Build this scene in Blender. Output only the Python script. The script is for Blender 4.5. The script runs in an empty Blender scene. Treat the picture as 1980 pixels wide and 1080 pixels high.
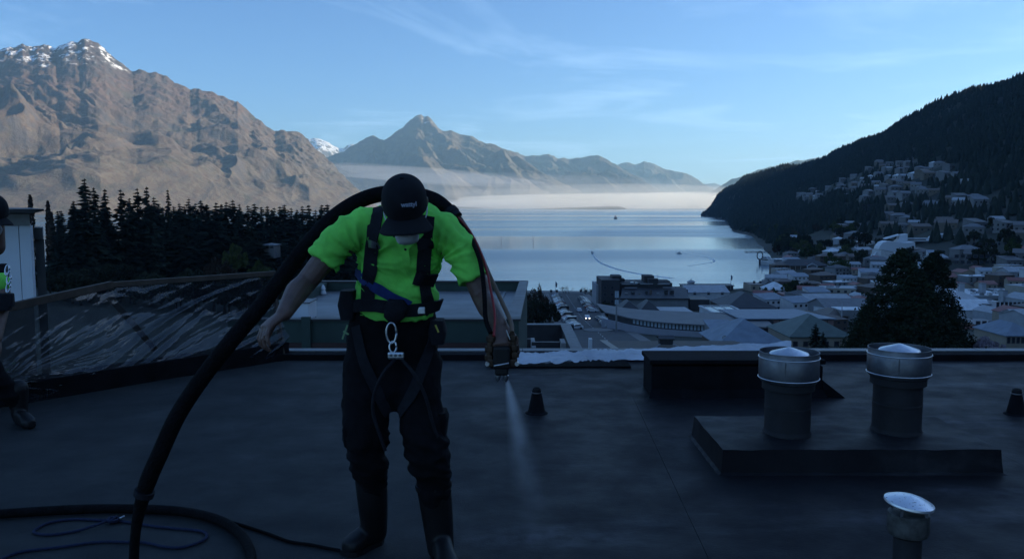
import bpy, bmesh, math, random
import numpy as np
from mathutils import Vector, Matrix

# ------------------------------------------------------------------ camera, sky, sun, exposure
scene = bpy.context.scene
COL = scene.collection
F = 1595.0                      # focal length in photo pixels (1980 wide)
HORIZON = 395.0
TH = math.atan((540 - HORIZON) / F)
CAMZ = 1.5
cam_d = bpy.data.cameras.new("camera"); cam = bpy.data.objects.new("camera", cam_d); COL.objects.link(cam)
cam_d.sensor_width = 36.0; cam_d.lens = F / 1980 * 36.0
cam_d.clip_start = 0.05; cam_d.clip_end = 200000
cam.location = (0, 0, CAMZ); cam.rotation_euler = (math.pi / 2 - TH, 0, 0)
scene.camera = cam

SUN_AZ, SUN_EL = 76.0, 19.0     # degrees to the right of the view, degrees above the horizon
world = bpy.data.worlds.new("World"); scene.world = world; world.use_nodes = True
wn, wl = world.node_tree.nodes, world.node_tree.links
bg = wn["Background"]; bg.inputs[1].default_value = 0.09
sky = wn.new("ShaderNodeTexSky"); sky.sky_type = 'NISHITA'; sky.sun_disc = False
sky.sun_elevation = math.radians(SUN_EL); sky.sun_rotation = math.radians(SUN_AZ)
sky.altitude = 300; sky.air_density = 1.0; sky.dust_density = 0.5; sky.ozone_density = 4.0
# thin high cirrus laid over the sky
geo = wn.new("ShaderNodeTexCoord")
sep = wn.new("ShaderNodeSeparateXYZ"); wl.new(geo.outputs["Generated"], sep.inputs[0])
zc = wn.new("ShaderNodeMath"); zc.operation = 'MAXIMUM'; wl.new(sep.outputs[2], zc.inputs[0]); zc.inputs[1].default_value = 0.03
dx = wn.new("ShaderNodeMath"); dx.operation = 'DIVIDE'; wl.new(sep.outputs[0], dx.inputs[0]); wl.new(zc.outputs[0], dx.inputs[1])
dy = wn.new("ShaderNodeMath"); dy.operation = 'DIVIDE'; wl.new(sep.outputs[1], dy.inputs[0]); wl.new(zc.outputs[0], dy.inputs[1])
cmb = wn.new("ShaderNodeCombineXYZ"); wl.new(dx.outputs[0], cmb.inputs[0]); wl.new(dy.outputs[0], cmb.inputs[1])
cmap = wn.new("ShaderNodeMapping"); wl.new(cmb.outputs[0], cmap.inputs[0])
cmap.inputs["Rotation"].default_value = (0, 0, math.radians(-38)); cmap.inputs["Scale"].default_value = (0.75, 0.5, 1)
cmap.inputs["Location"].default_value = (2.2, 9.1, 0)
cn = wn.new("ShaderNodeTexNoise"); wl.new(cmap.outputs[0], cn.inputs["Vector"])
cn.inputs["Scale"].default_value = 0.5; cn.inputs["Detail"].default_value = 9; cn.inputs["Roughness"].default_value = 0.6
cn.inputs["Distortion"].default_value = 0.7
cr = wn.new("ShaderNodeMapRange"); wl.new(cn.outputs[0], cr.inputs[0])
cr.inputs[1].default_value = 0.51; cr.inputs[2].default_value = 0.78; cr.inputs[3].default_value = 0.0; cr.inputs[4].default_value = 0.55
mixc = wn.new("ShaderNodeMix"); mixc.data_type = 'RGBA'
wl.new(cr.outputs[0], mixc.inputs[0]); wl.new(sky.outputs[0], mixc.inputs[6]); mixc.inputs[7].default_value = (7.6, 8.6, 9.4, 1)
tint = wn.new("ShaderNodeMix"); tint.data_type = 'RGBA'; tint.blend_type = 'MULTIPLY'; tint.inputs[0].default_value = 1.0
wl.new(mixc.outputs[2], tint.inputs[6]); tint.inputs[7].default_value = (0.80, 1.02, 1.27, 1)   # the phone's cool white balance
wl.new(tint.outputs[2], bg.inputs[0])

sun_d = bpy.data.lights.new("sun", 'SUN'); sun = bpy.data.objects.new("sun", sun_d); COL.objects.link(sun)
sun_d.energy = 5.0; sun_d.angle = math.radians(0.5); sun_d.color = (1.0, 0.82, 0.56)
_a, _e = math.radians(SUN_AZ), math.radians(SUN_EL)
sun_dir = Vector((math.sin(_a) * math.cos(_e), math.cos(_a) * math.cos(_e), math.sin(_e)))
sun.rotation_euler = sun_dir.to_track_quat('Z', 'Y').to_euler()

vs = scene.view_settings
vs.view_transform = 'Standard'; vs.look = 'None'; vs.exposure = 0.72; vs.gamma = 1.0; vs.use_curve_mapping = False
scene.cycles.max_bounces = 6; scene.cycles.volume_bounces = 3; scene.cycles.transparent_max_bounces = 12
scene.cycles.use_denoising = True
scene.cycles.caustics_reflective = False; scene.cycles.caustics_refractive = False

# ------------------------------------------------------------------ helpers
rng = random.Random(7)
def ray(px, py):
    u, v = (px - 990) / F, (540 - py) / F
    return Vector((u, math.cos(TH) + v * math.sin(TH), -math.sin(TH) + v * math.cos(TH)))
def P(px, py, Y):
    """point at distance Y ahead of the camera that shows at photo pixel (px, py)"""
    d = ray(px, py); k = Y / d.y
    return Vector((d.x * k, Y, CAMZ + d.z * k))
def G(px, py, z=0.0):
    """point on the horizontal plane z that shows at photo pixel (px, py)"""
    d = ray(px, py); k = (z - CAMZ) / d.z
    return Vector((d.x * k, d.y * k, z))
def zat(py, Y): return P(990, py, Y).z
def xat(px, py, Y): return P(px, py, Y).x

def hash2(ix, iy, seed):
    h = (ix.astype(np.int64) * 374761393 + iy.astype(np.int64) * 668265263 + seed * 1442695041) & 0xFFFFFFFF
    h = ((h ^ (h >> 13)) * 1274126177) & 0xFFFFFFFF
    h = (h ^ (h >> 16)) & 0xFFFFFFFF
    return h / 4294967295.0
def vnoise(x, y, seed=0):
    """gradient-like smooth noise, -1..1"""
    x = np.asarray(x, float); y = np.asarray(y, float)
    ix, iy = np.floor(x), np.floor(y); fx, fy = x - ix, y - iy
    def g(ax, ay):
        t = hash2(ix + ax, iy + ay, seed) * 2 * math.pi
        return np.cos(t) * (fx - ax) + np.sin(t) * (fy - ay)
    u, v = fx ** 3 * (fx * (fx * 6 - 15) + 10), fy ** 3 * (fy * (fy * 6 - 15) + 10)
    a = g(0, 0) * (1 - u) + g(1, 0) * u; b = g(0, 1) * (1 - u) + g(1, 1) * u
    return (a * (1 - v) + b * v) * 1.5
def fbm(x, y, seed=0, octs=5, gain=0.5):
    s, a = 0.0, 1.0
    for o in range(octs):
        s = s + a * vnoise(x, y, seed + o * 17); x = x * 2.03; y = y * 2.03; a *= gain
    return s
def ridged(x, y, seed=0, octs=6, gain=0.5):
    s, a, w = 0.0, 1.0, 1.0
    for o in range(octs):
        n = 1 - np.abs(vnoise(x, y, seed + o * 31)); n = n * n * w
        s = s + a * n; w = np.clip(n * 1.6, 0, 1); x = x * 2.07; y = y * 2.07; a *= gain
    return s

MATS = {}
def nodes_of(name):
    m = bpy.data.materials.new(name); m.use_nodes = True
    return m, m.node_tree.nodes, m.node_tree.links, m.node_tree.nodes["Principled BSDF"]
def mat(name, col, rough=0.7, metal=0.0, var=0.15, scale=6.0, bump=0.0, bscale=None, spec=None, col2=None, detail=5, trans=0.0, emit=0.0):
    """procedural surface: base colour broken up by noise, optional fine relief"""
    if name in MATS: return MATS[name]
    m, n, l, b = nodes_of(name)
    tc = n.new("ShaderNodeTexCoord")
    nz = n.new("ShaderNodeTexNoise"); l.new(tc.outputs["Object"], nz.inputs["Vector"])
    nz.inputs["Scale"].default_value = scale; nz.inputs["Detail"].default_value = detail; nz.inputs["Roughness"].default_value = 0.6
    mx = n.new("ShaderNodeMix"); mx.data_type = 'RGBA'
    c2 = col2 if col2 else tuple(min(1, c * (1 + var)) for c in col)
    c1 = col if col2 else tuple(c * (1 - var) for c in col)
    mx.inputs[6].default_value = (*c1, 1); mx.inputs[7].default_value = (*c2, 1)
    mr = n.new("ShaderNodeMapRange"); l.new(nz.outputs[0], mr.inputs[0]); mr.inputs[1].default_value = 0.3; mr.inputs[2].default_value = 0.7
    l.new(mr.outputs[0], mx.inputs[0]); l.new(mx.outputs[2], b.inputs["Base Color"])
    b.inputs["Roughness"].default_value = rough; b.inputs["Metallic"].default_value = metal
    if spec is not None: b.inputs["Specular IOR Level"].default_value = spec
    if emit: b.inputs["Emission Color"].default_value = (*col, 1); b.inputs["Emission Strength"].default_value = emit
    if bump:
        nb = n.new("ShaderNodeTexNoise"); l.new(tc.outputs["Object"], nb.inputs["Vector"]); nb.inputs["Scale"].default_value = bscale or scale * 8
        nb.inputs["Detail"].default_value = 4
        bp = n.new("ShaderNodeBump"); bp.inputs["Strength"].default_value = bump; bp.inputs["Distance"].default_value = 0.02
        l.new(nb.outputs[0], bp.inputs["Height"]); l.new(bp.outputs[0], b.inputs["Normal"])
    MATS[name] = m
    return m

def tag(o, label=None, cat=None, group=None, kind=None):
    if label: o["label"] = label
    if cat: o["category"] = cat
    if group: o["group"] = group
    if kind: o["kind"] = kind
    return o
def empty(name, loc=(0, 0, 0), rz=0.0):
    o = bpy.data.objects.new(name, None); COL.objects.link(o); o.location = loc; o.rotation_euler = (0, 0, rz)
    o.empty_display_size = 0.3
    return o
def thing(name, label, cat, loc=(0, 0, 0), rz=0.0, group=None):
    return tag(empty(name, loc, rz), label, cat, group)
def link(name, me, parent=None, kind=None):
    o = bpy.data.objects.new(name, me); COL.objects.link(o)
    if parent is not None: o.parent = parent
    if kind: o["kind"] = kind
    return o
def np_mesh(name, verts, faces, m=None, smooth=True):
    """fast mesh from numpy verts (N,3) and faces (M,3|4)"""
    me = bpy.data.meshes.new(name)
    verts = np.asarray(verts, np.float32); faces = np.asarray(faces, np.int32); k = faces.shape[1]
    me.vertices.add(len(verts)); me.vertices.foreach_set("co", verts.ravel())
    me.loops.add(faces.size); me.loops.foreach_set("vertex_index", faces.ravel())
    me.polygons.add(len(faces)); me.polygons.foreach_set("loop_start", np.arange(0, faces.size, k, dtype=np.int32))
    me.polygons.foreach_set("loop_total", np.full(len(faces), k, np.int32))
    me.polygons.foreach_set("use_smooth", np.full(len(faces), smooth))
    if m: me.materials.append(m)
    me.update(calc_edges=True)
    return me
def grid_faces(nu, nv):
    i = np.arange(nu * nv).reshape(nv, nu)
    return np.stack([i[:-1, :-1].ravel(), i[:-1, 1:].ravel(), i[1:, 1:].ravel(), i[1:, :-1].ravel()], 1)

class MB:
    """collects polygons; build() links them as one mesh object"""
    def __init__(s): s.v = []; s.f = []
    def add(s, vs, fs):
        o = len(s.v); s.v += [tuple(x) for x in vs]; s.f += [tuple(i + o for i in f) for f in fs]; return s
    def box(s, c, d, rz=0.0, taper=1.0):
        cx, cy, cz = c; hx, hy, hz = d[0] / 2, d[1] / 2, d[2] / 2; ca, sa = math.cos(rz), math.sin(rz); vs = []
        for z in (-1, 1):
            t = taper if z > 0 else 1
            for x, y in ((-1, -1), (1, -1), (1, 1), (-1, 1)):
                X, Y = x * hx * t, y * hy * t
                vs.append((cx + X * ca - Y * sa, cy + X * sa + Y * ca, cz + z * hz))
        return s.add(vs, [(3, 2, 1, 0), (4, 5, 6, 7), (0, 1, 5, 4), (1, 2, 6, 5), (2, 3, 7, 6), (3, 0, 4, 7)])
    def bar(s, a, b, w, h=None, up=(0, 0, 1)):
        """square bar from a to b"""
        a, b = Vector(a), Vector(b); h = h or w; d = (b - a).normalized(); up = Vector(up)
        if abs(d.dot(up)) > 0.95: up = Vector((0, 1, 0))
        r = d.cross(up).normalized(); u = r.cross(d).normalized(); vs = []
        for p in (a, b):
            for i, j in ((-1, -1), (1, -1), (1, 1), (-1, 1)): vs.append(p + r * (i * w / 2) + u * (j * h / 2))
        return s.add(vs, [(0, 1, 2, 3), (7, 6, 5, 4), (0, 4, 5, 1), (1, 5, 6, 2), (2, 6, 7, 3), (3, 7, 4, 0)])
    def loft(s, rings, cap=True, closed=True):
        n = len(rings[0]); o = len(s.v)
        for r in rings: s.v += [tuple(p) for p in r]
        for k in range(len(rings) - 1):
            for i in range(n if closed else n - 1):
                j = (i + 1) % n; a = o + k * n
                s.f.append((a + i, a + j, a + n + j, a + n + i))
        if cap and closed:
            s.f.append(tuple(o + i for i in range(n - 1, -1, -1))); e = o + (len(rings) - 1) * n
            s.f.append(tuple(e + i for i in range(n)))
        return s
    def tube(s, pts, rad, n=8, cap=True):
        pts = [Vector(p) for p in pts]; rings = []; up = None
        for k, p in enumerate(pts):
            d = (pts[min(k + 1, len(pts) - 1)] - pts[max(k - 1, 0)])
            d = d.normalized() if d.length > 1e-9 else Vector((0, 0, 1))
            if up is None: up = d.orthogonal().normalized()
            up = (up - d * up.dot(d)); up = up.normalized() if up.length > 1e-6 else d.orthogonal().normalized()
            r2 = d.cross(up); R = rad[k] if hasattr(rad, '__len__') else rad
            rings.append([p + (up * math.cos(t) + r2 * math.sin(t)) * R for t in [2 * math.pi * i / n for i in range(n)]])
        return s.loft(rings, cap)
    def lathe(s, prof, c=(0, 0, 0), n=24, cap=True):
        rings = [[(c[0] + r * math.cos(2 * math.pi * i / n), c[1] + r * math.sin(2 * math.pi * i / n), c[2] + z) for i in range(n)] for r, z in prof]
        return s.loft(rings, cap)
    def mesh(s, name, m=None, smooth=False):
        me = bpy.data.meshes.new(name); me.from_pydata(s.v, [], s.f)
        if m: me.materials.append(m)
        if smooth: me.polygons.foreach_set("use_smooth", [True] * len(me.polygons))
        me.update(); return me
    def build(s, name, m=None, parent=None, smooth=False, bevel=0.0, angle=None, kind=None):
        me = s.mesh(name, m, smooth)
        if bevel:
            bm = bmesh.new(); bm.from_mesh(me); bmesh.ops.recalc_face_normals(bm, faces=bm.faces)
            bmesh.ops.bevel(bm, geom=[e for e in bm.edges if len(e.link_faces) == 2 and e.calc_face_angle(0) > 0.5], offset=bevel, segments=2, affect='EDGES', profile=0.6)
            bm.to_mesh(me); bm.free()
        if smooth and angle: me.set_sharp_from_angle(angle=math.radians(angle))
        return link(name, me, parent, kind)
def spline(pts, n=8):
    """Catmull-Rom through pts"""
    pts = [Vector(p) for p in pts]; q = [pts[0] * 2 - pts[1]] + pts + [pts[-1] * 2 - pts[-2]]; out = []
    for k in range(1, len(q) - 2):
        a, b, c, d = q[k - 1], q[k], q[k + 1], q[k + 2]
        for i in range(n):
            t = i / n
            out.append(0.5 * ((2 * b) + (c - a) * t + (2 * a - 5 * b + 4 * c - d) * t * t + (3 * b - a - 3 * c + d) * t ** 3))
    out.append(pts[-1]); return out
def copy_tree(o, parent=None):
    c = o.copy(); COL.objects.link(c); c.parent = parent
    for ch in list(o.children): copy_tree(ch, c)
    return c
# ------------------------------------------------------------------ terrain, lake, mountains
LAKE = -45.0
# height of the land round the bay: azimuth (degrees right of the view) -> (distance, height) profiles
PROF = {
 -75: [(20, -14), (60, -17), (150, -18), (300, -20), (600, -24), (1200, -40), (1500, -60), (6000, -60)],
 -34: [(20, -14), (60, -17), (150, -21), (300, -26), (520, -31), (620, -46), (700, -60), (6000, -60)],
 -20: [(20, -14), (60, -17), (150, -24), (300, -32), (520, -34), (640, -46), (760, -60), (6000, -60)],
 -11: [(20, -14), (60, -18), (150, -28), (300, -38), (480, -41), (560, -46.5), (700, -60), (6000, -60)],
  -5: [(20, -14), (60, -18), (150, -29), (300, -40), (430, -43.5), (470, -46.5), (600, -60), (6000, -60)],
  10: [(20, -14), (60, -18), (150, -29), (300, -40), (430, -43.5), (452, -46.5), (600, -60), (6000, -60)],
  12: [(20, -14), (60, -18), (150, -29), (300, -40), (430, -43.5), (455, -46.5), (600, -60), (3150, -48), (3600, -46), (4200, -60), (6000, -60)],
  13.2: [(20, -14), (60, -18), (150, -29), (300, -40), (440, -43.5), (470, -46.5), (600, -60), (2900, -47), (3000, -42), (3400, 20), (4200, -40), (6000, -60)],
  14.4: [(20, -14), (60, -18), (150, -29), (300, -40), (450, -43.5), (480, -46.5), (620, -60), (2400, -47), (2480, -42), (3200, 64), (4200, -40), (6000, -60)],
  15.6: [(20, -14), (60, -18), (150, -29), (300, -40), (460, -43.5), (490, -46.5), (640, -58), (1230, -47), (1280, -44), (1700, -26), (3000, 93), (4200, 0), (6000, -60)],
  16.6: [(20, -14), (60, -18), (150, -29), (300, -40), (470, -43.5), (500, -46), (640, -48), (930, -46.2), (980, -44), (1500, -26), (2850, 115), (4200, 0), (6000, -60)],
  18: [(20, -14), (60, -18), (150, -29), (300, -40), (520, -43.4), (640, -44.2), (800, -43.4), (900, -41), (1400, -18), (2700, 145), (4200, 40), (6000, -60)],
  21: [(20, -14), (60, -18), (150, -28), (300, -39.5), (520, -42), (680, -38), (820, -30), (1050, -8), (1400, 45), (2400, 178), (4000, 60), (6000, -60)],
  25: [(20, -13), (60, -17), (150, -27), (300, -38.5), (450, -39), (580, -33), (800, -20), (1000, -1), (1250, 34), (1450, 66), (2100, 205), (3600, 100), (6000, -60)],
  29: [(20, -12), (60, -16), (150, -26), (300, -36.5), (430, -36), (560, -26), (700, -10), (1000, 36), (1300, 96), (1850, 252), (3300, 140), (6000, -60)],
  33: [(20, -12), (60, -15), (150, -25), (300, -34), (430, -32), (560, -19), (700, -1), (1000, 65), (1700, 300), (3000, 200), (6000, -60)],
  45: [(20, -11), (60, -13), (150, -21), (300, -25), (500, 5), (800, 100), (1450, 440), (3000, 300), (6000, -60)],
  70: [(20, -10), (60, -11), (150, -12), (300, 5), (600, 110), (1300, 560), (3000, 400), (6000, 100)],
 110: [(20, -10), (60, -9), (150, -4), (300, 25), (600, 140), (1300, 600), (3000, 500), (6000, 200)],
 150: [(20, -10), (60, -8), (150, 4), (300, 40), (600, 140), (1300, 520), (3000, 500), (6000, 200)],
}
_az = sorted(PROF)
_R = np.concatenate([np.linspace(20, 1000, 197), np.geomspace(1005, 6000, 180)])
_T = np.array([np.interp(_R, *zip(*PROF[a])) for a in _az])
# round the corners of the control profiles a little
_k = np.ones(9) / 9
_T = np.array([np.convolve(np.pad(t, 4, 'edge'), _k, 'valid') for t in _T])
CORR = ((12.0, 12.5, 13.2, 13.9, 15.0, 16.1, 18.3, 20.8, 22.9, 25.1, 26.8, 27.9, 28.9, 29.8, 30.7, 31.4, 34, 42), (-30, -36, -43, -22, 0, -13, -32, -51, -29, -4, -6, -13, -24, -36, -41, -40, -40, 0))
def terr(X, Y):
    X = np.asarray(X, float); Y = np.asarray(Y, float)
    a = np.degrees(np.arctan2(X, Y)); r = np.clip(np.hypot(X, Y), 20, 6000)
    a = np.clip(a, _az[0], _az[-1])
    i = np.clip(np.searchsorted(_az, a) - 1, 0, len(_az) - 2)
    az = np.array(_az, float); t = (a - az[i]) / (az[i + 1] - az[i])
    fr = np.interp(r, _R, np.arange(len(_R))); j = np.clip(fr.astype(int), 0, len(_R) - 2); s = fr - j
    z0 = _T[i, j] * (1 - s) + _T[i, j + 1] * s; z1 = _T[i + 1, j] * (1 - s) + _T[i + 1, j + 1] * s
    z = z0 * (1 - t) + z1 * t
    z = z + np.interp(a, CORR[0], CORR[1]) * np.clip((r - 900) / 800, 0, 1)      # fit the measured skyline of the hill
    amp = np.clip((z + 38) / 60, 0, 1) * np.clip((r - 400) / 800, 0, 1)
    return z + amp * (fbm(X / 420, Y / 420, 5, 4) * 16 + ridged(X / 300, Y / 300, 9, 3) * 8 - 6)
def terr1(x, y): return float(terr(np.array([x]), np.array([y]))[0])
def hit(px, py, rmin=150, rmax=4500):
    """first point of the land seen at a photo pixel"""
    d = ray(px, py); d = d / math.hypot(d.x, d.y)
    r = np.geomspace(rmin, rmax, 500); X, Y, Z = d.x * r, d.y * r, CAMZ + d.z * r
    below = np.nonzero(Z <= terr(X, Y))[0]
    if len(below) == 0: return None
    k = below[0]; return Vector((X[k], Y[k], terr1(X[k], Y[k])))

def land_mat():
    m, n, l, b = nodes_of("land")
    tc = n.new("ShaderNodeTexCoord")
    nz = n.new("ShaderNodeTexNoise"); l.new(tc.outputs["Object"], nz.inputs["Vector"]); nz.inputs["Scale"].default_value = 0.02; nz.inputs["Detail"].default_value = 8
    cr = n.new("ShaderNodeValToRGB"); l.new(nz.outputs[0], cr.inputs[0])
    e = cr.color_ramp.elements; e[0].position = 0.35; e[0].color = (0.014, 0.018, 0.012, 1); e[1].position = 0.68; e[1].color = (0.038, 0.042, 0.028, 1)
    l.new(cr.outputs[0], b.inputs["Base Color"]); b.inputs["Roughness"].default_value = 0.95
    return m
az_s = np.radians(np.concatenate([np.linspace(-75, -35, 60), np.linspace(-34.8, 11, 170), np.linspace(11.2, 34, 200), np.linspace(34.5, 150, 160)]))
r_s = np.concatenate([np.linspace(12, 700, 150), np.geomspace(706, 6000, 170)])
A, R = np.meshgrid(az_s, r_s)
X, Y = R * np.sin(A), R * np.cos(A)
link("terrain", np_mesh("terrain", np.stack([X, Y, terr(X, Y)], -1).reshape(-1, 3), grid_faces(len(az_s), len(r_s))[:, ::-1], land_mat()), kind="structure")

# lake: calm water with broad patches of finer and smoother ripples
def lake_mat():
    m, n, l, b = nodes_of("lake_water")
    tc = n.new("ShaderNodeTexCoord")
    b.inputs["Base Color"].default_value = (0.07, 0.14, 0.20, 1); b.inputs["IOR"].default_value = 1.333
    mp = n.new("ShaderNodeMapping"); l.new(tc.outputs["Object"], mp.inputs[0]); mp.inputs["Scale"].default_value = (0.00055, 0.0034, 1)
    pz = n.new("ShaderNodeTexNoise"); l.new(mp.outputs[0], pz.inputs["Vector"]); pz.inputs["Scale"].default_value = 1.0; pz.inputs["Detail"].default_value = 5; pz.inputs["Distortion"].default_value = 0.6
    mr = n.new("ShaderNodeMapRange"); l.new(pz.outputs[0], mr.inputs[0]); mr.inputs[1].default_value = 0.42; mr.inputs[2].default_value = 0.58; mr.inputs[3].default_value = 0.05; mr.inputs[4].default_value = 0.4
    w1 = n.new("ShaderNodeTexNoise"); l.new(tc.outputs["Object"], w1.inputs["Vector"]); w1.inputs["Scale"].default_value = 0.12; w1.inputs["Detail"].default_value = 6
    bp = n.new("ShaderNodeBump"); bp.inputs["Distance"].default_value = 1.0
    l.new(w1.outputs[0], bp.inputs["Height"]); l.new(mr.outputs[0], bp.inputs["Strength"]); l.new(bp.outputs[0], b.inputs["Normal"])
    rr = n.new("ShaderNodeMapRange"); l.new(pz.outputs[0], rr.inputs[0]); rr.inputs[1].default_value = 0.4; rr.inputs[2].default_value = 0.6; rr.inputs[3].default_value = 0.1; rr.inputs[4].default_value = 0.25
    l.new(rr.outputs[0], b.inputs["Roughness"])
    return m
MB().add([(-30000, -3000, LAKE), (30000, -3000, LAKE), (30000, 40000, LAKE), (-30000, 40000, LAKE)], [(0, 1, 2, 3)]).build("lake", lake_mat(), kind="structure")

def mountain_mat(name, top, low, rock, snow_z, snow_w, snow_amt, grain=1.0, streak=35):
    """tussock and rock, snow lying in hollows near the tops"""
    m, n, l, b = nodes_of(name)
    tc = n.new("ShaderNodeTexCoord"); g = n.new("ShaderNodeNewGeometry")
    sp = n.new("ShaderNodeSeparateXYZ"); l.new(g.outputs["Position"], sp.inputs[0])
    sn = n.new("ShaderNodeSeparateXYZ"); l.new(g.outputs["Normal"], sn.inputs[0])
    def noise(s, d=8, r=0.6):
        z = n.new("ShaderNodeTexNoise"); l.new(tc.outputs["Object"], z.inputs["Vector"]); z.inputs["Scale"].default_value = s * grain; z.inputs["Detail"].default_value = d; z.inputs["Roughness"].default_value = r; return z.outputs[0]
    def rmap(s, a, b_, c=0.0, d=1.0):
        z = n.new("ShaderNodeMapRange"); l.new(s, z.inputs[0]); z.inputs[1].default_value = a; z.inputs[2].default_value = b_; z.inputs[3].default_value = c; z.inputs[4].default_value = d; return z.outputs[0]
    def mathn(op, a, b_):
        z = n.new("ShaderNodeMath"); z.operation = op
        for i, v in ((0, a), (1, b_)):
            if isinstance(v, (int, float)): z.inputs[i].default_value = v
            else: l.new(v, z.inputs[i])
        return z.outputs[0]
    def mix(f, a, b_):
        z = n.new("ShaderNodeMix"); z.data_type = 'RGBA'; l.new(f, z.inputs[0])
        for i, v in ((6, a), (7, b_)):
            if isinstance(v, tuple): z.inputs[i].default_value = (*v, 1)
            else: l.new(v, z.inputs[i])
        return z.outputs[2]
    big = noise(0.0016); fine = noise(0.02, 10, 0.7)
    hz = mathn('ADD', sp.outputs[2], mathn('MULTIPLY', mathn('SUBTRACT', big, 0.5), 700))
    base = mix(rmap(hz, 250, 1050), low, top)
    base = mix(rmap(fine, 0.42, 0.62, 0, 0.75), base, tuple(c * 0.62 for c in top))
    mp = n.new("ShaderNodeMapping"); l.new(tc.outputs["Object"], mp.inputs[0]); mp.inputs["Rotation"].default_value = (0, 0, math.radians(streak)); mp.inputs["Scale"].default_value = (0.012, 0.0016, 0.002)
    st = n.new("ShaderNodeTexNoise"); l.new(mp.outputs[0], st.inputs["Vector"]); st.inputs["Scale"].default_value = 1.0; st.inputs["Detail"].default_value = 8; st.inputs["Roughness"].default_value = 0.65
    base = mix(rmap(st.outputs[0], 0.52, 0.62, 0, 0.7), base, (rock[0] * 0.55, rock[1] * 0.58, rock[2] * 0.6))
    base = mix(rmap(st.outputs[0], 0.44, 0.36, 0, 0.55), base, tuple(min(1, c * 1.35) for c in low))
    base = mix(rmap(noise(0.006), 0.56, 0.7, 0, 0.8), base, (low[0] * 0.55, low[1] * 0.62, low[2] * 0.55))
    steep = rmap(sn.outputs[2], 0.78, 0.6)
    base = mix(mathn('MULTIPLY', steep, rmap(noise(0.009), 0.4, 0.55)), base, rock)
    base = mix(mathn('MULTIPLY', rmap(hz, 980, 1250), rmap(noise(0.013), 0.38, 0.6, 0.25, 0.9)), base, tuple(c * 0.75 for c in rock))
    sz = mathn('ADD', sp.outputs[2], mathn('MULTIPLY', mathn('SUBTRACT', noise(0.005, 9, 0.65), 0.5), snow_w * 2.2))
    snow = mathn('MULTIPLY', rmap(sz, snow_z, snow_z + snow_w * 0.25), rmap(noise(0.011, 8, 0.65), 0.60 - snow_amt, 0.64 - snow_amt))
    snow = mathn('MULTIPLY', snow, rmap(sn.outputs[2], 0.35, 0.5))
    l.new(mix(snow, base, (0.75, 0.78, 0.82)), b.inputs["Base Color"]); b.inputs["Roughness"].default_value = 0.95
    bp = n.new("ShaderNodeBump"); bp.inputs["Strength"].default_value = 0.8; bp.inputs["Distance"].default_value = 25.0 / grain
    l.new(fine, bp.inputs["Height"]); l.new(bp.outputs[0], b.inputs["Normal"])
    return m
def mountain(name, sil, Rr, Rs, m, nu, nv, seed, gul, amp, skew=0.0, power=1.25, crest=12.0, back=0.35):
    """sil: photo pixels of the skyline; Rr, Rs: distance of crest and of shore along it"""
    px = np.array([s[0] for s in sil], float); py = np.array([s[1] for s in sil], float)
    u = np.linspace(px[0], px[-1], nu)
    y = np.interp(u, px, py)
    az = np.arctan((u - 990) / F)
    fx = (u - px[0]) / (px[-1] - px[0])
    rr = np.interp(u, [p for p, _ in Rr], [r for _, r in Rr]); rs = np.interp(u, [p for p, _ in Rs], [r for _, r in Rs])
    el = np.array([ray(a, b).z / math.hypot(ray(a, b).x, ray(a, b).y) for a, b in zip(u, y)])
    H = CAMZ + el * rr - LAKE                      # crest height over the lake
    v = np.concatenate([np.linspace(-0.02, 1, int(nv * 0.8)), np.linspace(1, 1 + back, nv - int(nv * 0.8) + 1)[1:]])
    V, Az = np.meshgrid(v, az, indexing='ij')
    Rg = rs + (rr - rs) * V
    Xg, Yg = Rg * np.sin(Az), Rg * np.cos(Az)
    s = np.where(V <= 1, np.clip(V, 0, 1) ** power, 1 - (V - 1) / back * 0.8)
    # gullies and spurs run down the fall line, leaning to one side
    L = gul
    D = V * (rr - rs); sx = Xg / L + skew * D / L; ty = D / L
    warp = fbm(Xg / (L * 2.2), Yg / (L * 2.2), seed + 3, 4)
    # big spurs, then side gullies that join them at an angle, then fine rills down the fall line
    g = 1.1 * (ridged(sx * 0.55 + warp * 0.5, ty * 0.13 + warp * 0.1, seed, 2, 0.5) - 0.8)
    g = g + 0.55 * (ridged(sx * 1.3 - ty * 0.35 + warp * 0.4, ty * 0.32, seed + 50, 3, 0.5) - 0.8)
    g = g + 0.28 * (ridged(sx * 3.4 + ty * 0.6 + warp * 0.6, ty * 0.9, seed + 90, 4, 0.55) - 0.8) * np.clip(0.35 + V * 1.1, 0, 1)
    g2 = 0.35 * fbm(Xg / (L * 0.35), Yg / (L * 0.35), seed + 8, 5)
    env = np.clip(V * 5, 0, 1) * np.clip((1 - V) * 3.0 + 0.06, 0, 1); env = np.where(V > 1, 0.3, env)
    hs = H * s
    Z = hs + env * amp * np.minimum(H / 900, 1.0) * (g + 0.22 * g2)
    Z += crest * (fbm(Xg / 90, Yg / 90, seed + 5, 3)) * np.clip(V * 1.2, 0, 1)
    Z = np.where(V < 0, -40, Z)
    # keep the measured skyline: the crest may not be overtopped by a spur in front of it
    elev = (Z + LAKE - CAMZ) / Rg
    lim = el + 0.0004
    Z = np.where((V < 1) & (elev > lim), lim * Rg + CAMZ - LAKE, Z)
    vts = np.stack([Xg, Yg, Z + LAKE], -1).reshape(-1, 3)
    o = link(name, np_mesh(name, vts, grid_faces(nu, len(v)), m), kind="structure")
    return o
def zp(pts, ox, oy, k): return [(ox + a / k, oy + b / k) for a, b in pts]
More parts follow.
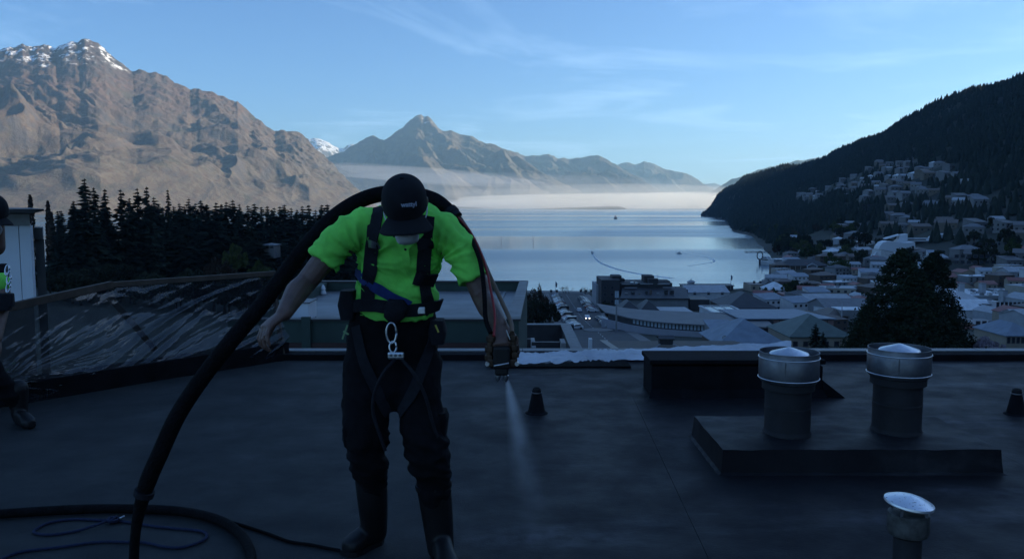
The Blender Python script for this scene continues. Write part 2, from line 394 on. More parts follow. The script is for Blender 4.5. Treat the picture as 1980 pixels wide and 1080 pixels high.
cecil = [(-520, 150), (-350, 118), (-220, 130), (-120, 96), (-60, 108)] + zp([(0,128),(30,130),(60,125),(110,105),(140,104),(170,97),(195,104),(220,108),(245,98),(270,95),(300,97),(318,104),(340,118),(355,104),(370,95),(390,90),(410,85),(440,84),(455,88),(475,75),(490,71),(510,78),(530,86),(560,100),(590,120),(605,138),(620,150),(640,168),(660,180),(680,198),(700,212),(730,228),(760,226),(790,232),(830,237),(850,240),(880,258),(905,268),(940,290),(970,304),(1000,315),(1020,328),(1050,330),(1065,325),(1090,332),(1120,337),(1150,350),(1180,365),(1200,372),(1230,382),(1260,385),(1280,408),(1300,430),(1325,455),(1350,475),(1380,495),(1400,515),(1425,532),(1450,548),(1475,546),(1500,543),(1525,552),(1550,555),(1570,562),(1590,575),(1605,592),(1620,605),(1650,632),(1680,660),(1750,725),(1800,780),(1850,830),(1900,880),(1950,925),(2010,975)], 0, 50, 2.7)
m_cecil = mountain_mat("tussock_mountain", (0.150, 0.092, 0.074), (0.140, 0.120, 0.092), (0.085, 0.078, 0.082), 1190, 260, 0.075)
mountain("mountain_near", cecil, [(-520, 9000), (200, 8500), (600, 8000), (745, 7000)], [(-520, 4300), (200, 4600), (600, 5600), (745, 6500)], m_cecil, 1000, 320, 11, 900, 215, skew=0.8, power=1.08, crest=16)
walter = zp([(-60,250),(80,225),(115,212),(150,200),(180,182),(210,165),(235,152),(250,145),(270,138),(290,142),(305,152),(320,158),(335,150),(355,133),(370,120),(385,112),(400,105),(415,90),(430,75),(443,66),(455,58),(465,54),(475,55),(483,62),(490,68),(500,66),(515,72),(528,86),(540,100),(552,112),(565,120),(578,117),(590,118),(605,116),(620,122),(640,132),(660,138),(680,137),(695,142),(712,152),(730,162),(750,172),(770,180),(795,190),(820,200),(845,206),(870,218),(920,250),(970,285),(1010,308),(1050,330),(1100,352),(1160,380),(1240,412),(1300,440)], 600, 200, 2.2)
m_walter = mountain_mat("far_tussock_mountain", (0.15, 0.11, 0.075), (0.14, 0.115, 0.08), (0.14, 0.125, 0.11), 1280, 300, 0.02, 0.8)
mountain("mountain_peak", walter, [(560, 14500), (820, 14000), (1200, 11500)], [(560, 10500), (820, 9600), (1200, 10600)], m_walter, 420, 150, 41, 1300, 330, skew=0.6, power=1.15)
m_far = mountain_mat("distant_snow_mountain", (0.15, 0.11, 0.08), (0.13, 0.11, 0.08), (0.14, 0.13, 0.12), 1250, 500, 0.16, 0.6)
mountain("mountain_ridge", zp([(760,240),(830,212),(860,208),(880,209),(915,225),(935,222),(950,220),(975,222),(1010,214),(1030,222),(1050,235),(1075,234),(1100,238),(1125,230),(1150,228),(1180,222),(1205,219),(1225,221),(1240,228),(1260,238),(1280,250),(1330,280),(1365,302),(1400,320),(1470,360),(1530,400),(1600,440)], 600, 200, 2.2), [(900, 17500), (1150, 16000), (1330, 13500)], [(900, 13000), (1330, 12500)], m_far, 260, 100, 71, 1500, 450, skew=0.6)
mountain("mountain_ridge", zp([(1200,300),(1290,264),(1315,255),(1340,248),(1360,252),(1380,258),(1400,252),(1415,246),(1430,250),(1450,255),(1475,268),(1500,280),(1540,290),(1580,298),(1610,312),(1640,330),(1700,362),(1760,392),(1830,430)], 600, 200, 2.2), [(1150, 21000), (1430, 18500)], [(1150, 16500), (1430, 16500)], m_far, 220, 90, 91, 1600, 420, skew=0.5)
mountain("mountain_ridge", zp([(1560,420),(1620,360),(1660,343),(1690,340),(1715,339),(1740,347),(1780,365),(1850,420)], 600, 200, 2.2), [(1300, 27000), (1450, 27000)], [(1300, 23000), (1450, 23000)], m_far, 90, 40, 101, 1800, 200)
mountain("mountain_ridge", zp([(1600,440),(1680,392),(1740,352),(1765,335),(1790,322),(1820,313),(1850,304),(1880,290),(1910,279),(1945,268),(1980,262),(2060,240),(2200,225),(2400,190),(2700,160)], 600, 200, 2.2), [(1300, 14500), (1800, 13500)], [(1300, 12500), (1800, 10500)], m_far, 220, 80, 111, 1300, 260, skew=0.3)
mountain("mountain_ridge", zp([(-160,175),(-60,160),(0,150),(18,146),(35,144),(50,148),(80,160),(105,178),(130,190),(150,188),(165,177),(180,170),(200,175),(260,210),(330,260)], 600, 200, 2.2), [(500, 22000), (780, 22000)], [(500, 17500), (780, 17500)], m_far, 160, 80, 131, 1500, 420)
mountain("headland", zp([(700,462),(860,452),(1000,446),(1150,441),(1270,436),(1310,437),(1340,446),(1362,455),(1400,470)], 600, 200, 2.2), [(900, 8800), (1250, 8600)], [(900, 8000), (1250, 8100)], m_walter, 120, 24, 151, 260, 14, crest=3)
# ------------------------------------------------------------------ the roof we stand on
def deck_mat():
    """old grey membrane on the left, fresh black spray coating on the right, scuffs, chalky marks and damp sheen painted as pale streaks"""
    m, n, l, b = nodes_of("roof_membrane")
    g = n.new("ShaderNodeNewGeometry"); sp = n.new("ShaderNodeSeparateXYZ"); l.new(g.outputs["Position"], sp.inputs[0])
    def noise(s, d=6, r=0.6, vec=None):
        z = n.new("ShaderNodeTexNoise"); l.new(vec or g.outputs["Position"], z.inputs["Vector"]); z.inputs["Scale"].default_value = s; z.inputs["Detail"].default_value = d; z.inputs["Roughness"].default_value = r; return z.outputs[0]
    def rmap(s, a, b_, c=0.0, d=1.0):
        z = n.new("ShaderNodeMapRange"); l.new(s, z.inputs[0]); z.inputs[1].default_value = a; z.inputs[2].default_value = b_; z.inputs[3].default_value = c; z.inputs[4].default_value = d; return z.outputs[0]
    def mth(op, a, b_):
        z = n.new("ShaderNodeMath"); z.operation = op
        for i, v in ((0, a), (1, b_)):
            if isinstance(v, (int, float)): z.inputs[i].default_value = v
            else: l.new(v, z.inputs[i])
        return z.outputs[0]
    def mix(f, a, b_):
        z = n.new("ShaderNodeMix"); z.data_type = 'RGBA'; l.new(f, z.inputs[0])
        for i, v in ((6, a), (7, b_)):
            if isinstance(v, tuple): z.inputs[i].default_value = (*v, 1)
            else: l.new(v, z.inputs[i])
        return z.outputs[2]
    wav = mth('ADD', sp.outputs[0], mth('MULTIPLY', mth('SUBTRACT', noise(1.1, 4), 0.5), 1.1))
    fresh = rmap(wav, -0.55, 0.15)
    old = mix(rmap(noise(2.2, 7), 0.35, 0.65), (0.026, 0.029, 0.030), (0.041, 0.044, 0.044))
    new = mix(rmap(noise(1.6, 6), 0.35, 0.65), (0.009, 0.009, 0.011), (0.015, 0.015, 0.018))
    col = mix(fresh, old, new)
    mp = n.new("ShaderNodeMapping"); l.new(g.outputs["Position"], mp.inputs[0]); mp.inputs["Rotation"].default_value = (0, 0, math.radians(62)); mp.inputs["Scale"].default_value = (0.55, 2.6, 1)
    chalk_sheen = mth('MULTIPLY', rmap(noise(1.0, 7, 0.62, mp.outputs[0]), 0.54, 0.70), rmap(noise(9.0, 5), 0.3, 0.7))  # pale streaks: chalky marks, with the damp sheen put into the colour
    col = mix(mth('MULTIPLY', chalk_sheen, mth('MULTIPLY', fresh, 0.75)), col, (0.10, 0.10, 0.11))
    spk = rmap(noise(240.0, 3, 0.7), 0.62, 0.72, 0, 0.5)
    col = mix(spk, col, (0.07, 0.075, 0.08))
    l.new(col, b.inputs["Base Color"])
    l.new(rmap(mth('ADD', mth('MULTIPLY', fresh, -0.2), noise(3.0, 6)), 0.2, 0.75, 0.50, 0.85), b.inputs["Roughness"])
    b.inputs["Specular IOR Level"].default_value = 0.13
    bp = n.new("ShaderNodeBump"); bp.inputs["Strength"].default_value = 0.35; bp.inputs["Distance"].default_value = 0.01
    l.new(mth('ADD', noise(120.0, 4), mth('MULTIPLY', noise(3.0, 5), 2.5)), bp.inputs["Height"]); l.new(bp.outputs[0], b.inputs["Normal"])
    return m
M_DECK = deck_mat()
M_DARK = mat("black_coating", (0.008, 0.008, 0.010), 0.85, var=0.4, scale=5, bump=0.4, bscale=60, spec=0.1)
M_GALV = mat("galvanised_steel", (0.17, 0.18, 0.20), 0.45, 0.8, var=0.25, scale=14, bump=0.05, bscale=40)
M_BRIGHT = mat("bright_galvanised_steel", (0.58, 0.60, 0.64), 0.33, 0.9, var=0.12, scale=20)
M_PIPE = mat("sooty_steel", (0.012, 0.012, 0.015), 0.7, 0.1, var=0.4, scale=9, bump=0.1, bscale=50)
M_CAP = mat("flashing_metal", (0.13, 0.14, 0.15), 0.5, 0.4, var=0.25, scale=8)
M_TIMBER = mat("raw_timber", (0.075, 0.055, 0.04), 0.75, var=0.3, scale=12, bump=0.2)
def prism(poly, z0, z1, name, m, parent=None, kind=None, bevel=0.0):
    n = len(poly)
    b = MB().add([(x, y, z0) for x, y in poly] + [(x, y, z1) for x, y in poly],
                 [tuple(range(n - 1, -1, -1)), tuple(range(n, 2 * n))] + [(i, (i + 1) % n, n + (i + 1) % n, n + i) for i in range(n)])
    return b.build(name, m, parent, bevel=bevel, kind=kind)
FA, FB = G(0, 788), G(560, 692)                  # foot of the screen along the roof's left edge
_d = (FA - FB); FC = FA + _d * 2.2
EDGE = 8.12
roof = prism([(FC.x, FC.y), (FC.x, -3), (16, -3), (16, EDGE), (FB.x - 0.05, EDGE)], -0.6, -0.012, "roof", M_DECK, kind="structure")
prism([(FC.x + .4, FC.y + .2), (FC.x + .4, -2.8), (15.8, -2.8), (15.8, EDGE - .2), (FB.x - 0.02, EDGE - .2)], -14, -0.601, "roof_storeys", mat("storey_wall", (0.2, 0.2, 0.2)), roof)
def left_x(y): return FA.x + (FB.x - FA.x) * (y - FA.y) / (FB.y - FA.y)
# membrane sheets, butted with a narrow seam
TR = G(900, 729).y; TR2 = G(1400, 768).y
S0 = G(1225, 770).x; S1 = G(1368, 1075).x
def sheet(poly, h=0.0, nm="membrane_sheet"): return prism(poly, -0.0115, h, nm, M_DECK, roof)
g_ = 0.0006

sheet([(left_x(-2.9), -2.9), (-3.4 - g_, -2.9), (-3.4 - g_, FA.y + (FB.y - FA.y) * (-3.4 - g_ - FA.x) / (FB.x - FA.x))])
yb = lambda x: FA.y + (FB.y - FA.y) * (x - FA.x) / (FB.x - FA.x)
k = (S0 - S1) / (G(1225, 770).y - G(1368, 1075).y)
sx = lambda y: S1 + k * (y - G(1368, 1075).y)
sheet([(-3.4 + g_, -2.9), (sx(-2.9) - g_, -2.9), (sx(TR2) - g_, TR2), (sx(TR2) - g_, TR - g_), (left_x(TR), TR - g_), (-3.4 + g_, yb(-3.4))])
sheet([(sx(-2.9) + g_, -2.9), (2.95 - g_, -2.9), (2.95 - g_, TR2), (sx(TR2) + g_, TR2)], 0.0018)
sheet([(2.95 + g_, -2.9), (5.1 - g_, -2.9), (5.1 - g_, TR2), (2.95 + g_, TR2)], 0.002)
sheet([(5.1 + g_, -2.9), (15.9, -2.9), (15.9, TR2), (5.1 + g_, TR2)])
sheet([(left_x(TR) + g_, TR + g_), (sx(TR2) - g_, TR + g_), (sx(TR2) - g_, EDGE - 0.25), (FB.x, EDGE - 0.25)], -0.001)
sheet([(sx(TR2) + g_, TR2 + g_ * 3), (15.9, TR2 + g_ * 3), (15.9, EDGE - 0.25), (sx(TR2) + g_, EDGE - 0.25)], -0.005)
# low kerb along the far edge with metal capping in lengths
prism([(FB.x - 0.1, EDGE - 0.24), (16, EDGE - 0.24), (16, EDGE + 0.02), (FB.x - 0.1, EDGE + 0.02)], -0.02, 0.055, "kerb", M_DARK, roof, bevel=0.01)
for a, b in ((FB.x - 0.1, -1.4), (-1.395, 0.1), (0.105, 1.6), (2.62, 4.6), (4.605, 6.9), (6.905, 11), (11.005, 16)):
    prism([(a, EDGE - 0.10), (b, EDGE - 0.10), (b, EDGE + 0.04), (a, EDGE + 0.04)], 0.056, 0.068, "kerb_capping", M_CAP, roof)

# low black coated upstand near the edge
up = thing("roof_upstand", "low black coated rectangular upstand by the roof edge, behind the vents", "upstand", (1.76, TR2 + 0.22, 0))
zt = zat(701, TR2 + 0.0)
MB().box((0, 0.0, zt / 2 - 0.02), (1.34, 0.40, zt - 0.02)).build("body", M_DARK, up, bevel=0.012)
MB().box((0, 0.0, zt + 0.003), (1.37, 0.43, 0.035)).build("lid", M_DARK, up, bevel=0.008)
MB().add([(0.67, -0.21, -0.004), (0.84, -0.25, -0.004), (0.84, 0.2, -0.004), (0.67, 0.2, -0.004), (0.672, -0.2, 0.13), (0.672, 0.19, 0.13)], [(0, 1, 4), (1, 2, 5, 4), (2, 3, 5), (3, 2, 1, 0), (0, 4, 5, 3)]).build("cant_strip", M_DARK, up)
MB().add([(-0.67, -0.2, -0.004), (-0.70, -0.26, -0.004), (0.70, -0.26, -0.004), (0.67, -0.2, -0.004), (-0.67, -0.2, 0.06), (0.67, -0.2, 0.06)], [(0, 1, 4), (1, 2, 5, 4), (2, 3, 5), (3, 0, 4, 5), (0, 3, 2, 1)]).build("cant_strip", M_DARK, up)

# plinth with its two large vents
PY0, PY1 = G(1560, 916).y, None
pz = zat(868, PY0)
PY1 = G(1348, 803, pz).y
px0, px1 = xat(1398, 868, PY0), xat(1936, 872, PY0)
pl = thing("vent_plinth", "long low coated plinth carrying the two large vents", "plinth", ((px0 + px1) / 2, (PY0 + PY1) / 2, 0))
def plinth_mesh():
    w, d = (px1 - px0), (PY1 - PY0); nu, nv = 60, 26; V = []; 
    for j in range(nv):
        for i in range(nu):
            u, v = i / (nu - 1) * 2 - 1, j / (nv - 1) * 2 - 1
            V.append((u, v))
    U = np.array(V); ex = np.clip((1 - np.abs(U[:, 0])) * w / 2 / 0.012, 0, 1); ey = np.clip((1 - np.abs(U[:, 1])) * d / 2 / 0.012, 0, 1)
    e = np.minimum(ex, ey); z = pz * np.sqrt(np.clip(e, 0, 1)) * 0.0 + pz * (0.985 + 0.015 * e) + 0.006 * fbm(U[:, 0] * 3, U[:, 1] * 2, 4, 4)
    verts = np.stack([U[:, 0] * w / 2, U[:, 1] * d / 2, z], 1)
    b = MB(); b.add(verts, grid_faces(nu, nv).tolist())
    ring = [i for i in range(nu)] + [j * nu + nu - 1 for j in range(1, nv)] + [(nv - 1) * nu + i for i in range(nu - 2, -1, -1)] + [j * nu for j in range(nv - 2, 0, -1)]
    o = len(b.v); L = len(ring)
    for s, h in ((1.006, 0.55), (1.015, 0.12), (1.05, 0.0)):
        b.v += [(b.v[i][0] * s, b.v[i][1] * (1 + (s - 1) * 2), pz * h - 0.004 + 0.003 * math.sin(i * 0.7)) for i in ring]
    rows = [ring] + [list(range(o + k * L, o + (k + 1) * L)) for k in range(3)]
    for k in range(3):
        for i in range(L): j = (i + 1) % L; b.f.append((rows[k][j], rows[k][i], rows[k + 1][i], rows[k + 1][j]))
    return b
plinth_mesh().build("slab", M_DECK, pl, smooth=True, angle=40)
def big_vent(cx, basey, capw, pipew, ytop, ybot, label):
    Y0 = G(cx, basey, pz).y; r = pipew / 2 / F * Y0; c = Y0 + r; X = xat(cx, basey, c)
    R = capw / 2 / F * (c - r * 0.6)
    z0 = zat(ybot, c - R); z1 = zat(ytop, c - R)
    t = thing("roof_vent", label, "vent", (X, c, pz))
    z0 -= pz; z1 -= pz
    MB().lathe([(r * 1.07, -0.012), (r * 1.05, 0.008), (r * 1.01, 0.02), (r, 0.03), (r, z0 * 0.48), (r * 1.012, z0 * 0.485), (r * 1.012, z0 * 0.52), (r, z0 * 0.525), (r * 1.0, z0 - 0.05), (r * 1.14, z0 - 0.045), (r * 1.14, z0 - 0.005), (r * 0.8, z0 - 0.003)], n=40).build("flue_pipe", M_PIPE, t, smooth=True, angle=35)
    h = z1 - z0
    MB().lathe([(r * 1.1, z0 - 0.004), (R * 0.93, z0), (R * 0.985, z0 + 0.012), (R, z0 + 0.02), (R, z1 - 0.03), (R * 0.99, z1 - 0.026), (R * 0.995, z1 + 0.004), (R * 0.975, z1 + 0.004), (R * 0.97, z1 - 0.05), (r * 0.85, z1 - 0.055)], n=56, cap=False).build("drum", M_GALV, t, smooth=True, angle=30)
    for zz in (z0 + 0.022, z1 - 0.03):
        pts = [(math.cos(a) * (R + 0.001), math.sin(a) * (R + 0.001), zz) for a in [2 * math.pi * i / 56 for i in range(57)]]
        MB().tube(pts, 0.0036, 6).build("rolled_rim", M_BRIGHT, t, smooth=True)
    MB().lathe([(R * 0.66, z1 - 0.012), (R * 0.62, z1 - 0.004), (R * 0.05, z1 + 0.028), (0.001, z1 + 0.029)], n=48).build("rain_cone", M_BRIGHT, t, smooth=True, angle=35)
    for a in (0.6, 2.7, 4.8):
        MB().bar((math.cos(a) * R * 0.6, math.sin(a) * R * 0.6, z1 - 0.01), (math.cos(a) * R * 0.96, math.sin(a) * R * 0.96, z1 - 0.03), 0.012, 0.003).build("bracket", M_GALV, t)
    MB().bar((R * math.cos(-2.0) * 1.002, R * math.sin(-2.0) * 1.002, z0 + 0.03), (R * math.cos(-2.0) * 1.002, R * math.sin(-2.0) * 1.002, z1 - 0.04), 0.006, 0.003).build("seam", M_GALV, t)
    return t
big_vent(1521, 848, 116, 90, 690, 748, "large drum topped steel vent nearer the low upstand")
big_vent(1732, 844, 118, 93, 683, 738, "large drum topped steel vent standing to the right on the plinth")
# small vent close by, with a tilted speckled cap
Yv = 2.62
zc_, xc_ = zat(972, Yv), xat(1758, 972, Yv)
sv = thing("small_roof_vent", "small pipe vent in the lower right corner with tilted speckled cap", "vent", (xc_, Yv, 0))
rp = 26.5 / F * Yv
MB().lathe([(rp * 1.5, -0.01), (rp * 1.4, 0.01), (rp, 0.05), (rp, zat(1025, Yv))], n=28).build("pipe", M_PIPE, sv, smooth=True, angle=35)
MB().lathe([(rp * 1.05, zat(1038, Yv) + 0.004), (rp * 1.4, zat(1030, Yv)), (rp * 1.5, zat(1020, Yv)), (rp * 1.45, zat(990, Yv)), (rp * 1.3, zat(988, Yv))], n=32).build("collar", mat("weathered_zinc", (0.09, 0.09, 0.085), 0.6, 0.5, var=0.5, scale=30), sv, smooth=True, angle=35)
for a in (0.8, 2.2, 3.9, 5.3):
    MB().bar((rp * 1.35 * math.cos(a), rp * 1.35 * math.sin(a), zat(995, Yv)), (rp * 1.3 * math.cos(a), rp * 1.3 * math.sin(a), zc_ + 0.008), 0.008, 0.004).build("cap_leg", M_GALV, sv)
def speckled():
    m, n, l, b = nodes_of("speckled_zinc"); tc = n.new("ShaderNodeTexCoord")
    a = n.new("ShaderNodeTexNoise"); l.new(tc.outputs["Object"], a.inputs["Vector"]); a.inputs["Scale"].default_value = 130; a.inputs["Detail"].default_value = 4
    cr = n.new("ShaderNodeValToRGB"); l.new(a.outputs[0], cr.inputs[0]); e = cr.color_ramp.elements; e[0].position = 0.30; e[0].color = (0.16, 0.16, 0.16, 1); e[1].position = 0.40; e[1].color = (0.74, 0.76, 0.8, 1)
    l.new(cr.outputs[0], b.inputs["Base Color"]); b.inputs["Metallic"].default_value = 0.75; b.inputs["Roughness"].default_value = 0.34; return m
rc = 47 / F * Yv
co = MB().lathe([(rc * 0.96, -0.008), (rc, -0.004), (rc * 0.985, 0.002), (rc * 0.75, 0.011), (rc * 0.4, 0.020), (0.001, 0.024)], n=40).build("cap", speckled(), sv, smooth=True, angle=40)
co.location = (0, 0, zc_ + 0.004); co.rotation_euler = (math.radians(3), math.radians(6), 0)
# rubber pipe boots
def boot_pipe(cx, by, w, top, label):
    c = G(cx, by); r = w / 2 / F * c.y; h = zat(top, c.y)
    t = thing("pipe_boot", label, "pipe", (c.x, c.y + r, 0))
    MB().lathe([(r * 1.35, -0.004), (r * 1.3, 0.004), (r, 0.012), (r * 0.62, h * 0.72), (r * 0.56, h * 0.74), (r * 0.55, h * 0.9), (r * 0.40, h * 0.91)], n=24).build("boot", M_DARK, t, smooth=True, angle=35)
    MB().lathe([(r * 0.48, h * 0.5), (r * 0.48, h), (r * 0.40, h), (r * 0.40, h * 0.8)], n=24, cap=False).build("pipe", M_PIPE, t, smooth=True, angle=35)
    MB().lathe([(r * 0.60, h * 0.80), (r * 0.60, h * 0.85), (r * 0.55, h * 0.85)], n=24, cap=False).build("clamp", M_GALV, t)
boot_pipe(1038, 802, 34, 753, "small black cone shaped pipe boot in the middle of the roof")
boot_pipe(1974, 805, 34, 755, "black pipe boot cut by the right edge of the picture")

# ------------------------------------------------------------------ plastic sheeting
def film_mat(name, col, rough, alpha, spec=0.5, tr=0.0):
    m, n, l, b = nodes_of(name)
    tc = n.new("ShaderNodeTexCoord"); nz = n.new("ShaderNodeTexNoise"); l.new(tc.outputs["Object"], nz.inputs["Vector"]); nz.inputs["Scale"].default_value = 3.0; nz.inputs["Detail"].default_value = 6
    mr = n.new("ShaderNodeMapRange"); l.new(nz.outputs[0], mr.inputs[0]); mr.inputs[1].default_value = 0.3; mr.inputs[2].default_value = 0.7
    mr.inputs[3].default_value = alpha * 0.75; mr.inputs[4].default_value = min(1.0, alpha * 1.25)
    l.new(mr.outputs[0], b.inputs["Alpha"])
    b.inputs["Base Color"].default_value = (*col, 1); b.inputs["Roughness"].default_value = rough; b.inputs["Specular IOR Level"].default_value = spec
    return m
def film_grid(nu, nv, fn):
    V = [fn(i / (nu - 1), j / (nv - 1)) for j in range(nv) for i in range(nu)]
    return MB().add(V, grid_faces(nu, nv).tolist())
# wrinkled pale film lying over the kerb
def kerb_film():
    nu, nv = 150, 34
    top = [(945, 690), (1000, 689), (1100, 686), (1200, 681), (1300, 675), (1400, 671), (1480, 667), (1530, 664)]
    bot = [(940, 713), (1000, 711), (1060, 708), (1130, 705), (1200, 702), (1255, 699), (1400, 692), (1530, 684)]
    rows = []
    U = np.linspace(0, 1, nu); Vv = np.linspace(0, 1, nv)
    xt = 945 + (1530 - 945) * U; xb = 940 + (1530 - 940) * U
    yt = np.interp(xt, *zip(*top)); ybm = np.interp(xb, *zip(*bot))
    W = []
    for v in Vv:
        for i, u in enumerate(U):
            x = xb[i] * (1 - v) + xt[i] * v; y = ybm[i] * (1 - v) + yt[i] * v
            Yd = 7.45 + 0.25 * v + 0.05 * u
            W.append(P(x, y, Yd))
    W = np.array([list(w) for w in W]); uu = np.tile(U, nv); vv = np.repeat(Vv, nu)
    # creases fan out from a few tie points
    dz = 0
    for cu, cv, a in ((0.02, 0.9, 0.012), (0.36, 0.55, 0.012), (0.9, 0.95, 0.008), (0.15, 0.2, 0.008)):
        ang = np.arctan2((vv - cv) * 0.12, (uu - cu)); r = np.hypot((uu - cu) * 1.0, (vv - cv) * 0.12)
        dz = dz + 2.2 * a * np.clip(r * 14, 0, 1) * np.exp(-r * 5) * ridged(ang * 6 + cu * 10, r * 2, 77 + int(cu * 100), 3)
    dz = dz + 0.006 * fbm(uu * 30, vv * 5, 5, 4) + 0.014 * (ridged(uu * 11 + vv * 2.5, vv * 3.5, 6, 4) - 0.8)
    W[:, 2] += dz + 0.004; W[:, 1] += 0.006 * fbm(uu * 40, vv * 3, 15, 3)
    b = MB().add(W.tolist(), grid_faces(nu, nv).tolist())
    o = b.build("plastic_film", film_mat("white_film", (0.62, 0.65, 0.70), 0.27, 0.92), None, smooth=True)
    return tag(o, "crumpled pale plastic film laid over the kerb at the roof edge", "film")
kerb_film()
prism([(-0.2, 7.50), (1.1, 7.52), (1.1, EDGE - 0.245), (-0.2, EDGE - 0.245)], -0.02, 0.012, "upstand_step", M_DARK, roof)

# screen of clear film on a timber rail along the left edge
scr = thing("film_screen", "clear plastic wind screen on a timber rail at the left roof edge", "screen", (FA.x, FA.y, 0))
def loc(v): return Vector(v) - Vector((FA.x, FA.y, 0))
_n = Vector((-(FA.y - FB.y), (FA.x - FB.x), 0)).normalized()
if _n.x > 0: _n = -_n
RA = P(-40, 606, FA.y * 0.985) ; RB = P(216, 550, 6.95); RC = P(532, 528, 8.0)
far = FA + _d * 1.2; far_top = RA + (RA - RB) * 1.4
MB().bar(loc(far_top), loc(RA + (RB - RA) * 1.0), 0.045, 0.06).build("top_rail", M_TIMBER, scr, bevel=0.004)
MB().bar(loc(RB), loc(RC), 0.045, 0.045).build("top_rail", M_TIMBER, scr, bevel=0.004)
for p_, q_ in ((FA + _d * -0.02, RA + Vector((0.02, 0, 0))), (FB + Vector((0.0, -0.08, 0)), RC)):
    MB().bar(loc(p_ + _n * 0.06), loc(q_ + _n * 0.06), 0.045, 0.045).build("post", M_TIMBER, scr, bevel=0.004)
MB().bar(loc(P(205, 566, 7.05)), loc(P(300, 676, 7.25)), 0.05, 0.05).build("brace", M_TIMBER, scr, bevel=0.004)
def screen_film():
    nu, nv = 340, 150
    U = np.linspace(-0.35, 1, nu); Vv = np.linspace(0, 1, nv)
    bx = np.array([[*(FA + (FB - FA) * u)] for u in U])
    rail = np.array([far_top, RA, RB, RC]); ur = np.array([-1.2, -0.03, 0.44, 1.0])
    tx = np.stack([np.interp(U, ur, rail[:, k]) for k in range(3)], 1)
    W = (bx[None] * (1 - Vv)[:, None, None] + tx[None] * Vv[:, None, None]).reshape(-1, 3)
    uu = np.tile(U, nv); vv = np.repeat(Vv, nu); d = 0
    # pulls run up to the right from the foot of the sheet
    for k, (cu, cv, s, a, w) in enumerate(((0.12, 0.30, 0.85, 0.020, 0.022), (0.22, 0.22, 0.9, 0.03, 0.03), (0.34, 0.2, 0.9, 0.026, 0.024), (0.43, 0.15, 0.95, 0.024, 0.03), (0.50, 0.42, 0.95, 0.03, 0.020), (0.60, 0.1, 0.75, 0.03, 0.04), (0.70, 0.12, 0.95, 0.022, 0.024), (0.80, 0.12, 1.1, 0.03, 0.028), (0.87, 0.1, 1.4, 0.03, 0.03), (0.93, 0.1, 1.8, 0.03, 0.03))):
        w = w * 0.55; a = a * 1.15; x = uu - cu; y = vv - cv; t = x * 0.75 + y * 0.35 * s
        off = y - s * x * 1.25 + 0.10 * np.sin(x * 5 + k)
        d = d + a * np.exp(-(off / w / 2) ** 2) * np.clip(t * 9 + 0.4, 0, 1) * np.exp(-np.clip(t - 0.18, 0, 9) * 7)
    ang = np.arctan2(vv - 0.26, uu - 0.0); r = np.hypot(uu, vv - 0.26)
    d = d + 0.035 * ridged(ang * 6.5, r * 3, 5, 4) * np.exp(-r * 4.5)
    d = d + 0.016 * ridged(uu * 9 - vv * 6.5, vv * 1.5 + uu, 8, 5) * np.clip(1.1 - vv, 0, 1) + 0.010 * fbm(uu * 6, vv * 4, 2, 3) - 0.05 * np.sin(np.clip(vv, 0, 1) * math.pi) * 0.6
    d = d * np.clip(vv * 5, 0, 1) * np.clip((1 - vv) * 12 + 0.15, 0, 1)
    W = W - np.array(_n)[None] * d[:, None]
    W = W - np.array([FA.x, FA.y, 0])
    b = MB().add(W.tolist(), grid_faces(nu, nv).tolist())
    return b.build("film", film_mat("clear_film", (0.02, 0.022, 0.028), 0.14, 0.55, 1.0), scr, smooth=True)
screen_film()
prism([(FC.x - .25, FC.y + .15), (FC.x, FC.y), (FB.x, FB.y), (FB.x - 0.2, FB.y + 0.12)], -0.02, 0.16, "left_kerb", M_DARK, roof, bevel=0.01)
